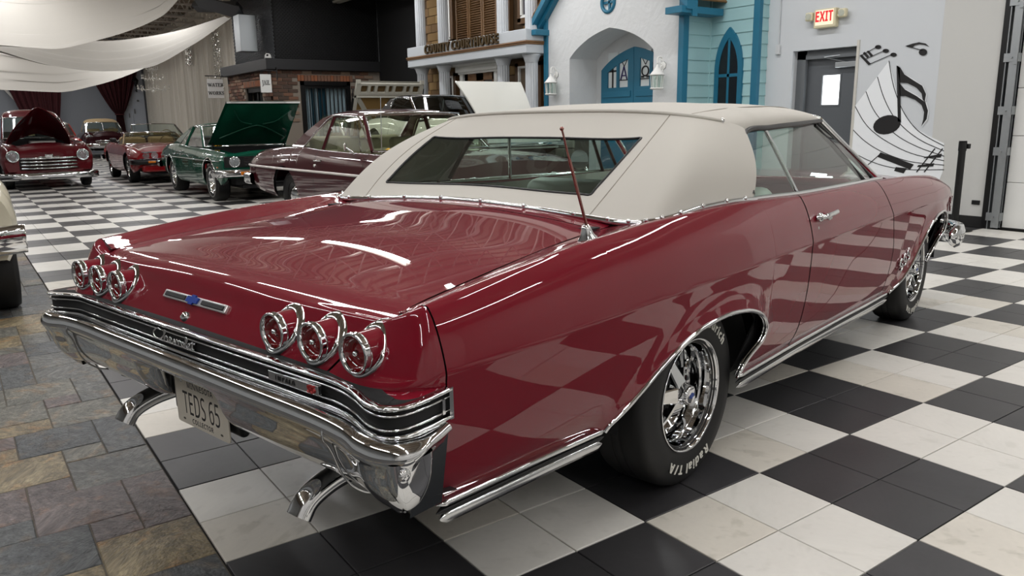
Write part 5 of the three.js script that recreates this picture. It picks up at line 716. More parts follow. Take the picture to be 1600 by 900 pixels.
  // cabin
  const seat = (x, n) => { const t = sub(car, n); obj('cushion', rb(0.55, 0.18, 1.4, 0.06, x + 0.2, 0.52, 0), M.vinylWhite, t); obj('backrest', rb(0.16, 0.5, 1.42, 0.06, x - 0.1, 0.76, 0, 0, 0, 0.16), M.vinylWhite, t); const p = []; for (let k = -16; k <= 16; k++) p.push(rb(0.05, 0.46, 0.03, 0.014, x - 0.03, 0.76, k * 0.04, 0, 0, 0.16, 1)); obj('pleats', p, M.vinylWhite, t); };
  seat(1.15, 'front_seat'); seat(0.35, 'rear_seat');
  obj('package_shelf', bx(-0.3, 0.28, 0.92, 0.935, -0.72, 0.72), M.vinylDark, car);
  obj('top_well', [bx(-0.2, 0.3, 0.935, 0.99, -0.66, 0.66)], M.vinylWhite, car);
  obj('dashboard', [rb(0.3, 0.16, 1.55, 0.05, 2.1, 0.9, 0), rb(0.1, 0.06, 1.5, 0.03, 2.0, 0.96, 0)], M.red, car);
  { const t = sub(car, 'steering_wheel'); obj('rim', torus(0.2, 0.012, 1.78, 0.9, -0.38, 0, Math.PI / 2 - 0.35, 0, 40, 8), M.vinylWhite, t); obj('column', bar([1.78, 0.9, -0.38], [2.1, 0.82, -0.38], 0.03), M.red, t); obj('horn_ring', [torus(0.1, 0.006, 1.77, 0.9, -0.38, 0, Math.PI / 2 - 0.35, 0), bar([1.78, 0.9, -0.57], [1.78, 0.9, -0.19], 0.012)], C, t); }
  { const t = sub(car, 'inside_mirror'); obj('mirror', rb(0.02, 0.06, 0.2, 0.02, 1.75, 1.27, 0), C, t); obj('mirror_stem', bar([1.76, 1.28, 0], [1.82, 1.33, 0], 0.006), C, t); }
  { const t = sub(car, 'side_mirror'); obj('mirror_head', mv(lathe([[0, 0.03], [0.04, 0.026], [0.064, 0.008], [0.066, 0], [0, 0]], 28), 1.86, 1.06, -0.98, 0, 0.15, -Math.PI / 2), C, t); obj('mirror_stem', bar([1.89, 0.98, -0.93], [1.89, 1.03, -0.97], 0.01), C, t); }
  // wheels
  const RW = 0.345; for (const s of [1, -1]) { makeWheel(car, 0, RW - 0.004, s * 0.765, s, RW, 0.235); makeWheel(car, 3.023, RW - 0.008, s * 0.772, s, RW - 0.004, 0.215); }
}
// ------------------------------------------------------------------ the other cars
function discWheel(parent, x, y, z, side, r, w, style) {
  const g = sub(parent, 'wheel'); g.position.set(x, y, z); if (side < 0) g.rotation.y = Math.PI; const h = w / 2, ri = style === 'wide' ? r * 0.56 : r * 0.54;
  const f = (p, n = 40) => { const q = lathe(p, n); q.rotateX(Math.PI / 2); return q; };
  obj('tire', f([[ri, -h * 0.8], [lerp(ri, r, 0.4), -h], [r - 0.02, -h * 0.92], [r, -h * 0.6], [r, h * 0.6], [r - 0.02, h * 0.92], [lerp(ri, r, 0.4), h], [ri, h * 0.8]]), M.rubber, g);
  if (style === 'wide' || style === 'alloy') {
    obj('rim', f([[ri, h * 0.8], [ri + 0.012, h * 0.9], [ri - 0.01, h * 0.75], [ri - 0.025, h * 0.25], [ri - 0.035, 0.0]]), M.chrome, g);
    const s = []; const n = style === 'wide' ? 5 : 10; for (let k = 0; k < n; k++) { const a = k / n * Math.PI * 2; s.push(mv(rb(n === 5 ? 0.05 : 0.024, ri - 0.02, 0.03, 0.01, 0, ri / 2, 0), 0, 0, h * 0.2, 0, 0, a)); } s.push(f([[0, h * 0.55], [0.03, h * 0.52], [0.05, h * 0.35], [0.06, h * 0.2]])); obj('spokes', s, M.chrome, g); obj('drum', cyl(ri - 0.03, ri - 0.03, 0.02, 0, 0, -0.02, Math.PI / 2), M.black, g);
  } else { obj('steel_wheel', f([[ri, h * 0.75], [ri - 0.02, h * 0.5], [ri * 0.7, h * 0.55], [0, h * 0.5]]), style === 'body' ? M.black : M.blackSatin, g); obj('hub_cap', f([[0, h * 0.95], [ri * 0.3, h * 0.92], [ri * 0.52, h * 0.8], [ri * 0.72, h * 0.56]]), M.chrome, g); }
  if (style === 'wide') obj('letter_ring', f([[r * 0.76, h * 0.99], [r * 0.77, h * 1.01], [r * 0.785, h * 0.99]]), std(0xb9b7ae, 0.6), g);
}
function classicCar(S) {
  const t = thing(S.name, S.label, 'car', S.pos, S.turn), T = (a) => tab(S.xs, a);
  const y0 = T(S.y0), w = T(S.w), ch = T(S.ch), pk = T(S.pk), zk = T(S.zk), yi = T(S.yi), zi = T(S.zi), top = T(S.top);
  const yw = S.wr - 0.006;
  const low = (x) => { let L = y0(x); for (const [xc, R, up] of S.arches) { const d = Math.abs(x - xc); if (d < R) L = Math.max(L, yw + (up ?? 0) + Math.sqrt(R * R - d * d) * (S.archK ?? 1)); } return L; };
  const ctrl = (x) => { const a = y0(x), c = ch(x), p = pk(x), W = w(x), z = zk(x); return [[a, W * 0.93], [a + 0.08, W * 0.97], [lerp(a, c, 0.55), W * 0.992], [c - 0.01, W], [c + 0.012, W * 0.998], [lerp(c, p, 0.6), lerp(W, z, 0.35)], [p, z], [p - 0.004, z - 0.035], [yi(x), zi(x)], [lerp(yi(x), top(x), 0.75), zi(x) * 0.5], [top(x), 0]]; };
  const cache = new Map(), sec = (x) => { const k = Math.round(x * 1000); if (!cache.has(k)) cache.set(k, new THREE.CatmullRomCurve3(ctrl(x).map(([y, z]) => V(0, y, z)), false, 'centripetal')); return cache.get(k); };
  const tLow = (x) => { const L = low(x); if (L <= y0(x) + 1e-4) return 0; let a = 0, b = 0.6; for (let i = 0; i < 20; i++) { const m = (a + b) / 2; if (sec(x).getPoint(m).y < L) a = m; else b = m; } return a; };
  const zAt = (x, y) => { let a = 0, b = 0.6; for (let i = 0; i < 20; i++) { const m = (a + b) / 2; if (sec(x).getPoint(m).y < y) a = m; else b = m; } return sec(x).getPoint(a).z; };
  const X0 = S.xs[0], X1 = S.xs[S.xs.length - 1], TI = 0.8;
  const stations = (a, b) => { const s = new Set([+a.toFixed(4), +b.toFixed(4)]); for (let x = a; x < b; x += 0.05) s.add(+x.toFixed(4)); for (const [xc, R] of S.arches) for (let k = 0; k <= 24; k++) { const x = xc - R * Math.cos(k / 24 * Math.PI) * 0.9999; if (x > a && x < b) s.add(+x.toFixed(4)); } return [...s].sort((m, n) => m - n); };
  const seg = (a, b, te, ts) => { const st = stations(a, b), n = st.length - 1; return grid((u, v) => { const x = st[Math.round(u * n)], p = sec(x).getPoint(lerp(ts ?? tLow(x), te, v)); return [x, p.y, p.z]; }, n, ts ? 12 : 30, true); };
  const both = (g) => [g, mirrorZ(g)];
  const gap = S.gap ?? 0.004, cuts = [X0, ...S.seams, X1], nm = S.segNames;
  for (let k = 0; k + 1 < cuts.length; k++) { const g = seg(cuts[k] + (k ? gap : 0), cuts[k + 1] - (k + 2 < cuts.length ? gap : 0), TI); obj(nm[k], g, S.paint, t); obj(nm[k], mirrorZ(g), S.paint, t); }
  if (S.deck !== false) obj('trunk_lid', both(seg(X0, S.cab[0], 1, TI)), S.paint, t);
  if (!S.open) obj('hood', both(seg(S.cab[1], X1, 1, TI)), S.paint, t);
  else { obj('cowl', both(seg(S.cab[1], S.open[0], 1, TI)), S.paint, t); if (S.open[1] < X1) obj('nose_panel', both(seg(S.open[1], X1, 1, TI)), S.paint, t); obj('engine_bay', [bx(S.open[0], S.open[1], 0.3, 0.34, -zi(S.open[1]), zi(S.open[1])), bx(S.open[0] - 0.02, S.open[0], 0.3, yi(S.open[0]), -zi(S.open[0]), zi(S.open[0])), ...[-1, 1].map((s) => bx(S.open[0], S.open[1], 0.3, Math.min(yi(S.open[0]), yi(S.open[1])), s * zi(S.open[1]) - 0.01, s * zi(S.open[1]) + 0.01)), bx(S.open[1], S.open[1] + 0.02, 0.3, yi(S.open[1]) - 0.02, -zi(S.open[1]), zi(S.open[1]))], M.cavity, t); }
  // lining, ends, floor
  const lin = grid((u, v) => { const x = lerp(X0 + 0.03, X1 - 0.03, u), p = sec(x).getPoint(lerp(tLow(x), 0.68, v)); return [x, p.y - 0.01, p.z - 0.035]; }, 120, 12);
  const end = (x) => { const P = []; for (let k = 0; k <= 24; k++) { const p = sec(x).getPoint(k / 24); P.push([p.z, p.y]); } for (let k = 24; k >= 0; k--) { const p = sec(x).getPoint(k / 24); P.push([-p.z, p.y]); } const g = new THREE.ShapeGeometry(shp(P)); g.rotateY(-Math.PI / 2); g.translate(x, 0, 0); return g; };
  obj('inner_lining', [lin, mirrorZ(lin), bx(X0 + 0.1, X1 - 0.12, y0((X0 + X1) / 2) - 0.02, y0((X0 + X1) / 2) + 0.04, -w(0) * 0.55, w(0) * 0.55), ...S.arches.flatMap(([xc, R]) => [1, -1].map((s) => mv(new THREE.CircleGeometry(R * 1.1, 24, 0, Math.PI), xc, yw - 0.05, s * (S.track - S.ww * 0.9))))], M.cavity, t);
  obj('tail_panel', end(X0), S.tailMat || S.paint, t); obj('nose', end(X1), S.noseMat || S.paint, t);
  obj('cabin_floor', grid((u, v) => { const x = lerp(S.cab[0], S.cab[1], u), z = lerp(-1, 1, v) * (zi(x) + 0.01); return [x, yi(x) - 0.03, z]; }, 20, 6), S.interior || M.vinylDark, t);
  for (const xs of S.seats || []) { const q = sub(t, 'seat'); for (const s of [1, -1]) obj('backrest', rb(0.14, 0.34, w(1) * 0.62, 0.06, xs, yi(xs) - 0.02, s * w(1) * 0.38, 0, 0, 0.15), S.interior || M.vinylDark, q); }
  // greenhouse
  const G = S.gh;
  if (G) {
    const zt = G.zt, zb = G.zb, yb = G.yb, yt = G.yt, hr = G.h;
    const rf = (u, v) => { const x = lerp(G.rr, G.rf, v), a = u * Math.PI, c = Math.cos(a), s = Math.sin(a), z = zt(v) * Math.sign(c) * Math.pow(Math.abs(c), 0.7); return [x + 0.07 * (1 - Math.abs(c)) * (2 * v - 1) * Math.abs(2 * v - 1), yt - 0.015 + (hr - yt + 0.015) * Math.pow(Math.abs(s), 0.6) * (1 - 0.8 * Math.pow(Math.abs(2 * v - 1), 3)), z]; };
    if (!G.noRoof) obj(G.soft ? 'soft_top' : 'roof', grid(rf, 48, 24), G.mat || S.paint, t);
    const P = (x, y, z) => [x, y, z];
    for (const s of [1, -1]) {
      const z0 = s * zt(0), z1 = s * zt(1), pil = (n, a, b, r, m) => obj(n, flatbar(a, b, r, r * 0.7), m || S.paint, t);
      if (!G.noRoof) { // broad rear quarter
        obj('rear_pillar', grid((u, v) => { const xa = lerp(G.cb0, G.cb1, u), xb = lerp(G.rr - 0.01, G.ct1, u); return [lerp(xa, xb, v), lerp(yb, yt - 0.012, v) + 0.01 * Math.sin(v * 3.14), s * (lerp(zb, zt(0.1), v) + 0.012 * Math.sin(v * 3.14))]; }, 6, 10), G.mat || S.paint, t);
        obj('drip_rail', tube([[G.cb1 - 0.02, yb, s * (zb + 0.012)], [G.ct1 - 0.03, yt - 0.01, s * (zt(0.1) + 0.012)], [lerp(G.ct1, G.rf, 0.5), yt + 0.006, s * (zt(0.5) + 0.012)], [G.rf, yt - 0.02, s * (zt(1) + 0.012)]], 0.009, 40, 6), G.trim || M.chrome, t);
      }
      pil('windscreen_pillar', [G.rf, yt - 0.01, s * zt(1)], [G.wb, yb, s * zb], 0.045, G.pillar || S.paint);
      if (G.bpillar) pil('door_pillar', [G.bpillar[1], yt, s * zt(0.5)], [G.bpillar[0], yb, s * zb], 0.05);
      if (G.vent) pil('vent_bar', [G.vent[1], yt - 0.02, s * zt(0.9)], [G.vent[0], yb, s * zb], 0.018, M.chrome);
      const pane = (a, b, c, d) => obj('side_glass', grid((u, v) => { const q = (i) => lerp(lerp(a[i], b[i], u), lerp(d[i], c[i], u), v); return [q(0), q(1), s * (q(2) + 0.01 * Math.sin(v * 3.14))]; }, 8, 6), G.glass || M.glass, t);
      if (!G.noRoof) { const m0 = G.bpillar ? G.bpillar : null; if (m0) { pane([G.cb1, yb, zb], [m0[0], yb, zb], [m0[1], yt, zt(0.5)], [G.ct1, yt, zt(0.15)]); pane([m0[0], yb, zb], [G.wb - 0.03, yb, zb], [G.rf, yt, zt(1)], [m0[1], yt, zt(0.5)]); } else pane([G.cb1, yb, zb], [G.wb - 0.03, yb, zb], [G.rf, yt, zt(1)], [G.ct1, yt, zt(0.15)]); }
      else if (G.sideUp) pane([G.sideUp, yb, zb], [G.wb - 0.03, yb, zb], [G.rf, yt, zt(1)], [G.sideUp + 0.2, yb + 0.02, zb]);
    }
    const ws = (x0, x1, bow, v0 = 0, v1 = 1, k = 0.985) => grid((u, v) => { const q = lerp(-1, 1, u), z = q * lerp(zb, zt(x1 > x0 === (x0 < 1) ? 0 : 1), v) * k; return [lerp(x0, x1, v) + bow * (1 - q * q), lerp(yb, yt + 0.02, v) + 0.02 * (1 - q * q) * v, z]; }, 16, 8);
    const W = obj('windscreen', ws(G.wb, G.rf, 0.1), G.glass || M.glass, t);
    obj('windscreen_trim', [tube([-1, -0.6, 0, 0.6, 1].map((q) => [G.rf + 0.1 * (1 - q * q) + 0.01, yt + 0.02 + 0.02 * (1 - q * q), q * zt(1)]), 0.014, 30, 6), tube([-1, -0.6, 0, 0.6, 1].map((q) => [G.wb + 0.1 * (1 - q * q) + 0.01, yb + 0.004, q * zb]), 0.01, 30, 6), ...[1, -1].map((s) => bar([G.wb + 0.01, yb, s * zb * 0.985], [G.rf + 0.015, yt + 0.01, s * zt(1) * 0.985], 0.012))], M.chrome, W);
    if (!G.noRoof) obj('rear_window', ws(G.cb0 + 0.02, G.rr - 0.02, -0.1), G.glass || M.glass, t);
    obj('dashboard', rb(0.22, 0.12, zb * 1.9, 0.04, G.wb - 0.16, yb - 0.03, 0), S.dash || M.vinylDark, t);
    const st = sub(t, 'steering_wheel'); obj('rim', torus(0.19, 0.012, G.wb - 0.42, yb - 0.0, -0.36, 0, Math.PI / 2 - 0.4, 0, 28, 6), S.interior || M.vinylDark, st);
    if (G.wipers) obj('wiper', [tube([[G.wb + 0.06, yb + 0.02, 0.5], [G.wb + 0.07, yb + 0.05, 0.2], [G.wb + 0.08, yb + 0.03, -0.05]], 0.006), tube([[G.wb + 0.08, yb + 0.02, -0.1], [G.wb + 0.06, yb + 0.05, -0.35], [G.wb + 0.05, yb + 0.03, -0.6]], 0.006)], M.chromeSoft, t);
  }
  // wheels and bumpers
  for (const s of [1, -1]) for (const x of [S.arches[0][0], S.arches[1][0]]) discWheel(t, x, S.wr - 0.004, s * S.track, s, S.wr, S.ww, S.wheel);
  const bump = (front, y, h, d, wrap) => { const x = front ? X1 : X0, f = front ? 1 : -1, e = w(x - f * 0.2); const path = [[x - f * wrap, e + 0.03], [x - f * 0.02, e + 0.02], [x + f * d * 0.7, e * 0.82], [x + f * d, 0], [x + f * d * 0.7, -e * 0.82], [x - f * 0.02, -e - 0.02], [x - f * wrap, -e - 0.03]]; if (!front) path.reverse(); return sweep(path, [[-0.03, -h / 2], [0.01, -h / 2], [0.035, -h * 0.3], [0.03, 0], [0.04, h * 0.3], [0.01, h / 2], [-0.03, h / 2]], 80, { yo: () => y }); };
  if (S.fb) obj('front_bumper', bump(true, ...S.fb), S.fbMat || M.chrome, t);
  if (S.rb) obj('rear_bumper', bump(false, ...S.rb), M.chrome, t);
  const H = { t, sec, zAt, low, stations, w, pk, yi, zi, y0, top, X0, X1, both };
  for (const [a, b, y, r] of S.trims || []) for (const s of [1, -1]) { const P = []; for (let k = 0; k <= 24; k++) { const x = lerp(a, b, k / 24), yy = typeof y === 'function' ? y(x) : y; P.push([x, yy, s * (zAt(x, yy) + 0.004)]); } obj('side_trim', tube(P, r ?? 0.012, 60, 6), S.trimMat || M.chrome, t); }
  for (const [xc, R] of S.archTrim ? S.arches : []) for (const s of [1, -1]) { const P = []; for (let k = 0; k <= 20; k++) { const x = xc - R * Math.cos(lerp(0.03, 0.97, k / 20) * Math.PI), y = low(x); P.push([x, y, s * (zAt(x, y) + 0.002)]); } obj('arch_trim', tube(P, 0.01, 50, 6), M.chrome, t); }
  if (S.extra) S.extra(H);
  return t;
}
const lamp = (t, x, y, z, r, n = 'headlight') => { const h = obj(n, mv(lathe([[r, -0.03], [r * 1.12, 0.0], [r * 1.05, 0.02], [r * 0.9, 0.01]], 28), x, y, z, 0, 0, -Math.PI / 2), M.chrome, t); obj('reflector', mv(lathe([[0, -0.03], [r * 0.6, -0.022], [r * 0.92, 0.005]], 24), x, y, z, 0, 0, -Math.PI / 2), M.chrome, h); obj('lens', mv(lathe([[0, 0.03], [r * 0.5, 0.026], [r * 0.92, 0.01]], 24), x, y, z, 0, 0, -Math.PI / 2), M.lensClear, h); };
const handle = (t, x, y, z, s) => obj('door_handle', [tube([[x - 0.08, y, z], [x - 0.06, y, z + s * 0.035], [x + 0.06, y, z + s * 0.035], [x + 0.09, y, z + s * 0.01]], 0.012, 20, 6)], M.chrome, t);
const pMaroon = paint(0x3d0a12), pGreen = paint(0x0b4a37), pJag = paint(0x8a0f16), pWine = paint(0x2d0a10), pFord = paint(0x5c0914), pWhite = paint(0xd8d8d0), pCream = paint(0xc9c2ac), pGray = paint(0x9a988e), pBlack = paint(0x101214), pOrange = paint(0xa8180c);

// maroon two-door sedan
classicCar({ name: 'maroon_sedan', label: 'maroon two-door sedan with a white side stripe and bright windscreen frame', pos: [1.73, 0, -8.3], turn: -Math.PI / 2 + 0.045, paint: pMaroon, interior: std(0x8d8a72, 0.7), dash: std(0x7a7763, 0.6),
  xs: [-1.5, -1.42, -1.1, -0.6, -0.1, 0.4, 0.9, 1.5, 2.1, 2.6, 3.1, 3.5, 3.85], y0: [0.5, 0.42, 0.36, 0.32, 0.29, 0.27, 0.26, 0.26, 0.26, 0.27, 0.29, 0.34, 0.44], w: [0.9, 0.95, 0.985, 1.0, 1.01, 1.005, 0.995, 0.99, 0.99, 0.985, 0.98, 0.96, 0.9], ch: [0.7, 0.7, 0.71, 0.71, 0.71, 0.71, 0.71, 0.7, 0.7, 0.7, 0.69, 0.68, 0.67], pk: [0.8, 0.86, 0.93, 0.975, 1.0, 1.005, 0.985, 0.97, 0.965, 0.955, 0.94, 0.92, 0.87], zk: [0.76, 0.8, 0.83, 0.84, 0.85, 0.86, 0.87, 0.87, 0.87, 0.86, 0.85, 0.83, 0.8], yi: [0.8, 0.86, 0.93, 0.97, 0.99, 0.985, 0.975, 0.965, 0.955, 0.945, 0.93, 0.91, 0.86], zi: [0.7, 0.72, 0.73, 0.74, 0.75, 0.78, 0.8, 0.8, 0.78, 0.74, 0.72, 0.7, 0.68], top: [0.82, 0.885, 0.95, 0.99, 1.0, 0.99, 0.98, 0.98, 1.0, 1.005, 0.985, 0.96, 0.9],
  wr: 0.34, ww: 0.2, track: 0.8, wheel: 'steel', arches: [[0, 0.42, 0], [3.02, 0.44, 0.02]], cab: [-0.15, 2.2], seams: [0.95, 2.25], segNames: ['quarter_panel', 'door', 'front_fender'], gap: 0.005, seats: [1.1, 0.25],
  gh: { rr: 0.66, rf: 1.82, wb: 2.26, cb0: -0.1, cb1: 0.35, ct1: 0.92, yb: 0.985, yt: 1.39, h: 1.48, zb: 0.83, zt: (v) => lerp(0.66, 0.68, v), bpillar: [0.96, 1.02], vent: [1.98, 1.62], wipers: true, glass: phy(0xe2e8dc, 0, { transmission: 1, thickness: 0 }) },
  fb: [0.5, 0.14, 0.05, 0.5], rb: [0.52, 0.16, 0.05, 0.3], trims: [[-1.46, 3.8, 0.715, 0.016]], trimMat: std(0xd9d2cc, 0.25),
  extra: ({ t, zAt, w, pk, X0 }) => {
    for (const s of [1, -1]) { handle(t, 1.08, 0.855, s * (zAt(1.08, 0.855) + 0.004), s); obj('door_lock', sph(0.02, 1.0, 0.79, s * (zAt(1.0, 0.79) + 0.004)), M.chrome, t); obj('side_mirror', [rb(0.14, 0.09, 0.03, 0.02, 1.92, 1.04, s * 1.0, 0, s * -0.5, 0), bar([2.0, 0.96, s * 0.92], [1.93, 1.03, s * 0.99], 0.012)], M.chrome, t); for (const zz of [0.5, 0.72]) obj('tail_light', rb(0.04, 0.1, 0.18, 0.02, X0 - 0.01, 0.66, s * zz), M.lensRed, t); lamp(t, 3.83, 0.66, s * 0.75, 0.09); lamp(t, 3.84, 0.66, s * 0.54, 0.09); }
    obj('grille', [bx(3.83, 3.87, 0.56, 0.75, -0.44, 0.44), ...[0.58, 0.62, 0.66, 0.7, 0.74].map((y) => bx(3.86, 3.88, y, y + 0.012, -0.44, 0.44))], M.chromeSoft, t); obj('antenna', bar([2.5, 0.95, 0.84], [2.52, 1.6, 0.83], 0.004), M.chrome, t); obj('roof_pillar_trim', [...[1, -1].map((s) => flatbar([1.7, 1.39, s * 0.69], [2.26, 0.99, s * 0.835], 0.016, 0.02))], M.chrome, t);
  } });
{ const g = thing('yellow_cloth', 'yellow cloth lying on the cowl of the maroon sedan below its windscreen', 'cloth', [1.32, 1.0, -5.98], 0.2); obj('cloth', grid((u, v) => [lerp(-0.16, 0.16, u), 0.006 + 0.03 * Math.sin(u * 9 + v * 2) ** 2 * Math.sin(u * 3.14), lerp(-0.06, 0.06, v) + 0.01 * Math.sin(u * 12)], 24, 8), std(0xc79a2c, 0.9), g); }

// green coupe with its hood up
const HA = 0.6;
classicCar({ name: 'green_coupe', label: 'metallic green compact coupe with its hood raised', pos: [1.6, 0, -14.7], turn: -Math.PI / 2, paint: pGreen, interior: M.vinylDark,
  xs: [-1.12, -1.05, -0.8, -0.3, 0.2, 0.8, 1.4, 2.0, 2.6, 3.1, 3.45, 3.5], y0: [0.48, 0.42, 0.35, 0.3, 0.27, 0.25, 0.25, 0.25, 0.25, 0.28, 0.36, 0.42], w: [0.8, 0.86, 0.9, 0.925, 0.93, 0.92, 0.915, 0.92, 0.92, 0.9, 0.87, 0.85], ch: [0.68, 0.68, 0.69, 0.69, 0.69, 0.68, 0.68, 0.68, 0.68, 0.67, 0.66, 0.66], pk: [0.8, 0.85, 0.9, 0.94, 0.945, 0.92, 0.9, 0.895, 0.88, 0.855, 0.83, 0.8], zk: [0.68, 0.72, 0.76, 0.78, 0.79, 0.8, 0.8, 0.8, 0.8, 0.78, 0.76, 0.75], yi: [0.8, 0.85, 0.9, 0.935, 0.94, 0.91, 0.9, 0.89, 0.875, 0.85, 0.825, 0.795], zi: [0.6, 0.64, 0.66, 0.68, 0.7, 0.74, 0.74, 0.72, 0.66, 0.64, 0.62, 0.61], top: [0.81, 0.87, 0.93, 0.97, 0.98, 0.93, 0.92, 0.92, 0.92, 0.9, 0.87, 0.84],
  wr: 0.335, ww: 0.25, track: 0.76, wheel: 'wide', arches: [[0, 0.385, 0.01], [2.8, 0.395, 0.02]], archTrim: true, cab: [-0.1, 2.02], open: [2.14, 3.4], seams: [0.78, 1.96], segNames: ['quarter_panel', 'door', 'front_fender'], gap: 0.005, seats: [1.0, 0.25],
  gh: { rr: 0.55, rf: 1.42, wb: 2.05, cb0: -0.35, cb1: 0.25, ct1: 0.74, yb: 0.915, yt: 1.265, h: 1.345, zb: 0.76, zt: (v) => lerp(0.58, 0.61, v), bpillar: [0.78, 0.86] },
  fb: [0.5, 0.13, 0.06, 0.35], rb: [0.52, 0.13, 0.06, 0.25], trims: [[-1.0, 3.4, 0.7, 0.008]],
  extra: ({ t, zAt, both }) => {
    obj('hood', [grid((u, v) => { const q = lerp(-1, 1, u), l = v * 1.3, z = q * lerp(0.72, 0.64, v); return [2.2 + l * Math.cos(HA) - 0.02 * (1 - q * q), 0.95 + l * Math.sin(HA) + 0.012 * (1 - q * q), z]; }, 24, 20)], pGreen, t);
    const hu = sub(t, 'hood_underside'); obj('inner_panel', grid((u, v) => { const q = lerp(-1, 1, u), l = 0.03 + v * 1.24, z = q * lerp(0.69, 0.61, v), p = 0.03 + 0.02 * Math.cos(q * 5) * Math.sin(v * 6); return [2.2 + l * Math.cos(HA) + p * Math.sin(HA), 0.95 + l * Math.sin(HA) - p * Math.cos(HA), z]; }, 30, 24), pGreen, hu);
    const on = (l, z, p = 0.06) => [2.2 + l * Math.cos(HA) + p * Math.sin(HA), 0.95 + l * Math.sin(HA) - p * Math.cos(HA), z]; obj('brace', [tube([on(0.3, 0.58), on(0.62, 0.15), on(0.68, 0), on(0.62, -0.15), on(0.3, -0.58)], 0.016, 30, 6), tube([on(1.15, 0.5), on(0.8, 0.3), on(0.72, 0.1)], 0.014, 20, 6), tube([on(1.15, -0.5), on(0.8, -0.3), on(0.72, -0.1)], 0.014, 20, 6)], pGreen, hu);
    obj('hood_lip', flatbar(on(1.29, -0.64, 0.01), on(1.29, 0.64, 0.01), 0.05, 0.03), M.chrome, hu);
    obj('grille', [bx(3.49, 3.52, 0.6, 0.78, -0.83, 0.83)], M.blackSatin, t); obj('grille_bars', [0.63, 0.66, 0.69, 0.72, 0.75].map((y) => bx(3.52, 3.53, y, y + 0.008, -0.5, 0.5)), M.chromeSoft, t);
    for (const s of [1, -1]) { lamp(t, 3.52, 0.69, s * 0.66, 0.085); obj('marker_light', rb(0.03, 0.06, 0.15, 0.01, 3.6, 0.5, s * 0.52), M.amber, t); handle(t, 0.92, 0.82, s * (zAt(0.92, 0.82) + 0.003), s); obj('tail_light', rb(0.03, 0.08, 0.26, 0.02, -1.12, 0.68, s * 0.55), M.lensRed, t); obj('fender_badge', rb(0.09, 0.025, 0.01, 0.004, 3.28, 0.6, s * (zAt(3.28, 0.6) + 0.004)), M.amber, t); obj('hinge', flatbar([2.24, 0.84, s * 0.66], [2.35, 1.16, s * 0.66], 0.03, 0.02), M.black, t); }
    obj('engine', [rb(0.6, 0.2, 0.5, 0.05, 2.75, 0.66, 0), cyl(0.19, 0.19, 0.07, 2.75, 0.8, 0), rb(0.08, 0.36, 0.9, 0.02, 3.3, 0.62, 0), rb(0.2, 0.16, 0.24, 0.02, 2.35, 0.72, 0.45)], std(0x1a1b1c, 0.4, { metalness: 0.4 }), t);
  } });
{ const g = thing('yellow_towel', 'yellow towel draped on the green fender beside the open hood', 'cloth', [1.06, 0.91, -12.58], -1.3); obj('cloth', grid((u, v) => [lerp(-0.12, 0.12, u), 0.012 + 0.035 * Math.sin(u * 8 + v) ** 2, lerp(-0.05, 0.05, v)], 16, 6), std(0xd09a20, 0.9), g); }

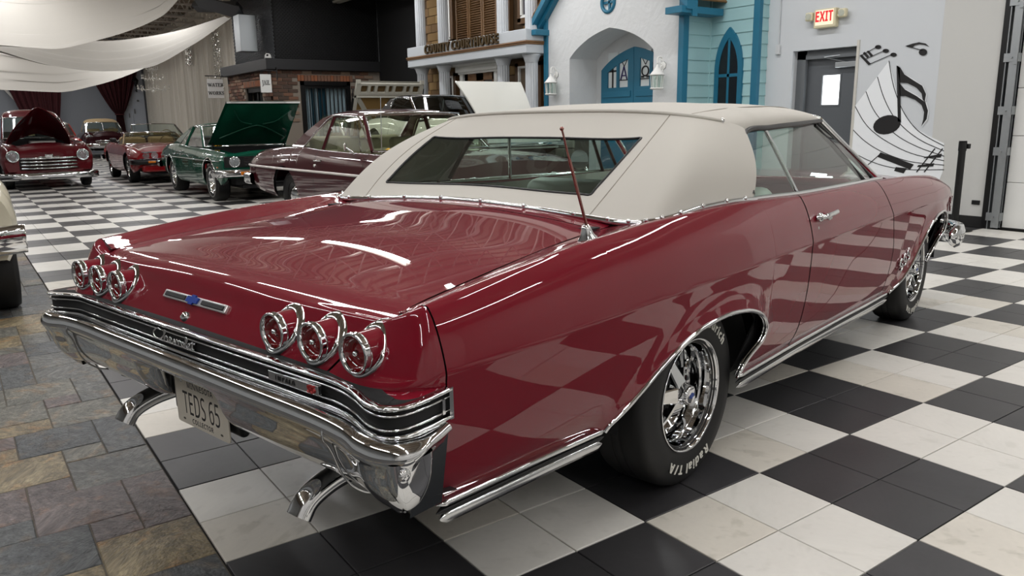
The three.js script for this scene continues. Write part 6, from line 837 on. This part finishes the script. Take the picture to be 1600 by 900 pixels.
// low red roadster
classicCar({ name: 'red_roadster', label: 'low red open sports car with oval headlights and a black bumper', pos: [1.3, 0, -20.5], turn: -Math.PI / 2 - 0.01, paint: pJag, interior: M.tan,
  xs: [-1.05, -0.9, -0.5, 0.0, 0.6, 1.2, 1.8, 2.4, 2.9, 3.3, 3.5], y0: [0.45, 0.36, 0.3, 0.26, 0.24, 0.23, 0.23, 0.23, 0.24, 0.3, 0.38], w: [0.74, 0.84, 0.88, 0.895, 0.89, 0.885, 0.885, 0.885, 0.87, 0.83, 0.78], ch: [0.62, 0.62, 0.63, 0.64, 0.64, 0.63, 0.63, 0.62, 0.61, 0.59, 0.58], pk: [0.78, 0.82, 0.87, 0.89, 0.87, 0.85, 0.85, 0.84, 0.82, 0.76, 0.7], zk: [0.62, 0.72, 0.76, 0.78, 0.78, 0.78, 0.77, 0.76, 0.74, 0.7, 0.66], yi: [0.78, 0.82, 0.87, 0.88, 0.86, 0.84, 0.84, 0.83, 0.81, 0.75, 0.69], zi: [0.55, 0.62, 0.66, 0.68, 0.7, 0.7, 0.68, 0.64, 0.6, 0.56, 0.54], top: [0.79, 0.84, 0.89, 0.9, 0.87, 0.85, 0.9, 0.89, 0.86, 0.79, 0.72],
  wr: 0.325, ww: 0.22, track: 0.74, wheel: 'alloy', arches: [[0, 0.36, 0.01], [2.59, 0.37, 0.01]], cab: [0.1, 1.6], seams: [0.6, 1.65], segNames: ['quarter_panel', 'door', 'front_fender'], seats: [0.75, 0.35],
  gh: { noRoof: true, rr: 0.4, rf: 1.12, wb: 1.68, cb0: 0, cb1: 0.4, ct1: 0.6, yb: 0.86, yt: 1.1, h: 1.14, zb: 0.74, zt: () => 0.6, pillar: M.tan, sideUp: 0.75, glass: phy(0xc8ccc0, 0, { transmission: 1, thickness: 0 }) },
  fb: [0.5, 0.12, 0.1, 0.4], fbMat: M.blackSatin, rb: [0.5, 0.12, 0.06, 0.3],
  extra: ({ t, zAt }) => { for (const s of [1, -1]) { const h = obj('headlight', [rb(0.06, 0.17, 0.36, 0.07, 3.46, 0.64, s * 0.5)], M.blackSatin, t); obj('lens', [cyl(0.075, 0.075, 0.02, 3.5, 0.64, s * 0.41, 0, 0, Math.PI / 2), cyl(0.075, 0.075, 0.02, 3.49, 0.64, s * 0.59, 0, 0, Math.PI / 2)], M.lensClear, h); obj('marker_light', rb(0.02, 0.05, 0.16, 0.01, 3.63, 0.5, s * 0.5), M.amber, t); obj('side_mirror', [rb(0.09, 0.09, 0.14, 0.03, 1.5, 0.97, s * 0.93), bar([1.52, 0.9, s * 0.82], [1.5, 0.95, s * 0.9], 0.014)], M.blackSatin, t); } obj('bumper_blade', box(0.02, 0.03, 1.5, 3.63, 0.565, 0), M.chrome, t); obj('front_valance', rb(0.2, 0.16, 1.4, 0.05, 3.45, 0.35, 0), pJag, t); obj('grille', rb(0.04, 0.1, 0.5, 0.02, 3.49, 0.64, 0), M.chromeSoft, t); } });

// late forties red coupe facing the viewer, hood up
classicCar({ name: 'red_fat_fender_coupe', label: 'dark red rounded old coupe with a barred chrome grille and its hood open', pos: [-1.27, 0, -20.85], turn: -Math.PI / 2 + 0.02, paint: pFord, interior: M.vinylDark,
  xs: [-1.3, -1.2, -0.8, -0.2, 0.4, 1.0, 1.6, 2.2, 2.7, 3.1, 3.4, 3.5], y0: [0.45, 0.38, 0.33, 0.3, 0.28, 0.27, 0.27, 0.27, 0.28, 0.3, 0.34, 0.38], w: [0.55, 0.68, 0.82, 0.9, 0.92, 0.9, 0.89, 0.9, 0.91, 0.9, 0.86, 0.82], ch: [0.7, 0.7, 0.72, 0.74, 0.74, 0.74, 0.74, 0.74, 0.74, 0.72, 0.68, 0.66], pk: [0.8, 0.9, 1.0, 1.04, 1.05, 1.05, 1.04, 1.0, 0.99, 0.97, 0.92, 0.86], zk: [0.4, 0.52, 0.62, 0.68, 0.72, 0.74, 0.74, 0.74, 0.76, 0.77, 0.74, 0.7], yi: [0.81, 0.91, 1.02, 1.06, 1.06, 1.06, 1.04, 0.98, 0.94, 0.92, 0.88, 0.82], zi: [0.34, 0.45, 0.52, 0.6, 0.64, 0.66, 0.66, 0.6, 0.56, 0.54, 0.52, 0.5], top: [0.82, 0.93, 1.06, 1.1, 1.08, 1.08, 1.08, 1.08, 1.04, 0.98, 0.92, 0.86],
  wr: 0.345, ww: 0.19, track: 0.745, wheel: 'steel', arches: [[0, 0.4, 0.02], [2.9, 0.41, 0.04]], cab: [-0.3, 1.9], open: [2.0, 3.1], seams: [0.7, 1.75], segNames: ['quarter_panel', 'door', 'front_fender'], seats: [0.9],
  gh: { rr: 0.35, rf: 1.3, wb: 1.85, cb0: -0.6, cb1: 0.2, ct1: 0.5, yb: 1.06, yt: 1.5, h: 1.72, zb: 0.68, zt: () => 0.58 },
  fb: [0.28, 0.15, 0.16, 0.1], rb: [0.45, 0.15, 0.12, 0.15],
  extra: ({ t }) => {
    for (const s of [1, -1]) { lamp(t, 3.52, 0.71, s * 0.66, 0.115); obj('parking_light', [sph(0.06, 3.46, 0.77, s * 0.34, 0.5, 0.5, 1.1)], M.chrome, t); obj('front_fender_bulge', sph(0.3, 3.2, 0.64, s * 0.66, 1.05, 1.05, 0.78, 28), pFord, t); obj('fender_trim', box(0.1, 0.014, 0.01, 3.42, 0.52, s * 0.8), M.chrome, t); }
    for (let k = 0; k < 4; k++) obj('grille_bar', tube([[3.45, 0.655 - k * 0.07, 0.58], [3.56, 0.655 - k * 0.07, 0.35], [3.6, 0.655 - k * 0.07, 0], [3.56, 0.655 - k * 0.07, -0.35], [3.45, 0.655 - k * 0.07, -0.58]], k ? 0.022 : 0.026, 40, 8), M.chrome, t);
    obj('grille_shield', [rb(0.04, 0.1, 0.16, 0.03, 3.6, 0.69, 0), rb(0.03, 0.03, 0.4, 0.012, 3.58, 0.68, 0)], M.chrome, t); obj('grille_back', bx(3.42, 3.5, 0.4, 0.68, -0.56, 0.56), M.cavity, t); obj('splash_apron', rb(0.1, 0.16, 1.3, 0.04, 3.46, 0.34, 0), pFord, t);
    // clamshell hood
    const hd = (off) => (u, v) => { const q = lerp(-1, 1, u), l = v * 1.12, a = 0.62, W = lerp(0.64, 0.26, Math.pow(v, 1.6)), cr = 0.34 * (1 - Math.pow(Math.abs(q), 1.5)) * (1 - 0.35 * v); return [2.02 + l * Math.cos(a) - (cr - off) * Math.sin(a), 1.0 + l * Math.sin(a) + (cr - off) * Math.cos(a) - 0.1, q * W]; };
    obj('hood', grid(hd(0), 30, 20), pFord, t); obj('hood_underside', grid(hd(0.025), 30, 20), pFord, t); const rim = []; for (let k = 0; k <= 10; k++) rim.push(hd(0)(0, k / 10)); for (let k = 1; k <= 10; k++) rim.push(hd(0)(k / 10, 1)); for (let k = 9; k >= 0; k--) rim.push(hd(0)(1, k / 10)); obj('hood_edge', tube(rim, 0.014, 80, 6), pFord, t);
    obj('engine', [rb(0.5, 0.12, 0.55, 0.03, 2.75, 0.86, 0), rb(0.3, 0.09, 0.5, 0.03, 2.75, 0.97, 0), rb(0.08, 0.3, 0.8, 0.02, 3.05, 0.78, 0)], std(0x9a9894, 0.3, { metalness: 0.7 }), t);
  } });

// wine convertible with a tan top at the far end
classicCar({ name: 'wine_convertible', label: 'wine red old convertible with a tan top and split windscreen in the far row', pos: [2.7, 0, -37.2], turn: -Math.PI / 2 - 0.06, paint: pWine, interior: M.tan,
  xs: [-1.4, -1.2, -0.6, 0.2, 1.0, 1.8, 2.6, 3.2, 3.55], y0: [0.45, 0.38, 0.34, 0.32, 0.32, 0.32, 0.33, 0.38, 0.45], w: [0.75, 0.86, 0.94, 0.96, 0.95, 0.95, 0.95, 0.92, 0.84], ch: [0.7, 0.7, 0.72, 0.72, 0.72, 0.72, 0.72, 0.7, 0.68], pk: [0.85, 0.92, 1.0, 1.02, 1.02, 1.02, 1.0, 0.96, 0.86], zk: [0.6, 0.68, 0.74, 0.76, 0.78, 0.78, 0.8, 0.78, 0.7], yi: [0.86, 0.93, 1.01, 1.02, 1.02, 1.02, 0.99, 0.95, 0.86], zi: [0.5, 0.56, 0.62, 0.66, 0.7, 0.68, 0.6, 0.5, 0.44], top: [0.88, 0.97, 1.04, 1.04, 1.04, 1.08, 1.1, 1.04, 0.9],
  wr: 0.35, ww: 0.19, track: 0.78, wheel: 'steel', arches: [[0, 0.4, 0.02], [2.95, 0.4, 0.03]], cab: [-0.2, 1.9], seams: [0.9], segNames: ['rear_body', 'front_body'], seats: [0.9],
  gh: { rr: 0.1, rf: 1.3, wb: 1.85, cb0: -0.3, cb1: 0.3, ct1: 0.4, yb: 1.03, yt: 1.4, h: 1.6, zb: 0.72, zt: () => 0.64, mat: M.tan, soft: true, pillar: M.chrome },
  fb: [0.5, 0.2, 0.12, 0.2], rb: [0.5, 0.18, 0.1, 0.2],
  extra: ({ t }) => { for (const s of [1, -1]) { lamp(t, 3.48, 0.82, s * 0.68, 0.12); obj('fender_bulge', sph(0.28, 3.2, 0.78, s * 0.68, 1, 1, 0.85, 24), pWine, t); } obj('grille', [tube([[3.5, 0.68, 0.6], [3.62, 0.7, 0], [3.5, 0.68, -0.6]], 0.03), tube([[3.5, 0.6, 0.6], [3.62, 0.62, 0], [3.5, 0.6, -0.6]], 0.02)], M.chrome, t); obj('split_bar', bar([1.97, 1.03, 0], [1.42, 1.42, 0], 0.014), M.chrome, t); } });

// cream car cut by the left edge
classicCar({ name: 'cream_car', label: 'cream old car with a heavy chrome bumper at the left edge', pos: [-3.54, 0, -7.45], turn: -Math.PI / 2, paint: pCream, interior: M.tan,
  xs: [-1.3, -1.0, -0.4, 0.4, 1.2, 2.0, 2.7, 3.15, 3.3], y0: [0.45, 0.38, 0.34, 0.32, 0.32, 0.32, 0.33, 0.38, 0.42], w: [0.8, 0.88, 0.93, 0.94, 0.93, 0.93, 0.93, 0.91, 0.87], ch: [0.68, 0.68, 0.7, 0.7, 0.7, 0.7, 0.7, 0.7, 0.7], pk: [0.85, 0.92, 0.98, 1.0, 1.0, 1.0, 1.0, 0.97, 0.9], zk: [0.62, 0.7, 0.76, 0.78, 0.78, 0.79, 0.8, 0.8, 0.76], yi: [0.86, 0.93, 0.98, 1.0, 1.0, 1.0, 0.97, 0.93, 0.87], zi: [0.5, 0.58, 0.64, 0.68, 0.7, 0.68, 0.6, 0.56, 0.54], top: [0.88, 0.96, 1.02, 1.02, 1.02, 1.04, 1.06, 1.0, 0.92],
  wr: 0.35, ww: 0.2, track: 0.78, wheel: 'steel', arches: [[0, 0.4, 0.02], [2.85, 0.39, 0.02]], cab: [-0.2, 1.9], seams: [0.9], segNames: ['rear_body', 'front_body'], seats: [0.9],
  gh: { rr: 0.3, rf: 1.35, wb: 1.9, cb0: -0.3, cb1: 0.3, ct1: 0.5, yb: 1.01, yt: 1.42, h: 1.55, zb: 0.76, zt: () => 0.66, bpillar: [0.95, 0.95] },
  fb: [0.56, 0.2, 0.08, 0.02], rb: [0.5, 0.18, 0.1, 0.2],
  extra: ({ t }) => { for (const s of [1, -1]) { lamp(t, 3.31, 0.8, s * 0.68, 0.12); obj('headlight_hood', sph(0.26, 3.05, 0.8, s * 0.68, 1.0, 1.0, 0.85, 28), pCream, t); obj('bumper_guard', [rb(0.08, 0.3, 0.08, 0.03, 3.4, 0.55, s * 0.4)], M.chrome, t); } } });

// white sports car with a black hardtop on the display stage
{ const st = thing('display_stage', 'low dark display stage under the white sports car', 'platform'); obj('deck', rbx(3.1, 5.15, 0.44, 0.5, -11.6, -6.9, 0.01), M.blackSatin, st); obj('skirt', bx(3.15, 5.1, 0, 0.44, -11.55, -6.95), std(0x1c1b1b, 0.7), st); }
classicCar({ name: 'white_sports_car', label: 'white sports car with a black hardtop and its front-hinged hood up on a stage', pos: [4.12, 0.5, -10.62], turn: -Math.PI / 2, paint: pWhite, interior: M.vinylDark,
  xs: [-0.85, -0.7, -0.3, 0.2, 0.8, 1.4, 2.0, 2.6, 3.0, 3.3], y0: [0.42, 0.34, 0.28, 0.25, 0.24, 0.23, 0.23, 0.25, 0.3, 0.38], w: [0.72, 0.82, 0.87, 0.88, 0.86, 0.86, 0.88, 0.87, 0.82, 0.74], ch: [0.58, 0.6, 0.62, 0.62, 0.6, 0.6, 0.6, 0.6, 0.58, 0.56], pk: [0.74, 0.78, 0.86, 0.88, 0.82, 0.8, 0.85, 0.84, 0.74, 0.64], zk: [0.6, 0.68, 0.74, 0.74, 0.74, 0.72, 0.72, 0.7, 0.66, 0.6], yi: [0.74, 0.78, 0.84, 0.86, 0.82, 0.8, 0.82, 0.81, 0.72, 0.63], zi: [0.5, 0.56, 0.6, 0.62, 0.66, 0.64, 0.58, 0.56, 0.52, 0.5], top: [0.75, 0.8, 0.86, 0.88, 0.83, 0.82, 0.84, 0.82, 0.74, 0.65],
  wr: 0.33, ww: 0.22, track: 0.74, wheel: 'wide', arches: [[0, 0.37, 0.01], [2.5, 0.38, 0.01]], cab: [0.1, 1.45], open: [1.6, 3.0], seams: [0.55, 1.45], segNames: ['quarter_panel', 'door', 'front_fender'], seats: [0.6],
  gh: { rr: 0.1, rf: 0.85, wb: 1.35, cb0: -0.3, cb1: 0.25, ct1: 0.3, yb: 0.84, yt: 1.2, h: 1.27, zb: 0.7, zt: () => 0.56, mat: pBlack, pillar: M.chrome, glass: M.glassDark },
  fb: [0.45, 0.08, 0.04, 0.3], rb: [0.45, 0.08, 0.04, 0.2],
  extra: ({ t }) => { obj('hood', [grid((u, v) => { const q = lerp(-1, 1, u), l = v * 1.02, a = 2.02; return [2.98 + l * Math.cos(a) * 1.25 + 0.03 * (1 - q * q), 0.74 + l * Math.sin(a) * 0.72 + 0.03 * Math.sin(v * 3), q * lerp(0.5, 0.62, v)]; }, 20, 14), grid((u, v) => { const q = lerp(-1, 1, u), l = v * 1.02, a = 2.02; return [2.98 + l * Math.cos(a) * 1.25 + 0.03 * (1 - q * q) - 0.02, 0.73 + l * Math.sin(a) * 0.72 + 0.03 * Math.sin(v * 3), q * lerp(0.5, 0.62, v)]; }, 20, 14, true)], pWhite, t); obj('engine', [rb(0.6, 0.2, 0.5, 0.05, 2.1, 0.6, 0), cyl(0.18, 0.18, 0.06, 2.1, 0.73, 0)], std(0x2a2b2c, 0.4, { metalness: 0.5 }), t); } });

// grey car with its hood up behind the maroon sedan
classicCar({ name: 'grey_hood_car', label: 'pale grey car behind the maroon sedan showing the pierced underside of its raised hood', pos: [4.6, 0, -15.15], turn: -Math.PI / 2, paint: pGray, interior: M.tan,
  xs: [-0.95, -0.8, -0.3, 0.4, 1.2, 1.8, 2.4, 3.0, 3.4], y0: [0.45, 0.38, 0.32, 0.28, 0.27, 0.27, 0.28, 0.34, 0.42], w: [0.8, 0.88, 0.92, 0.93, 0.92, 0.92, 0.92, 0.9, 0.86], ch: [0.68, 0.68, 0.7, 0.7, 0.7, 0.7, 0.7, 0.68, 0.67], pk: [0.82, 0.88, 0.93, 0.95, 0.94, 0.93, 0.92, 0.9, 0.85], zk: [0.66, 0.72, 0.78, 0.8, 0.8, 0.8, 0.8, 0.79, 0.76], yi: [0.82, 0.88, 0.93, 0.94, 0.93, 0.92, 0.91, 0.89, 0.84], zi: [0.58, 0.64, 0.68, 0.72, 0.74, 0.72, 0.7, 0.68, 0.66], top: [0.83, 0.9, 0.96, 0.96, 0.95, 0.95, 0.95, 0.93, 0.87],
  wr: 0.33, ww: 0.2, track: 0.76, wheel: 'steel', arches: [[0, 0.38, 0.01], [2.7, 0.39, 0.01]], cab: [-0.1, 1.9], open: [2.0, 3.3], seams: [0.8], segNames: ['rear_body', 'front_body'], seats: [0.8],
  gh: { rr: 0.4, rf: 1.35, wb: 1.95, cb0: -0.3, cb1: 0.3, ct1: 0.6, yb: 0.95, yt: 1.3, h: 1.38, zb: 0.76, zt: () => 0.62 },
  fb: [0.5, 0.14, 0.06, 0.3], rb: [0.5, 0.14, 0.06, 0.2],
  extra: ({ t }) => {
    const a = 1.12, on = (l, z, p = 0) => [2.1 + l * Math.cos(a) + p * Math.sin(a), 0.98 + l * Math.sin(a) - p * Math.cos(a), z];
    obj('hood', grid((u, v) => on(v * 1.25, lerp(-0.76, 0.76, u), -0.02), 4, 4), pGray, t);
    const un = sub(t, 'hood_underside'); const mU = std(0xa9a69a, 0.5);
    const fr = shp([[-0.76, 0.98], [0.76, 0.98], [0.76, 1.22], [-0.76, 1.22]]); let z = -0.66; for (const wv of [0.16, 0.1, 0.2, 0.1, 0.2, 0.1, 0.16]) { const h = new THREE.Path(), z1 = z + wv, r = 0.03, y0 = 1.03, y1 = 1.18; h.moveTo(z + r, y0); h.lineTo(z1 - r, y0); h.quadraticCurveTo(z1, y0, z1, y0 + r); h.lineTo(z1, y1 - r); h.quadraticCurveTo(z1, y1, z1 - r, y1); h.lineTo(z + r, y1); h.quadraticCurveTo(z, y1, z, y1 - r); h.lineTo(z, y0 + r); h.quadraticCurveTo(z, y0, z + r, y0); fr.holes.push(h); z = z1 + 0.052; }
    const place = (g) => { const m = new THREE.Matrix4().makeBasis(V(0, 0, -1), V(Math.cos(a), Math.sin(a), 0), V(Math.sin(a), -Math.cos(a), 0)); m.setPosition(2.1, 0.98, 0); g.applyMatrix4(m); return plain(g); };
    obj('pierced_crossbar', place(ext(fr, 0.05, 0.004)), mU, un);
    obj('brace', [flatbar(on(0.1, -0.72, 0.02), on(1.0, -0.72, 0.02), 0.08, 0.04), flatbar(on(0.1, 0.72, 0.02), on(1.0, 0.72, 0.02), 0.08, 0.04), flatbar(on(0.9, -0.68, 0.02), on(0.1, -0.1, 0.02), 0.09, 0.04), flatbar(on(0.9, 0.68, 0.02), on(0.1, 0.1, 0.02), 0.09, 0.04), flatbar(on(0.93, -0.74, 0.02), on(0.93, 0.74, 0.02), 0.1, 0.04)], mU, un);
    obj('insulation', grid((u, v) => on(lerp(0.05, 1.0, v), lerp(-0.7, 0.7, u), 0.004), 2, 2), std(0x7a5f33, 0.9), un); obj('felt_backing', grid((u, v) => on(lerp(1.0, 1.21, v), lerp(-0.74, 0.74, u), -0.012), 2, 2), std(0x5f4a2a, 0.9), un);  // second sheet is added, coloured dark so the crossbar holes look shaded
    for (const s of [1, -1]) { obj('bumper_stop', box(0.06, 0.08, 0.08, ...on(1.25, s * 0.72, 0.02)), mU, un); obj('hinge', [bar([2.0, 0.95, s * 0.8], on(0.6, s * 0.78, 0.02), 0.02), bar([2.2, 0.95, s * 0.8], on(0.9, s * 0.78, 0.02), 0.014), bar(on(0.3, s * 0.82, 0.1), on(1.1, s * 0.8, 0.0), 0.012)], M.blackSatin, un); }
  } });
// dark open car and orange-red car far back
const farSpec = (o) => classicCar({ xs: [-1.1, -0.8, 0, 0.8, 1.6, 2.4, 3.0, 3.3], y0: [0.45, 0.35, 0.28, 0.26, 0.26, 0.27, 0.34, 0.42], w: [0.78, 0.87, 0.92, 0.92, 0.92, 0.92, 0.88, 0.8], ch: [0.66, 0.66, 0.68, 0.68, 0.68, 0.68, 0.66, 0.64], pk: [0.84, 0.88, 0.94, 0.93, 0.92, 0.9, 0.87, 0.8], zk: [0.64, 0.72, 0.78, 0.8, 0.8, 0.78, 0.74, 0.68], yi: [0.84, 0.88, 0.93, 0.92, 0.91, 0.89, 0.86, 0.79], zi: [0.56, 0.62, 0.68, 0.72, 0.72, 0.66, 0.62, 0.58], top: [0.85, 0.9, 0.96, 0.94, 0.94, 0.94, 0.9, 0.82], wr: 0.33, ww: 0.2, track: 0.76, wheel: 'steel', arches: [[0, 0.38, 0.01], [2.6, 0.38, 0.01]], cab: [0, 1.8], seams: [0.8], segNames: ['rear_body', 'front_body'], seats: [0.7], fb: [0.5, 0.14, 0.06, 0.3], rb: [0.5, 0.14, 0.06, 0.2], extra: ({ t }) => { for (const s of [1, -1]) lamp(t, 3.3, 0.68, s * 0.62, 0.09); }, ...o });
farSpec({ name: 'black_open_car', label: 'black open car whose windscreen rises behind the red roadster', pos: [2.75, 0, -27.4], turn: -Math.PI / 2, paint: pBlack, interior: M.tan, gh: { noRoof: true, rr: 0.4, rf: 1.15, wb: 1.75, cb0: 0, cb1: 0.4, ct1: 0.6, yb: 0.95, yt: 1.3, h: 1.35, zb: 0.78, zt: () => 0.68, pillar: M.blackSatin, sideUp: 0.9 } });
farSpec({ name: 'orange_car', label: 'orange red car with a white roof between the red coupe and the wine convertible', pos: [0.25, 0, -33.2], turn: -Math.PI / 2, paint: pOrange, interior: M.tan, gh: { rr: 0.4, rf: 1.3, wb: 1.85, cb0: -0.2, cb1: 0.3, ct1: 0.6, yb: 0.95, yt: 1.38, h: 1.5, zb: 0.78, zt: () => 0.66, mat: pWhite } });
// low rough stone wall before the chapel
{ const t = thing('stone_planter_wall', 'low grey rubble stone wall in front of the chapel', 'stone wall'); const ms = [std(0x7d7b72, 0.9), std(0x8c897e, 0.9), std(0x6d6b64, 0.9)]; obj('core', bx(5.3, 5.6, 0, 1.18, -10.6, -7.5), std(0x4e4c47, 0.95), t); for (let y = 0.02, r = 0; y < 1.15; r++) { const h = rr(0.1, 0.17); for (let z = -10.6; z < -7.55;) { const w = rr(0.18, 0.42), z1 = Math.min(z + w, -7.5); obj('stone', rbx(5.27 - rr(0, 0.02), 5.34, y + 0.005, Math.min(y + h, 1.18) - 0.005, z + 0.005, z1 - 0.005, 0.012, 1), ms[Math.floor(rnd() * 3)], t); z = z1; } y += h; } }
renderer.render(scene, camera);
